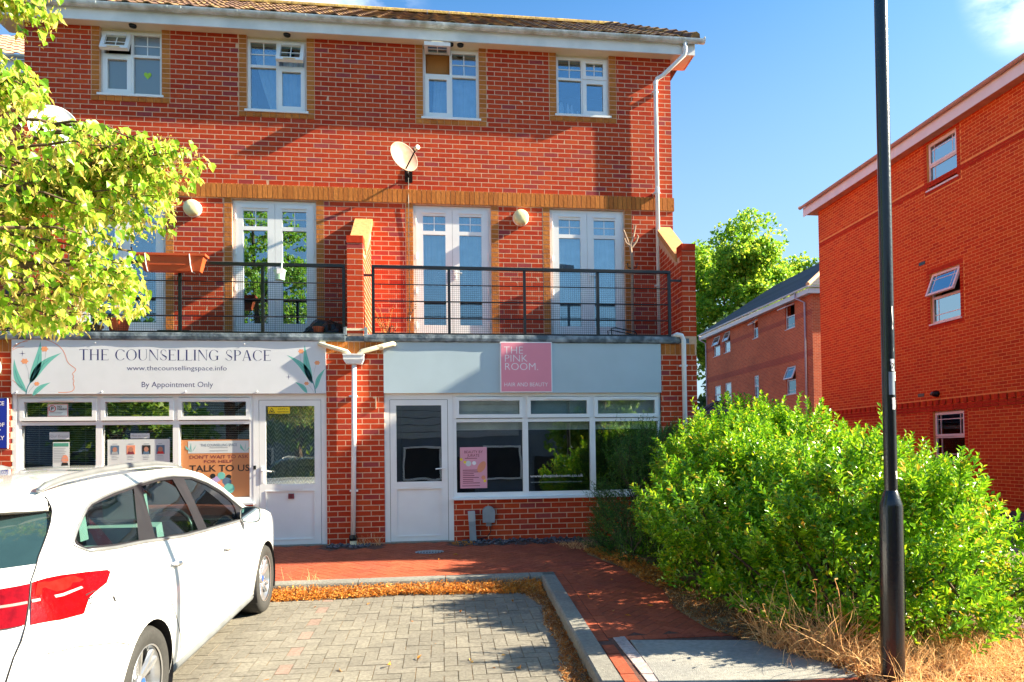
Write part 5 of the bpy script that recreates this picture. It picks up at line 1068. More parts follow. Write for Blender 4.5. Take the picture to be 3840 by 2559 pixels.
# interior
cpart(MB().box(-.82, .82, -.85, 2.3, .3, .36).box(-.8, .8, 1.9, 2.2, .36, .98), 'cabin_floor', m_trim)
def seat(x, u):
    b = MB(); b.box(x-.24, x+.24, u, u+.5, .38, .58); st = cpart(b, 'seat', m_seat); b = MB(); b.prism([(u-.02, .5), (u+.1, .52), (u-.1, 1.1), (u-.2, 1.08)], 0, x-.23, x+.23); cpart(b, 'seat_back', m_seat, st)
    b = MB(); b.prism([(u-.14, 1.13), (u-.05, 1.13), (u-.09, 1.3), (u-.17, 1.29)], 0, x-.13, x+.13); cpart(b, 'headrest', m_seat, st)
for x in (-.38, .38): seat(x, 1.05)
for x in (-.42, 0, .42): seat(x, .12)
cpart(MB().tube([(.38+.18*math.cos(a), 1.66+.05*math.sin(a), .93+.17*math.sin(a)) for a in np.linspace(0, 2*PI, 20)], .016, 6), 'steering_wheel', m_trim, None, True)
# wheels
def wheel(u, s_):
    X_ = Matrix.Translation((s_*.79, u, .312)) @ Matrix.Rotation(s_*PI/2, 4, 'Y')
    b = MB(); b.lathe([(.205, -.1), (.26, -.105), (.3, -.095), (.316, -.07), (.318, 0), (.316, .07), (.3, .095), (.26, .102), (.212, .088), (.205, .08)], (0, 0, 0), n=48); b.xf(X_); ty = cpart(b, 'tyre', m_tyre, None, True)
    b = MB()
    for q in range(60):
        a = 2*PI*q/60
        for z0, z1 in ((-.068, -.02), (.02, .068)): b.add([(.3195*math.cos(a+da), .3195*math.sin(a+da), z) for da, z in ((0, z0), (.045, z0), (.06, z1), (.015, z1))], [(0, 1, 2, 3)])
    b.xf(X_); cpart(b, 'tread', m_trim, ty)
    b = MB(); b.lathe([(.206, .088), (.214, .092), (.206, .078), (.19, .04), (.185, -.08)], (0, 0, 0), n=48); b.xf(X_); cpart(b, 'rim', m_rim, ty, True)
    b = MB(); b.lathe([(.0, -.02), (.17, -.02)], (0, 0, 0), n=32); b.xf(X_); cpart(b, 'brake_disc', m_trim, ty)
    b = MB()
    for q in range(10):
        a = 2*PI*q/10+.12*(1 if q % 2 else -1); c, s2 = math.cos(a), math.sin(a)
        pr = [(.035, .017, .05), (.12, .015, .066), (.2, .021, .075)]
        vs = []
        for r_, hw, z in pr:
            for dy, dz in ((-hw, -.02), (hw, -.02), (hw*.55, 0), (-hw*.55, 0)): vs.append((r_*c-dy*s2, r_*s2+dy*c, z+dz))
        b.add(vs, [(i*4+j, i*4+(j+1) % 4, (i+1)*4+(j+1) % 4, (i+1)*4+j) for i in range(2) for j in range(4)])
    b.xf(X_); cpart(b, 'spokes', m_rim, ty)
    b = MB(); b.lathe([(.05, .03), (.05, .055), (.04, .064), (0, .066)], (0, 0, 0), n=24); b.xf(X_); cpart(b, 'hub', m_rim, ty, True); b = MB(); b.lathe([(.0, .0675), (.028, .0668)], (0, 0, 0), n=20); b.xf(X_); cpart(b, 'hub_badge', P('blue_badge', (.02, .08, .35)), ty)
for u in (0., 2.648):
    for s_ in (1, -1): wheel(u, s_)
cpart(MB().box(-.8, .8, -.9, 3.3, .17, .29), 'underbody', m_trim)
car.matrix_world = carM

# =================================================================== LAMP POST
t = thing('lamp_post', 'black steel lamp post with torn stickers in the dry weeds beside the shrubs', 'lamp post', (2.832, -5.7, -.257)); LX, LY = 2.832, -5.7
m_post = M('black_post_paint', (.008, .009, .012), .24, 25, .25, .15, 60, spec=.5, coat=.3)
MB().lathe([(.0705, -.3), (.0705, .86), (.066, .885), (.043, .96), (.04, .965)], (LX-.01, LY, 0), (.012, 0, 1), 40).build('base_column', m_post, t, smooth=True)
MB().lathe([(.04, .95), (.0395, 3.), (.0385, 6.0), (.036, 6.1)], (LX, LY, 0), (.003, 0, 1), 36).build('pole', m_post, t, smooth=True)
b = MB(); b.add([(LX+.0735*math.cos(a), LY+.0735*math.sin(a), z) for z in (.18, .74) for a in np.linspace(R(-20), R(20), 6)]+[(LX+.062*math.cos(a), LY+.062*math.sin(a), z) for z in (.18, .74) for a in np.linspace(R(-20), R(20), 6)], [(i, i+1, 7+i, 6+i) for i in range(5)]+[(0, 6, 18, 12), (5, 17, 23, 11), (6, 7, 8, 9, 10, 11, 23, 22, 21, 20, 19, 18), (0, 12, 13, 14, 15, 16, 17, 5, 4, 3, 2, 1)]); b.build('access_door', m_post, t)
MB().box(LX-.02, LX+.62, LY-.07, LY+.07, 6.02, 6.12).build('lantern', m_plast, t)
def wrap(name, z0, z1, a0, a1, m, parent, ragged=0., r=.0412, lab=None):
    b = MB(); n, k = 10, 9; rr = random.Random(hash(name) % 97)
    for j in range(k+1):
        z = z0+(z1-z0)*j/k; e0 = a0+ragged*rr.uniform(-1, 1)*(a1-a0); e1 = a1+ragged*.3*rr.uniform(-1, 1)*(a1-a0)
        b.v += [(LX+.001*z+.0+r*math.cos(R(e0+(e1-e0)*i/n)), LY+r*math.sin(R(e0+(e1-e0)*i/n)), z) for i in range(n+1)]
    b.f += [(j*(n+1)+i, j*(n+1)+i+1, (j+1)*(n+1)+i+1, (j+1)*(n+1)+i) for j in range(k) for i in range(n)]
    o = b.build(name, m, parent); 
    return o
m_stick = M('weathered_white_sticker', (.7, .7, .68), .7, 20, .1)
def lampsticker(label, z0, z1, a0, a1, m, ragged=0., txt=None):
    o = wrap('sticker', z0, z1, a0, a1, m, None, ragged); tag(o, label, 'sticker'); o.parent = None
    if txt:
        q = text(o, txt[0], 0, 0, txt[1], p_black, 0, align='CENTER')
        me = q.data
        for v in me.vertices:
            a = R(txt[2])+v.co.x/.0418; z = txt[3]+v.co.z; v.co = (LX+.001*z+.0425*math.cos(a), LY+.0425*math.sin(a), z)
    return o
# -90 faces the camera, 0 faces right
lampsticker('long torn strip of white paper on the right of the lamp post', 1.83, 2.14, -72, -2, m_stick, .16)
lampsticker('torn white number sticker on the lamp post with black figures', 1.725, 1.802, -100, -20, m_stick, .08, ('22', .034, -62, 1.742))
lampsticker('blue grey blank label on the lamp post under the number sticker', 1.575, 1.72, -120, -20, M('blue_grey_label', (.2, .26, .32), .5))
o = lampsticker('small white square with a black 2 on the lamp post', 1.664, 1.722, -62, -20, m_stick, 0, ('2', .04, -42, 1.672)); o.location = ((.0006, -.0009, 0))
o = lampsticker('small white printed notice low on the lamp post', 1.481, 1.556, -95, -22, m_stick, .02)
for k in range(5):
    q = wrap('text_line', 1.495+k*.01, 1.498+k*.01, -85, -35, p_grey, o, r=.0418)
lampsticker('small round white sticker on the lamp post above its base', 1.04, 1.09, -75, -35, m_stick, .1)

# =================================================================== PLANTS
def unit(a): return a/np.maximum(np.linalg.norm(a, axis=1, keepdims=True), 1e-9)
def leaf_quads(c, d, nrm, L_, W_, fold=.25, heart=False):
    """leaves as two folded halves; c base, d along, nrm up; returns verts, faces (n*? quads)"""
    s = unit(np.cross(d, nrm)); nrm = np.cross(s, d); L_ = L_[:, None]; W_ = W_[:, None]
    if heart:
        P_ = [c, c+d*L_*.08+s*W_*.42+nrm*W_*fold*.5, c+d*L_*.42+s*W_*.55+nrm*W_*fold*.8, c+d*L_*.4, c+d*L_*1.0-nrm*L_*.12, c+d*L_*.42-s*W_*.55+nrm*W_*fold*.8, c+d*L_*.08-s*W_*.42+nrm*W_*fold*.5]
        Fq = [(0, 1, 2, 3), (3, 2, 4, 4), (0, 3, 5, 6), (3, 4, 5, 5)]
        F_ = [(0, 1, 2), (0, 2, 3), (3, 2, 4), (0, 3, 5), (0, 5, 6), (3, 4, 5)]; k = 7
    else:
        P_ = [c, c+d*L_*.55+s*W_*.5+nrm*W_*fold, c+d*L_*1.0-nrm*L_*.06, c+d*L_*.55-s*W_*.5+nrm*W_*fold]
        F_ = [(0, 1, 2), (0, 2, 3)]; k = 4
    V = np.stack(P_, 1).reshape(-1, 3); n = len(c)
    F = (np.array(F_)[None]+(np.arange(n)*k)[:, None, None]).reshape(-1, 3)
    return V, F
def leaf_unit(name, m, heart=False):
    V, F = leaf_quads(np.zeros((1, 3)), np.array([[0, 1., 0]]), np.array([[0, 0, 1.]]), np.array([1.]), np.array([.45 if not heart else .85]), heart=heart)
    return np_mesh(name, V, F, m)
def leaf_matrix(c, d, n, L_, aspect=1.):
    d = Vector(d).normalized(); n = Vector(n); s = d.cross(n).normalized(); n = s.cross(d)
    return Matrix(((s.x*L_*aspect, d.x*L_, n.x*L_, c[0]), (s.y*L_*aspect, d.y*L_, n.y*L_, c[1]), (s.z*L_*aspect, d.z*L_, n.z*L_, c[2]), (0, 0, 0, 1)))
def proj_np(P_):
    d = P_-np.array(CO); z = d @ np.array(CF); return CAM['cx']+CAM['f']*(d @ np.array(CR))/z, CAM['cy']-CAM['f']*(d @ np.array(CU))/z, z
def plant_leaves(t, c, d, n, L_, W_, m, heart=False, single=300, um=None, name='leaf'):
    """the leaves that show largest as single leaves, the rest as one mass"""
    x, y, z = proj_np(c); ok = (x > 5) & (x < 3835) & (y > 5) & (y < 2555); size = np.where(ok, L_/z, 0)
    # prefer leaves on the near skin
    pick = np.argsort(-size*(1+.0*z))[:single*4]; pick = rng.permutation(pick)[:single] if single else np.array([], int)
    rest = np.ones(len(c), bool); rest[pick] = False
    V, F = leaf_quads(c[rest], d[rest], n[rest], L_[rest], W_[rest], heart=heart)
    link('leaves', np_mesh('leaves', V, F, m), t, 'stuff')
    if single:
        um = um or leaf_unit('leaf', m, heart)
        base = ROOTLOC.get(t.name, Matrix.Identity(4))
        for i in pick:
            o = link(name, um, t); o.matrix_parent_inverse = base; o.matrix_basis = leaf_matrix(c[i], d[i], n[i], L_[i], W_[i]/L_[i]/(.45 if not heart else .85))
def rand_dirs(n): return unit(rng.normal(size=(n, 3)))
def shrub(t, blobs, m, shoots, leaves_per, L0, aspect, slen, inner, up=.55, whorl=True, stem_m=None, single=300, spikes=(), keep=None, lumpy=.27, gap=-.55):
    C_, D_, N_, LL = [], [], [], []; stems = MB(); w_ = np.array([b[3]*b[4]+b[4]*b[5]+b[3]*b[5] for b in blobs]); w_ = w_/w_.sum()
    cen = np.array([b[:3] for b in blobs]); rad = np.array([b[3:6] for b in blobs])
    def depth_in(P_): return np.min(np.linalg.norm((P_[:, None]-cen[None])/rad[None], axis=2), axis=1)
    pts = np.zeros((0, 3)); nrm = np.zeros((0, 3))
    while len(pts) < shoots:
        k = rng.choice(len(blobs), shoots*2, p=w_); u = rand_dirs(shoots*2); P_ = cen[k]+u*rad[k]*.93; nn = unit(u/rad[k])
        lump = np.array([noise.noise(Vector(p*2.1))+.5*noise.noise(Vector(p*5.)) for p in P_])
        P_ = P_+nn*(lump*lumpy)[:, None]
        ok = (depth_in(P_) > .8) & (lump > gap+.25*rng.random(len(lump))) & (P_[:, 2] > gz(-3)+.06) & (u[:, 2] > -.75)
        if keep is not None: ok &= keep(P_)
        pts = np.concatenate([pts, P_[ok]]); nrm = np.concatenate([nrm, nn[ok]])
    pts, nrm = pts[:shoots], nrm[:shoots]
    sl = slen*rng.uniform(.45, 1.25, shoots); sl[rng.random(shoots) < .07] *= 1.9
    for q in spikes:
        pts = np.concatenate([pts, [q[:3]]]); nrm = np.concatenate([nrm, [[rng.normal()*.1, rng.normal()*.1, 1.]]]); sl = np.concatenate([sl, [q[3]]])
    dirs = unit(nrm+np.array([0, 0, up])+rng.normal(size=nrm.shape)*.28)
    for p, d, l in zip(pts, dirs, sl):
        k = max(5, int(leaves_per*l/slen)); ref = Vector(d).orthogonal().normalized(); r2 = Vector(d).cross(ref)
        ss = np.linspace(.15, 1, k)
        for j, s in enumerate(ss):
            a = j*2.4+rng.random(); out = ref*math.cos(a)+r2*math.sin(a); sp = .95-.55*s
            dd = Vector(d)*(1-sp*.55)+out*(sp*.9+.25); dd.normalize()
            C_.append(p+d*(l*(s-.5))); D_.append(dd); N_.append((Vector(d)*1.0-out*.35+Vector((0, 0, .25)))); LL.append(L0*rng.uniform(.7, 1.2)*(1 if s < .8 else .8))
        if rng.random() < .25: stems.tube([p-d*l*.6, p, p+d*l*.5], [.004, .003, .0015], 3, False)
    # leaves further in
    k = rng.choice(len(blobs), inner, p=w_); P_ = cen[k]+rand_dirs(inner)*rad[k]*rng.uniform(.6, .97, inner)[:, None]; ok = P_[:, 2] > -.15
    if keep is not None: ok &= keep(P_)
    P_ = P_[ok]
    C_ = np.concatenate([np.array(C_), P_]); D_ = np.concatenate([np.array([x[:] for x in D_]), rand_dirs(len(P_))+np.array([0, 0, .2])]); D_ = unit(D_)
    N_ = np.concatenate([np.array([x[:] for x in N_]), rand_dirs(len(P_))+np.array([0, 0, .8])]); N_ = unit(N_+rng.normal(size=N_.shape)*.05); LL = np.concatenate([np.array(LL), L0*rng.uniform(.7, 1.15, len(P_))])
    plant_leaves(t, C_, D_, N_, LL, LL*aspect*rng.uniform(.85, 1.15, len(LL)), m, single=single)
    for b in blobs:
        for q in range(6):
            e = Vector((b[0]+rng.normal()*.5*b[3], b[1]+rng.normal()*.5*b[4], b[2]+b[5]*.4)); s0 = Vector((b[0]+rng.normal()*.12, b[1]+rng.normal()*.12, -.25)); mid = s0.lerp(e, .5)+Vector((rng.normal()*.08, rng.normal()*.08, 0)); stems.tube([s0, mid, e], [.02, .014, .006], 6)
    stems.build('stems', stem_m or m_bark, t)
m_bark = M('brown_bark', (.09, .06, .04), .95, 14, .3, .6, 30)
m_leafA = leaf_mat('shrub_leaf', [(0, (.06, .2, .008)), (.3, (.12, .31, .01)), (.55, (.2, .42, .012)), (.8, (.32, .53, .016)), (.94, (.46, .56, .02)), (1, (.68, .4, .04))], .3, .32, .5)
m_leafD = leaf_mat('dark_shrub_leaf', [(0, (.02, .08, .012)), (.5, (.04, .13, .015)), (.85, (.08, .2, .02)), (1, (.16, .28, .02))], .25, .35)
m_leafY = leaf_mat('yellow_shrub_leaf', [(0, (.2, .3, .02)), (.35, (.45, .38, .03)), (.75, (.62, .42, .03)), (1, (.4, .4, .05))], .35, .3)
t = thing('evergreen_shrub', 'big rounded glossy green shrub beside the red path, behind the lamp post', 'shrub', (3.2, -3, -.13))
blobsA = [(3.2, -2.0, .5, .82, 1.0, 1.02), (3.85, -2.1, .55, 1.0, 1.15, 1.1), (2.78, -3.3, .3, .66, .8, .98), (3.45, -3.6, .38, .9, .95, .86), (4.35, -3.0, .3, .85, .95, .82), (2.95, -4.3, .1, .55, .5, .74), (3.75, -4.4, .15, .7, .5, .76), (4.75, -2.2, .3, .8, 1.0, .9), (3.25, -4.8, .15, .72, .45, .98), (3.95, -4.85, .1, .6, .4, .95), (2.95, -4.85, .05, .45, .4, .72), (3.55, -5.0, .1, .55, .36, .9)]
spk = [(3.62, -2.3, 1.62, .42), (3.8, -2.4, 1.6, .36), (3.4, -2.5, 1.5, .36), (2.75, -2.6, 1.3, .34), (4.3, -2.6, 1.28, .36), (4.55, -3.0, 1.05, .32), (3.1, -2.9, 1.36, .3), (4.0, -3.0, 1.25, .3), (5.2, -2.6, 1.0, .3)]
spk = [(a+rng.normal()*.09, c+rng.normal()*.09, e+rng.normal()*.05, f*rng.uniform(.6, 1.25)) for a, c, e, f in spk for _ in range(6)]
shrub(t, blobsA, m_leafA, 5000, 17, .066, .5, .26, 30000, up=.9, spikes=spk, lumpy=.42, gap=-.36)
t = thing('dark_shrub', 'darker fine-leaved shrub with upright shoots against the right shop wall', 'shrub', (2.45, -.75, 0))
shrub(t, [(2.55, -.95, .5, .58, .5, 1.0), (2.95, -.8, .5, .7, .5, 1.1), (2.25, -1.05, .2, .36, .4, .55), (2.35, -1.6, .1, .4, .5, .6)], m_leafD, 1900, 17, .034, .36, .26, 12000, up=.8, single=120, spikes=[(2.27, -.7, 1.45, .6), (2.42, -.8, 1.4, .5), (2.6, -.7, 1.4, .45), (2.15, -.8, 1.2, .4), (2.9, -.7, 1.5, .5), (3.15, -.6, 1.45, .5)])
t = thing('yellow_shrub', 'yellow-leaved low shrub at the right end of the planted bed', 'shrub', (4.6, -3.9, -.15))
shrub(t, [(4.62, -3.85, .12, .5, .5, .55), (4.95, -3.4, .2, .45, .5, .6)], m_leafY, 900, 14, .05, .42, .18, 5000, single=120)
# ---------------- dry weeds and fallen leaves
m_straw = leaf_mat('dry_straw', [(0, (.66, .38, .16)), (.5, (.8, .54, .26)), (1, (.56, .3, .11))], .25, .8, .1)
m_litter = leaf_mat('dry_leaf_litter', [(0, (.5, .19, .03)), (.4, (.6, .27, .05)), (.7, (.4, .13, .025)), (1, (.55, .36, .12))], .2, .8, .1)
m_litterd = leaf_mat('brown_leaf_litter', [(0, (.22, .09, .03)), (.5, (.32, .14, .045)), (.8, (.4, .15, .03)), (1, (.3, .22, .13))], .2, .85, .1)
def blades(name, pts, h, spread, m, wd=.0035, seg=4, curl=.5):
    n = len(pts); P_ = np.array(pts); d = unit(np.stack([rng.normal(size=n)*spread, rng.normal(size=n)*spread, np.ones(n)], 1)); L_ = h*rng.uniform(.3, 1.1, n); V = []; cur = P_.copy()
    s = unit(np.cross(d, rng.normal(size=(n, 3)))); bend = rng.normal(size=(n, 3))*curl/seg; bend[:, 2] -= .12
    for i in range(seg+1):
        w_ = wd*(1-.75*i/seg); V += [cur-s*w_, cur+s*w_]; cur = cur+d*(L_/seg)[:, None]; d = unit(d+bend+rng.normal(size=(n, 3))*.12)
    k = 2*(seg+1); V = np.stack(V, 1).reshape(-1, 3); Fq = np.array([(2*i, 2*i+1, 2*i+3, 2*i+2) for i in range(seg)]); F = (Fq[None]+(np.arange(n)*k)[:, None, None]).reshape(-1, 4)
    o = link(name, np_mesh(name, V, F, m)); o['kind'] = 'stuff'; return o
def flakes(name, pts, size, m, lift=.02):
    n = len(pts); c = np.array(pts); c[:, 2] += rng.random(n)*lift; d = unit(np.stack([rng.normal(size=n), rng.normal(size=n), rng.normal(size=n)*.45], 1)); nn = unit(np.stack([rng.normal(size=n)*.5, rng.normal(size=n)*.5, np.ones(n)], 1)); L_ = size*rng.uniform(.5, 1.3, n)
    V, F = leaf_quads(c, d, nn, L_, L_*rng.uniform(.25, .6, n), .3*1); o = link(name, np_mesh(name, V, F, m)); o['kind'] = 'stuff'; return o
def scatter(poly, n, zf, dz=0.):
    xs = [p[0] for p in poly]; ys = [p[1] for p in poly]; out = []
    while len(out) < n:
        x, y = rng.uniform(min(xs), max(xs)), rng.uniform(min(ys), max(ys))
        if inside(x, y, poly): out.append((x, y, zf(y)+dz))
    return out
kstrip = [(-1.75, -2.37), (1.0, -2.37), (1.03, -2.76), (.8, -2.64), (.2, -2.6), (-.4, -2.55), (-1.0, -2.6), (-1.75, -2.62)]
def heap(y): return pz(y)+.075*max(0, 1-(-2.37-y)/.24)*rng.random()**.5
kside = [(1.04, -2.37), (1.04, -5.6), (.86, -5.6), (.8, -5.0), (.9, -4.3), (.86, -3.8), (.93, -3.2), (.82, -2.75), (.7, -2.5)]
flakes('leaf_litter', scatter(kstrip, 8200, heap), .034, m_litter, .025); flakes('dry_leaves', scatter(kside, 3600, pz), .03, m_litterd, .035)
blades('dry_grass', scatter([(-1.75, -2.4), (1.0, -2.37), (1.0, -2.5), (-1.75, -2.5)], 900, heap), .075, .8, m_straw, .0022); blades('dry_grass', scatter(kside, 1400, pz), .06, .9, m_straw, .002)
flakes('fallen_leaves', scatter([(-1.4, -5.4), (.9, -5.4), (.9, -2.6), (-1.4, -2.6)], 26, pz, .002)+scatter([(1.5, -4.2), (2.0, -3.8), (1.7, -1.6), (-.8, -.6), (.5, -2.0)], 22, gz, .002), .06, m_litter, .006)
vedge = [(1.76, -1.1), (1.98, -1.95), (2.05, -2.8), (2.14, -3.15), (2.02, -3.8), (2.05, -4.1), (2.1, -4.5), (2.28, -4.8), (2.5, -4.95), (2.6, -5.35), (2.62, -5.7), (3.0, -6.3), (4.1, -5.6), (4.5, -4.9), (4.1, -4.6), (3, -4.4), (2.6, -4.0), (2.5, -3), (2.3, -1.6), (2.0, -.9)]
flakes('leaf_litter', scatter([(1.76, -1.1), (1.98, -1.95), (2.05, -2.8), (2.14, -3.15), (2.4, -3.0), (2.3, -1.6), (2.0, -.9)], 2600, gz), .04, m_litter, .05)
flakes('leaf_litter', scatter(vedge, 7500, gz), .035, m_litterd, .03); blades('dry_grass', scatter(vedge, 2600, gz), .09, .9, m_straw, .002)
blades('dry_weeds', scatter([(2.35, -4.75), (2.62, -5.0), (2.75, -5.5), (2.74, -6.0), (3.1, -6.3), (4.0, -5.6), (4.3, -5.0), (3.3, -4.85), (2.9, -4.8)], 2600, gz), .3, .9, m_straw, .003, 6, .9)
flakes('leaf_litter', scatter([(2.62, -5.5), (2.75, -6.4), (4.2, -6.2), (4.5, -4.9), (3.2, -5.0)], 5200, gz, .012), .035, leaf_mat('pale_litter', [(0, (.5, .28, .12)), (.5, (.72, .48, .26)), (1, (.6, .34, .14))], .2, .9, .1), .03)
blades('dry_weeds', scatter([(2.3, -4.85), (2.75, -5.1), (2.75, -5.5), (2.5, -5.2)], 420, gz), .5, .6, m_straw, .0034, 7, .8)
blades('dry_grass', [(x, y, gz(y)) for x, y in zip(rng.uniform(-1.18, -.85, 60), rng.uniform(-.2, -.06, 60))], .22, .5, m_straw, .002); blades('dry_grass', scatter([(-1.7, -2.2), (-1.3, -2.2), (-1.3, -2.28), (-1.7, -2.28)], 16, gz), .16, .25, m_straw, .0018); blades('dry_grass', scatter([(.5, -2.37), (.75, -2.37), (.75, -2.45), (.5, -2.45)], 14, pz), .2, .25, m_straw, .0018)
blades('dry_grass', scatter([(1.5, -.45), (2.0, -.45), (1.9, -1.1), (1.6, -.8)], 350, gz), .1, .8, m_straw, .002)
flakes('leaf_litter', scatter([(.05, -.12), (.4, -.1), (.4, -.4), (.1, -.3)], 120, gz), .035, m_litter, .02)
for k, (x, y, h) in enumerate(((2.56, -5.02, .62), (2.72, -5.2, .7), (2.42, -4.72, .5), (2.9, -5.1, .55), (3.15, -5.05, .45))):
    dry_plant(['tallest tangle of bare straw-coloured stems left of the lamp post', 'bare straw-coloured stems close behind the lamp post base', 'thin straw stems at the corner of the concrete pad', 'bare straw-coloured stems just right of the lamp post', 'short straw stems under the shrub right of the lamp post'][k], x, y, gz(y), h, 11, .6, m_straw, 'dead weed', seed=20+k)
# ---------------- lime tree at the left
m_lime = leaf_mat('lime_tree_leaf', [(0, (.12, .29, .015)), (.3, (.19, .38, .02)), (.6, (.28, .47, .03)), (.82, (.42, .54, .06)), (1, (.22, .42, .03))], .45, .35, .4)
m_bract = leaf_mat('lime_flower_bract', [(0, (.6, .55, .14)), (.6, (.72, .62, .2)), (1, (.6, .42, .12))], .5, .6, .2)
tree = thing('lime_tree', 'leafy yellow-green lime tree reaching in from the left above the parked car', 'tree', (-4.3, -5.0, -.33))
LB = MB(); LC, LD, LN, LLn = [], [], [], []; BC, BD, BN, BL = [], [], [], []
ZX = ([1.85, 1.94, 2.04, 2.2, 2.35, 2.5, 2.66, 2.76, 2.94, 3.04, 3.1, 3.17, 3.3, 3.45, 3.56, 3.79, 4.2], [-2.3, -1.96, -1.64, -1.62, -1.68, -1.48, -1.46, -1.4, -1.26, -1.37, -1.75, -2.2, -2.13, -2.28, -2.15, -2.05, -2.05])
def spray(a, e, sag, dens=1., lsz=.05):
    a, e = Vector(a), Vector(e); n = 8; pts = []
    for i in range(n+1):
        s = i/n; pts.append(a.lerp(e, s)+Vector((rng.normal()*.012, rng.normal()*.03, sag*math.sin(s*PI*.75)*.5-sag*.35*s*s)))
    keep_ = []
    for p in pts:
        k_ = 4.14/max(p.y+9.8415, .5); xn, zn = p.x*k_, 1.246+(p.z-1.246)*k_
        if -7.5 < p.y < -4.2 and xn > -2.6 and (xn > np.interp(zn, *ZX)-.08 or zn < 1.98): break
        keep_.append(p)
    if len(keep_) > 1: LB.tube(keep_, [.01*(1-i/n)+.002 for i in range(len(keep_))], 5, False)
    L_ = (e-a).length; k = int(L_/.021*dens)
    for j in range(k):
        s = .12+.88*rng.random(); i = min(int(s*n), n-1); p = pts[i].lerp(pts[i+1], s*n-i); dr = (pts[i+1]-pts[i]).normalized()
        sd_ = dr.cross(Vector((0, 0, 1))).normalized()*(1 if j % 2 else -1)
        off = rng.uniform(.02, .17); d = (sd_*rng.uniform(.2, 1.)+dr*rng.uniform(.0, .7)+Vector((rng.normal()*.3, rng.normal()*.3, -.75-rng.random()*.5))).normalized()
        q = p+(sd_*rng.uniform(-1, 1)*.5+dr*.3+Vector((rng.normal()*.4, rng.normal()*.4, rng.uniform(-.9, .6))))*off
        LC.append(q); LD.append(d); LN.append(Vector((rng.normal()*.5+.25, rng.normal()*.5-.3, .7))); LLn.append(lsz*rng.uniform(.6, 1.2))
        if rng.random() < .8:
            d2 = Vector((rng.normal()*.5, rng.normal()*.5, -1)).normalized(); BC.append(q+Vector((0, 0, .01))); BD.append(d2); BN.append(Vector((rng.normal(), rng.normal(), .5))); BL.append(rng.uniform(.05, .08))
            for _ in range(3): BC.append(q+d2*.07+Vector((rng.normal(), rng.normal(), rng.normal()))*.012); BD.append(Vector(rng.normal(size=3)).normalized()); BN.append(Vector((0, 0, 1))); BL.append(rng.uniform(.015, .025))
sil = [(-3.7, 1.95), (-2.45, 1.9), (-2.1, 1.95), (-1.98, 2.05), (-1.75, 2.13), (-1.64, 2.3), (-1.66, 2.6), (-1.6, 2.72), (-1.42, 2.92), (-1.4, 3.02), (-1.52, 3.1), (-1.7, 2.98), (-2.0, 2.85), (-2.15, 2.98), (-2.3, 3.1), (-2.12, 3.28), (-2.3, 3.42), (-2.45, 3.6), (-3.7, 3.6)]
def tips(poly, n, y0, y1): 
    out = []
    while len(out) < n:
        x, z = rng.uniform(-3.7, -1.35), rng.uniform(1.9, 3.65)
        if inside(x, z, poly): out.append((x, rng.uniform(y0, y1), z))
    return out
for e in tips(sil, 270, -6.3, -4.9):
    k = (5.7-abs(e[1])) ; a = (e[0]-rng.uniform(.45, .8), e[1]+rng.normal()*.2, e[2]+rng.uniform(-.02, .3)); spray(a, e, rng.uniform(.05, .2))
for a, e, sg_ in (((-2.6, -5.7, 2.55), (-1.42, -5.7, 3.0), .16), ((-2.4, -5.75, 2.62), (-1.55, -5.72, 3.06), .12), ((-2.5, -5.65, 2.6), (-1.6, -5.7, 2.72), .1), ((-2.2, -5.6, 2.7), (-1.62, -5.6, 2.88), .1), ((-2.3, -5.7, 2.3), (-1.66, -5.75, 2.26), .12), ((-2.3, -5.6, 2.2), (-1.72, -5.65, 2.15), .12), ((-3.2, -5.7, 4.1), (-2.06, -5.7, 3.68), .1), ((-3.1, -5.75, 4.2), (-2.1, -5.72, 3.9), .1), ((-3.3, -5.7, 3.95), (-2.3, -5.65, 3.75), .1), ((-2.8, -5.6, 3.4), (-2.16, -5.7, 3.22), .1), ((-3.1, -5.6, 3.1), (-2.25, -5.75, 3.4), .1)):
    for _ in range(4): spray(a, (e[0]+rng.normal()*.03, e[1]+rng.normal()*.08, e[2]+rng.normal()*.03), sg_, 1.1)
# the rest of the crown, out of the frame but mirrored in the windows
for i in range(330):
    u = rand_dirs(1)[0]; c = np.array([-4.6, -5.3, 5.4])+u*np.array([1.75, 2.0, 2.5])*rng.uniform(.55, 1)
    if c[0] > -2.55-.25*max(0, c[2]-3.5) and c[2] < 4.6: continue
    if c[2] < 2.2: continue
    a = c-np.array([u[0]*.6, u[1]*.6, .15]); spray(a, c, .12, 1.3, .085)
trk = MB(); trk.tube([(-4.3, -5.0, -.4), (-4.28, -5.02, .8), (-4.33, -5.0, 2.0), (-4.4, -5.1, 3.6), (-4.5, -5.2, 5.5), (-4.55, -5.2, 7.2)], [.14, .115, .105, .085, .05, .02], 12); trk.build('trunk', m_bark, tree, smooth=True)
for e in ((-2.6, -5.7, 2.6), (-3.0, -5.6, 3.0), (-3.2, -5.7, 4.1), (-3.1, -5.4, 2.3), (-5.8, -5.5, 4.5), (-5.6, -4.6, 5.6), (-4.4, -6.6, 5.0), (-3.5, -5.0, 5.8), (-4.2, -4.0, 5.2)):
    s0 = Vector((-4.33-.01*e[2], -5.05, max(1.6, e[2]-.9))); mid = s0.lerp(Vector(e), .5)+Vector((0, 0, .12)); b = MB(); b.tube([s0, mid, e], [.045, .03, .013], 8); b.build('branch', m_bark, tree, smooth=True)
LB.build('twigs', m_bark, tree, kind='stuff')
arr = lambda a: np.array([v[:] for v in a])
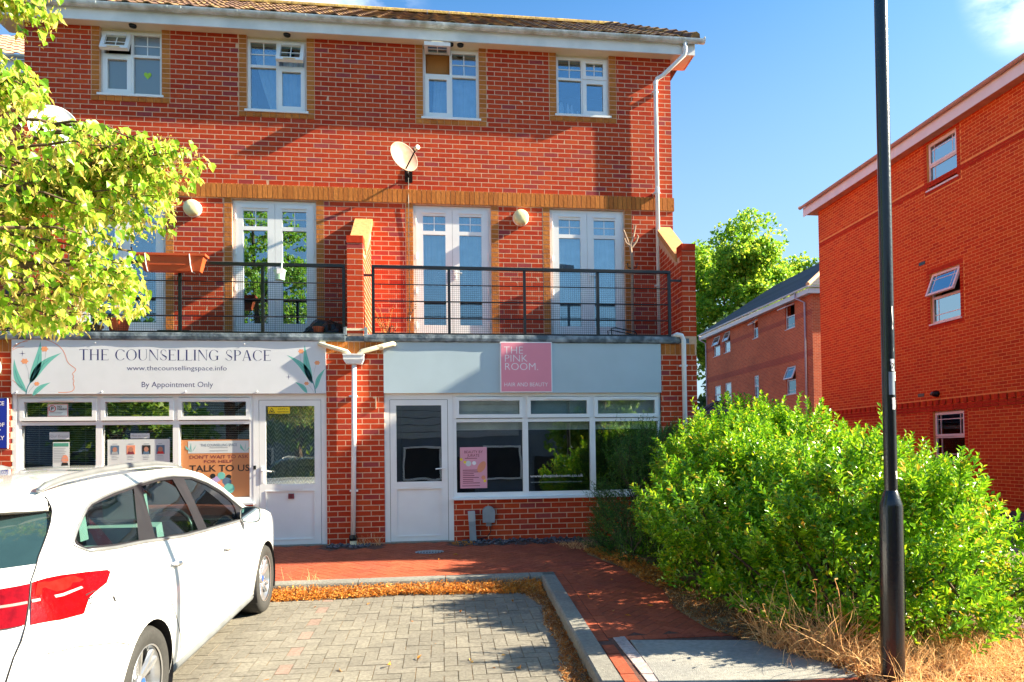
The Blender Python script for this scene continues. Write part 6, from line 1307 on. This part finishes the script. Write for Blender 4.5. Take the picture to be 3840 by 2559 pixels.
def clear_of_wall(c):    # trim the outline of the low branches
    c = arr(c); k = 4.14/np.maximum(c[:, 1]+9.8415, .5); xn = c[:, 0]*k; zn = 1.246+(c[:, 2]-1.246)*k
    return (c[:, 1] < -7.5) | (c[:, 1] > -4.2) | ((xn < np.interp(zn, *ZX)-.02) & (zn > 1.93)) | (xn < -2.6)
def trim(*ls):
    k = clear_of_wall(ls[0]); return [[v for v, q in zip(l, k) if q] for l in ls]
LC, LD, LN, LLn = trim(LC, LD, LN, LLn); BC, BD, BN, BL = trim(BC, BD, BN, BL)
plant_leaves(tree, arr(LC), arr(LD), unit(arr(LN)), np.array(LLn), np.array(LLn)*rng.uniform(.75, .95, len(LLn)), m_lime, heart=True)
V, F = leaf_quads(arr(BC), arr(BD), unit(arr(BN)), np.array(BL), np.array(BL)*.28); link('flower_bracts', np_mesh('flower_bracts', V, F, m_bract), tree, 'stuff')
# ---------------- big trees far behind and across the street
m_far = leaf_mat('sycamore_leaf', [(0, (.09, .24, .02)), (.4, (.17, .34, .025)), (.75, (.3, .44, .03)), (1, (.44, .5, .05))], .45, .5, .3)
def big_tree(label, x, y, z0, h, rx, rz, n, m, lsz, seed, blobs=14, trunk_r=.3, zc=None, group='trees beyond the houses'):
    r_ = np.random.default_rng(seed); t = thing('tree', label, 'tree', (x, y, z0), group); zc = zc or h-rz*.8
    b = MB(); b.tube([(x, y, z0-.3), (x+.1, y, z0+h*.25), (x-.1, y+.1, z0+h*.5), (x, y, z0+h*.85)], [trunk_r, trunk_r*.8, trunk_r*.55, .05], 10); b.build('trunk', m_bark, t, smooth=True)
    cs = []
    for i in range(blobs):
        u = r_.normal(size=3); u /= np.linalg.norm(u); c = np.array([x, y, z0+zc])+u*np.array([rx, rx, rz])*r_.uniform(.35, .8); cs.append((c, rx*r_.uniform(.3, .48)))
    for c, r in cs:
        bb = MB(); s0 = Vector((x, y, z0+h*r_.uniform(.3, .5))); bb.tube([s0, s0.lerp(Vector(c), .5)+Vector((0, 0, .3)), Vector(c)], [trunk_r*.35, trunk_r*.22, .03], 6); bb.build('limb', m_bark, t)
    k = r_.integers(0, blobs, n); u = r_.normal(size=(n, 3)); u = unit(u); P_ = np.array([cs[i][0] for i in k])+u*(np.array([cs[i][1] for i in k])*r_.uniform(.45, 1.08, n))[:, None]*np.array([1, 1, .8])
    # leave holes: thin the leaves where a coarse noise is low
    f = np.array([noise.noise(Vector(p)*(1.6/rx*2.2)) for p in P_]); f = f+.5*np.array([noise.noise(Vector(p)*(7./rx)) for p in P_]); P_ = P_[f > -.05]; u = u[f > -.05]; n = len(P_)
    d = unit(r_.normal(size=(n, 3))+np.array([0, 0, -.3])); nn = unit(u+r_.normal(size=(n, 3))*.6+np.array([0, 0, .4])); L_ = lsz*r_.uniform(.6, 1.25, n)
    V, F = leaf_quads(P_, d, nn, L_, L_*.8, .2); link('crown', np_mesh('crown', V, F, m), t, 'stuff'); return t
big_tree('tall sycamore with sunlit crown behind the far block, nearest the terrace', 25.6, 48, -.5, 21.0, 6.8, 8.8, 80000, m_far, .34, 3, 20, .4)
big_tree('tall sycamore rising above the roof ridge of the far block', 33.0, 50, -.5, 21.8, 6.0, 8.2, 60000, m_far, .34, 5, 18, .4)
big_tree('lower dark tree behind the terrace corner and the far block', 22.0, 40, -.5, 12.5, 3.6, 5.6, 11000, leaf_mat('dark_tree_leaf', [(0, (.03, .08, .015)), (1, (.07, .14, .02))], .3, .5), .45, 8, 12, .25)

# =================================================================== NEIGHBOURING BUILDINGS
m_slate2 = M('grey_brown_slate', (.05, .045, .055), .7, 8, .25, isl=.3); m_pinkpipe = M('grey_pipe', (.5, .45, .5), .4)
m_gut2 = M('pinkish_gutter', (.45, .28, .22), .45, 5, .08); m_fas2 = M('white_soft_fascia', (.75, .7, .68), .4, 3, .04)
def sx_frame(b, x, y0, y1, z0, z1, w_, d=.06):
    b.box(x, x+d, y0, y1, z0, z0+w_); b.box(x, x+d, y0, y1, z1-w_, z1); b.box(x, x+d, y0, y0+w_, z0+w_, z1-w_); b.box(x, x+d, y1-w_, y1, z0+w_, z1-w_)
def side_window(bld, x, y0, y1, z0, z1, ang=0, bars_=True, gl=None, inner=None):
    gl = gl or m_glass_up; zt = z0+.5*(z1-z0); b = MB(); sx_frame(b, x+.05, y0, y1, z0, z1, .05); b.box(x+.0505, x+.1105, y0+.05, y1-.05, zt-.03, zt+.03); wn_ = b.build('window', m_fas2, bld)
    MB().box(x-.03, x+.06, y0-.04, y1+.04, z0-.035, z0-.001).build('sill', m_fas2, wn_)
    MB().box(x+.075, x+.08, y0+.05, y1-.05, z0+.05, zt-.03).build('pane', gl, wn_)
    X_ = Matrix.Translation((x+.06, 0, z1-.05)) @ Matrix.Rotation(R(ang), 4, 'Y') @ Matrix.Translation((-(x+.06), 0, -(z1-.05)))
    b = MB(); sx_frame(b, x+.035, y0+.03, y1-.03, zt+.01, z1-.03, .055, .05); b.xf(X_); b.build('casement', m_fas2, wn_)
    b = MB().box(x+.06, x+.065, y0+.08, y1-.08, zt+.06, z1-.08); b.xf(X_); b.build('pane', gl, wn_)
    if bars_:
        b = MB(); ym0, ym1 = y0+.19, y1-.19
        for yy in (ym0, ym1): b.box(x+.056, x+.07, yy-.009, yy+.009, zt+.06, z1-.08)
        b.box(x+.0555, x+.0705, y0+.08, y1-.08, z1-.2, z1-.182); b.xf(X_); b.build('glazing_bar', m_fas2, wn_)
        b = MB(); b.box(x+.07, x+.083, ym1-.009, ym1+.009, z0+.05, zt-.03); b.box(x+.0695, x+.0835, y0+.05, y1-.05, z0+.19, z0+.208); b.build('glazing_bar', m_fas2, wn_)
    MB().box(x+.7, x+.75, y0-.3, y1+.3, z0-.3, z1+.2).box(x+.12, x+.7, y0-.32, y0-.3, z0-.3, z1+.2).box(x+.12, x+.7, y1+.3, y1+.32, z0-.3, z1+.2).build('room_lining', inner or m_room, bld)
    return wn_
def xface_block(bld, X, y0, y1, z0, zs, wins_, depth, mort):
    hs = [(a, c, e, f) for a, c, e, f in wins_]
    w_ = MB()
    for u0, u1, v0, v1 in wall_cells(y0, y1, z0, zs+.1, hs): w_.box(X+.0004, X+.3, u0, u1, v0, v1)
    return w_.build('wall', mort, bld)
# ---- block at the right
XB = 11.8; rb = thing('brick_block', 'orange-red brick block of flats along the right edge, seen steeply from below', 'building', (16, 4, -.3)); Y0, Y1 = -2.62, 10.68; ZB, ZS = -.5, 8.655
rw = [(4.725, 5.71, 7.47, 8.60), (4.725, 5.71, 4.2, 5.42), (4.705, 5.72, .85, 2.07), (8.0-10.2, 8.9-10.2, 4.2, 5.42)]
wo = xface_block(rb, XB, Y0, Y1, ZB, ZS, rw, 9, m_mortar2)
MB().box(XB+.3, XB+9, Y1-.3, Y1-.002, ZB, ZS+.1).box(XB+.3, XB+9, Y0+.002, Y0+.3, ZB, ZS+.1).box(XB+8.7, XB+9, Y0+.3, Y1-.3, ZB, ZS+.1).build('end_wall', m_mortar2, rb)
JW2 = .115
hol = [(a-JW2, c+JW2, e-.115, f+.115) for a, c, e, f in rw]+[(Y0-1, Y1+1, 2.08, 2.355), (Y0-1, Y1+1, 7.53, 7.66)]
hol = [h for h in hol]
pieces(wo, 'brick', m_brick2, bond(Y0, Y1, ZB, ZS, hol, v_ref=2.08-40*.075, u_ref=Y0), side(XB), stuff='brickwork')
pieces(rb, 'brick', m_brick2, bond(XB, XB+9, ZB, ZS, v_ref=2.08-40*.075), lambda u0, u1, v0, v1: (Vector((u1, Y1, v0)), Vector((u0-u1, 0, 0)), Vector((0, -.03, 0)), Vector((0, 0, v1-v0))), limit=0, stuff='end_bricks')
# projecting band at first floor: a soldier course between header courses, every second header proud
bd = []; n = int((Y1-Y0)/.1125)
pieces(rb, 'band_brick', m_redband, [(Y0+i*.225+.004, Y0+i*.225+.221, 2.085, 2.15) for i in range(int((Y1-Y0)/.225))]+[(Y0+i*.225+.004, Y0+i*.225+.221, 2.16, 2.225) for i in range(int((Y1-Y0)/.225))], side(XB-.015, .05), limit=100, stuff='band_bricks')
pieces(rb, 'band_brick', m_redband, [(Y0+i*.1125+.004, Y0+i*.1125+.108, 2.235, 2.35) for i in range(0, n, 2)], side(XB-.035, .07), limit=60, stuff='proud_header_bricks'); pieces(rb, 'band_brick', m_brick2, [(Y0+i*.1125+.004, Y0+i*.1125+.108, 2.235, 2.35) for i in range(1, n, 2)], side(XB-.004, .07), limit=0, stuff='flush_header_bricks')
pieces(rb, 'band_brick', m_redband, [(Y0+i*.1125+.004, Y0+i*.1125+.108, 7.535, 7.59) for i in range(n)]+[(Y0+i*.1125+.004, Y0+i*.1125+.108, 7.6, 7.655) for i in range(n)], side(XB-.012, .05), limit=100, stuff='upper_band_bricks')
for a, c, e, f in rw:
    r = bond(a-JW2, a-.004, e-.03, f+.1, v_ref=e, stack=True, L_=9, u_ref=a-JW2)+bond(c+.004, c+JW2, e-.03, f+.1, v_ref=e, stack=True, L_=9, u_ref=c)+[(a-JW2+i*.075+.004, a-JW2+(i+1)*.075-.004, e-.11, e-.038) for i in range(int((c-a+2*JW2)/.075))]+[(a-JW2+i*.075+.004, a-JW2+(i+1)*.075-.004, f+.006, min(f+.11, ZS)) for i in range(int((c-a+2*JW2)/.075))]
    r = [q for q in r if q[3] > q[2]+.01 and q[3] <= ZS+.01]
    pieces(rb, 'dressing_brick', m_redband, r, side(XB-.006, .04), limit=30, stuff='dressing_bricks')
m_warmcurt = M('warm_slatted_blind', (.85, .45, .17), .8, 20, .1, stretch=(1, 1, 20))
m_glass_blk = glass_mat('block_window_glass', (.5, .55, .6), .5, rtint=(.85, .95, 1))
side_window(rb, XB, *rw[0], 0, gl=m_glass_blk); side_window(rb, XB, *rw[1], 22, gl=m_glass_blk); wv = side_window(rb, XB, *rw[2], 0, gl=glass_mat('clear_window_glass', (.95, .97, .97), .08)); side_window(rb, XB, *rw[3], 0, gl=m_glass_blk)
b = MB()
for q in range(34): b.box(XB+.13, XB+.134, 4.75, 5.42, .9+q*.034, .9+q*.034+.028)
tag(b.build('slatted_blind', m_warmcurt), 'orange slatted blind in the lowest window of the right-hand block', 'blind')
# roof edge
MB().box(XB-.25, XB+.31, Y0-.3, Y1+.3, ZS, ZS+.02).build('soffit', M('pinkish_soffit', (.55, .3, .2), .6), rb); MB().box(XB-.272, XB-.25, Y0-.3, Y1+.42, ZS-.015, ZS+.26).build('fascia_board', m_fas2, rb)
b = MB(); half_round(b, Y0-.3, Y1+.5, XB-.335, ZS+.3, .06, .004, 1); b.build('gutter', m_gut2, rb); b = MB(); b.lathe([(0, 0), (.06, 0)], (XB-.335, Y1+.5, ZS+.3), (0, 1, 0), 16); b.build('gutter_end', m_gut2, rb)
for y in np.arange(Y0, Y1+.4, .95):
    b = MB(); half_round(b, y, y+.03, XB-.335, ZS+.298, .066, .004, 1); b.build('gutter_bracket', m_gut2, rb)
b = MB(); b.add([(XB-.33, Y0-.3, ZS+.3), (XB-.33, Y1+.35, ZS+.3), (XB+4.5, Y1+.3, ZS+3.0), (XB+4.5, Y0-.3, ZS+3.0), (XB+9.3, Y0-.3, ZS+.3), (XB+9.3, Y1+.3, ZS+.3)], [(0, 3, 2, 1), (3, 4, 5, 2), (1, 2, 5), (0, 4, 3)]); b.build('roof', m_slate2, rb)
# fittings on the wall
for y, z in ((5.97, 5.757), (6.12, 2.51)): MB().box(XB-.012, XB+.03, y-.11, y+.11, z-.04, z+.04).build('air_brick', m_black, rb)
b = MB(); b.lathe([(.075, 0), (.08, .05), (.05, .14), (0, .16)], (XB, 5.55, 2.5), (-1, 0, 0), 16); b.lathe([(.03, 0), (.03, .12), (0, .12)], (XB-.02, 5.6, 2.5), (-.3, 1, 0), 10); b.build('flue_outlet', m_black, rb)
# ---- far block
XF = 17.5; fb = thing('brick_block', 'long three-storey brick block with slate roof further back on the right', 'building', (21, 28, -.3)); FY0, FY1 = 21.3, 34.75; FS = 8.57
fw = [(32.44, 33.53, 7.2, 8.46), (30.87, 31.8, 7.2, 8.5), (27.05, 27.68, 7.44, 8.53), (22.96, 23.915, 7.29, 8.53), (32.46, 33.5, 4.1, 5.28), (30.83, 31.8, 3.86, 5.32), (27.1, 27.7, 4.09, 5.34), (22.98, 23.94, 3.96, 5.37), (23.0, 23.95, .8, 2.1), (30.9, 31.8, .8, 2.1)]
m_fbrick = None
def wall_brick_shader(name, c1, c2, cm):
    m, t_, b_, o_ = nodes(name); N = t_.nodes.new; Lk = t_.links.new; g = N('ShaderNodeNewGeometry'); s = N('ShaderNodeSeparateXYZ'); cb = N('ShaderNodeCombineXYZ'); Lk(g.outputs['Position'], s.inputs[0]); ad = N('ShaderNodeMath'); Lk(s.outputs[0], ad.inputs[0]); Lk(s.outputs[1], ad.inputs[1]); Lk(ad.outputs[0], cb.inputs[0]); Lk(s.outputs[2], cb.inputs[1])
    bt = N('ShaderNodeTexBrick'); bt.inputs['Color1'].default_value = (*c1, 1); bt.inputs['Color2'].default_value = (*c2, 1); bt.inputs['Mortar'].default_value = (*cm, 1); bt.inputs['Scale'].default_value = 1; bt.inputs['Mortar Size'].default_value = .006; bt.inputs['Brick Width'].default_value = .225; bt.inputs['Row Height'].default_value = .075; Lk(cb.outputs[0], bt.inputs[0])
    n1 = N('ShaderNodeTexNoise'); n1.inputs['Scale'].default_value = .5; n1.inputs['Detail'].default_value = 6; Lk(g.outputs['Position'], n1.inputs[0]); mr = N('ShaderNodeMapRange'); mr.inputs[1].default_value = .3; mr.inputs[2].default_value = .7; mr.inputs[3].default_value = .85; mr.inputs[4].default_value = 1.15; Lk(n1.outputs[0], mr.inputs[0]); h = N('ShaderNodeHueSaturation'); Lk(mr.outputs[0], h.inputs['Value']); Lk(bt.outputs[0], h.inputs['Color']); Lk(h.outputs[0], b_.inputs['Base Color']); inp(b_, 'Roughness', .9); return m
m_farbrick = wall_brick_shader('far_brickwork', (.66, .11, .03), (.52, .07, .022), (.7, .34, .18)); m_fardark = wall_brick_shader('far_brickwork_dark', (.5, .06, .025), (.42, .05, .02), (.55, .24, .14))
w_ = MB()
for u0, u1, v0, v1 in wall_cells(FY0, FY1, -.5, FS+.1, fw): w_.box(XF, XF+.3, u0, u1, v0, v1)
w_.box(XF+.3, XF+9, FY0+.002, FY0+.3, -.5, FS+.1).box(XF+.3, XF+9, FY1-.3, FY1-.002, -.5, FS+.1).box(XF+8.7, XF+9, FY0+.3, FY1-.3, -.5, FS+.1); w_.build('wall', m_farbrick, fb)
for z0, z1 in ((7.62, 7.86), (5.62, 5.95)):
    for u0, u1, v0, v1 in wall_cells(FY0, FY1, z0, z1, [(a-.02, c+.02, e-.1, f+.1) for a, c, e, f in fw]): MB().box(XF-.012, XF+.01, u0, u1, v0, v1).build('brick_band', m_fardark, fb)
angs = [20, 20, 55, 70, 0, 0, 0, 22, 0, 0]
m_skyglass = glass_mat('bright_glass', (.4, .5, .55), .5, rtint=(.75, .9, 1))
for q, a in zip(fw, angs): side_window(fb, XF, *q, a, True, m_skyglass if q[0] > 30 else None)
MB().box(XF-.3, XF+.3, FY0-.25, FY1+.3, FS, FS+.02).build('soffit', m_fas2, fb); MB().box(XF-.322, XF-.3, FY0-.25, FY1+.3, FS-.02, FS+.22).build('fascia_board', m_fas2, fb); MB().box(XF-.32, XF+9.3, FY0-.272, FY0-.25, FS-.02, FS+.22).build('fascia_board', m_fas2, fb)
b = MB(); half_round(b, FY0-.4, FY1+.4, XF-.385, FS+.3, .065, .004, 1); b.build('gutter', m_white, fb); b = MB(); half_round(b, XF-.45, XF+9, FY0-.34, FS+.3, .065, .004, 0); b.build('gutter', m_white, fb)
# hipped slate roof in courses
rz = FS+.33; rp = math.tan(R(33)); run = 4.8
slp = []
for k in range(14):
    f0, f1 = k/14, (k+1.05)/14; d0, d1 = run*f0, run*f1; b = MB(); z0, z1 = rz+d0*rp+.02, rz+d1*rp+.005
    b.quad((XF-.38+d0, FY0-.33+d0*.95, z0), (XF-.38+d0, FY1+.38-d0*.3, z0), (XF-.38+d1, FY1+.38-d1*.3, z1), (XF-.38+d1, FY0-.33+d1*.95, z1))
    b.quad((XF-.38+d0, FY0-.33+d0*.95, z0), (XF-.38+d1, FY0-.33+d1*.95, z1), (XF+9.3-d1, FY0-.33+d1*.95, z1), (XF+9.3-d0, FY0-.33+d0*.95, z0))
    b.quad((XF-.38+d0, FY0-.33+d0*.95, z0), (XF-.38+d0, FY1+.38-d0*.3, z0), (XF-.38+d0, FY1+.38-d0*.3, z0-.03), (XF-.38+d0, FY0-.33+d0*.95, z0-.03)); b.build('slate_course', m_slate2, fb)
b = MB(); b.tube([(XF-.38, FY0-.33, rz+.04), (XF-.38+run, FY0-.33+run*.95, rz+run*rp+.05)], .1, 8); b.build('hip_ridge', M('orange_hip_tile', (.6, .35, .2), .8), fb)
for y in (21.85, 34.65):
    MB().tube([(XF-.38, y+.35, FS+.25), (XF-.38, y+.35, FS-.02), (XF-.08, y, FS-.3), (XF-.08, y, -.4)], .045, 10).build('downpipe', m_pinkpipe, fb, smooth=True)
# ---- small hipped shed roof between
hx, hy = 8.3, 10.6; sh = thing('garden_building', 'small low building with a dark hipped tile roof behind the shrubs', 'outbuilding', (hx, hy, -.3)); HW, HD, HE, HP = 1.75, 1.75, 1.86, 2.62
MB().box(hx-HW+.2, hx+HW-.2, hy-HD+.2, hy+HD-.2, -.4, HE).build('wall', m_farbrick, sh); MB().box(hx-HW-.02, hx+HW+.02, hy-HD-.02, hy+HD+.02, HE-.12, HE-.0).build('fascia_board', m_fas2, sh)
for k in range(7):
    f0, f1 = k/7, min(1, (k+1.08)/7)
    def ring(f, dz): return [(hx+sx_*(HW+.08)*(1-f), hy+sy_*(HD+.08)*(1-f), HE+.01+(HP-HE)*f+dz) for sx_, sy_ in ((-1, -1), (1, -1), (1, 1), (-1, 1))]
    b = MB(); b.add(ring(f0, .0)+ring(f0, .035)+ring(f1, .012), [(i, (i+1) % 4, 4+(i+1) % 4, 4+i) for i in range(4)]+[(4+i, 4+(i+1) % 4, 8+(i+1) % 4, 8+i) for i in range(4)]); b.build('tile_course', m_slate, sh)
for sx_, sy_ in ((-1, -1), (1, -1)): b = MB(); b.tube([(hx+sx_*(HW+.08), hy+sy_*(HD+.08), HE+.05), (hx, hy, HP+.05)], .06, 6); b.build('hip_ridge', m_slate, sh)
# ---- next terrace at the left, set back
lt = thing('neighbour_terrace', 'set-back terrace with a pale tiled roof showing at the far left above the tree', 'building', (-12, 10, 0)); LYF = 6.0
MB().box(-20, -6.6, LYF+.35, LYF+8, -.3, 9.45).build('wall', m_farbrick, lt); MB().box(-20.2, -6.55, LYF-.02, LYF+.35, 9.4, 9.43).build('soffit', m_soffit, lt); MB().box(-20.2, -6.55, LYF-.05, LYF-.02, 9.4, 9.68).build('fascia_board', m_fascia, lt)
b = MB(); half_round(b, -20.2, -6.5, LYF-.12, 9.72, .06, .004); b.build('gutter', m_gutter, lt)
m_pantile = M('pinkish_pantile', (.42, .24, .16), .85, 9, .2, isl=.15)
for k in range(14):
    for q in range(12):
        x = -10.4+k*.3; d = q*.33; mt = Matrix.Translation((x, LYF-.1+d*math.cos(pa), 9.76+d*math.sin(pa))) @ Matrix.Rotation(pa, 4, 'X')
        if q < 9 and k < 13: pass
        o_ = None
V = []; F = []
for k in range(34):
    for q in range(14):
        mt = np.array(Matrix.Translation((-16.2+k*.3, LYF-.1+q*.33*math.cos(pa), 9.76+q*.33*math.sin(pa))) @ Matrix.Rotation(pa, 4, 'X')); F.append(tf+len(V)*len(tv)); V.append(tv @ mt[:3, :3].T+mt[:3, 3])
link('roof_tiles', np_mesh('roof_tiles', np.concatenate(V), np.concatenate(F), m_pantile), lt, 'stuff')
w2 = MB(); frame_rect(w2, -8.3, -7.1, 7.6, 9.0, .06, LYF+.3, LYF+.36); wq = w2.build('window', m_white, lt); MB().box(-8.24, -7.16, LYF+.33, LYF+.34, 7.66, 8.94).build('pane', M('blue_grey_pane', (.06, .12, .18), .05, coat=1.), wq)

# ---- across the street behind the camera, mirrored in the glass
m_clad = M('white_cladding', (.35, .38, .41), .6, 3, .05)
op = thing('opposite_house', 'dark brick terrace with white boards across the street, mirrored in the shop glass', 'building', (-3, -26, -.8)); OY = -21.5
MB().box(-30, 18, OY-7, OY, -1.6, 4.9).build('wall', M('blue_grey_render', (.13, .16, .2), .9, 1, .15), op)
for z in np.arange(1.9, 4.8, .3): MB().box(-12, 3.4, OY, OY+.025, z, z+.27).build('clad_board', m_clad, op)
b = MB(); b.add([(-30.4, OY+.4, 4.85), (18.4, OY+.4, 4.85), (18.4, OY-3.5, 7.2), (-30.4, OY-3.5, 7.2), (-30.4, OY-7.4, 4.85), (18.4, OY-7.4, 4.85)], [(0, 1, 2, 3), (3, 2, 5, 4), (1, 5, 2), (0, 3, 4)]); b.build('roof', m_slate2, op)
for x in np.arange(-27, 16, 3.6):
    b = MB(); frame_rect(b, x, x+1.7, .0, 1.5, .09, OY+.02, OY+.09); q = b.build('window', m_white, op); MB().box(x+.09, x+1.61, OY+.03, OY+.05, .09, 1.41).build('pane', m_dark, q)
    MB().box(x+2.3, x+3.2, OY+.02, OY+.08, -1.2, 1.0).build('door', m_dark, op)
m_opp = leaf_mat('street_tree_leaf', [(0, (.07, .17, .02)), (.5, (.13, .26, .03)), (1, (.24, .34, .04))], .4, .5, .3)
big_tree('broad green tree across the street mirrored in the left windows', -11.5, -16.5, -.9, 7.0, 3.4, 3.0, 12000, m_opp, .28, 11, 12, .22, group='trees across the street')
big_tree('green tree across the street mirrored in the right shop window', 6.5, -18, -.9, 6.2, 2.4, 2.6, 8000, m_opp, .28, 12, 10, .2, group='trees across the street')
big_tree('green tree behind the parked car across the street, mirrored beside the counselling door', -5.5, -17.5, -.9, 6.2, 2.2, 2.6, 8000, m_opp, .28, 13, 10, .2, group='trees across the street')

# =================================================================== PIECES: bricks, pavers, tiles
# each piece is a block of its own; the ones that show largest become single objects, the rest are joined
bpy.context.view_layer.update(); DG = bpy.context.evaluated_depsgraph_get()
CUBE = {}
def cube(m, name):
    k = (m.name, name)
    if k not in CUBE: CUBE[k] = MB().box(0, 1, 0, 1, 0, 1).mesh(name, m)
    return CUBE[k]
CV = np.array([(0, 0, 0), (1, 0, 0), (1, 1, 0), (0, 1, 0), (0, 0, 1), (1, 0, 1), (1, 1, 1), (0, 1, 1)], float)
CFc = np.array([(0, 3, 2, 1), (4, 5, 6, 7), (0, 1, 5, 4), (1, 2, 6, 5), (2, 3, 7, 6), (3, 0, 4, 7)])
def pix_area(p, e1, e2, e3):
    c = p+e1/2+e3/2; out = []
    d = c-CO; z = d.dot(CF)
    if z < .3: return 0, c
    x, y = CAM['cx']+CAM['f']*d.dot(CR)/z, CAM['cy']-CAM['f']*d.dot(CU)/z
    if not (0 < x < 3840 and 0 < y < 2559): return 0, c
    n = e1.cross(e3) if abs(e3.z) > .061 or abs(e1.z) > .5 else e1.cross(e2)
    return abs(n.dot(d))/(z**3), c
def root_of(o):
    while o is not None and o.parent is not None: o = o.parent
    return o.name if o is not None else ''
CAND = {}
for gi, (parent, name, m, lst, jit, limit, stuff) in enumerate(PIECES):
    if not lst or not limit: continue
    lay_flat = lst[0][3].length < .0605 and abs(lst[0][1].cross(lst[0][2]).normalized().z) > .9
    for i, (p, e1, e2, e3) in enumerate(lst):
        c = p+e1/2+(e3+e2/2 if lay_flat else e3/2); d = c-CO; z = d.dot(CF)
        if z < .3: continue
        x, y = CAM['cx']+CAM['f']*d.dot(CR)/z, CAM['cy']-CAM['f']*d.dot(CU)/z
        if not (4 < x < 3836 and 4 < y < 2555): continue
        n = e1.cross(e2) if lay_flat else e1.cross(e3)
        CAND.setdefault((root_of(parent), name), []).append((abs(n.dot(d))/z**3, gi, i, c))
CHOSEN = {}
for key, sc_ in CAND.items():
    sc_.sort(key=lambda q: -q[0]); k = 0
    for a, gi, i, c in sc_:
        if k >= 300: break
        d = (c-CO); L_ = d.length; hit, loc, *_ = S.ray_cast(DG, CO, d/L_, distance=L_+1)
        if (not hit) or (loc-CO).length > L_-.03: CHOSEN.setdefault(gi, []).append(i); k += 1
for gi, (parent, name, m, lst, jit, limit, stuff) in enumerate(PIECES):
    if not lst: continue
    chosen = CHOSEN.get(gi, [])
    cs = set(chosen); me = cube(m, name); base = ROOTLOC.get(parent.name, Matrix.Identity(4)) if parent is not None else Matrix.Identity(4)
    V, F = [], []
    for i, (p, e1, e2, e3) in enumerate(lst):
        p = p.copy()
        if jit: 
            out = e2.normalized(); p -= out*random.uniform(0, .0004); e1 = e1+out*random.uniform(-1, 1)*e1.length*.0012; e3 = e3+out*random.uniform(-1, 1)*.0001
        if i in cs:
            o = bpy.data.objects.new(name, me); COL.objects.link(o); o.parent = parent; o.matrix_parent_inverse = base
            o.matrix_basis = Matrix(((e1.x, e2.x, e3.x, p.x), (e1.y, e2.y, e3.y, p.y), (e1.z, e2.z, e3.z, p.z), (0, 0, 0, 1)))
        else:
            F.append(CFc+len(V)*8); V.append(CV @ np.array([e1[:], e2[:], e3[:]])+np.array(p[:]))
    if V:
        o = link(stuff, np_mesh(stuff, np.concatenate(V), np.concatenate(F), m), parent, 'stuff'); o.matrix_parent_inverse = base
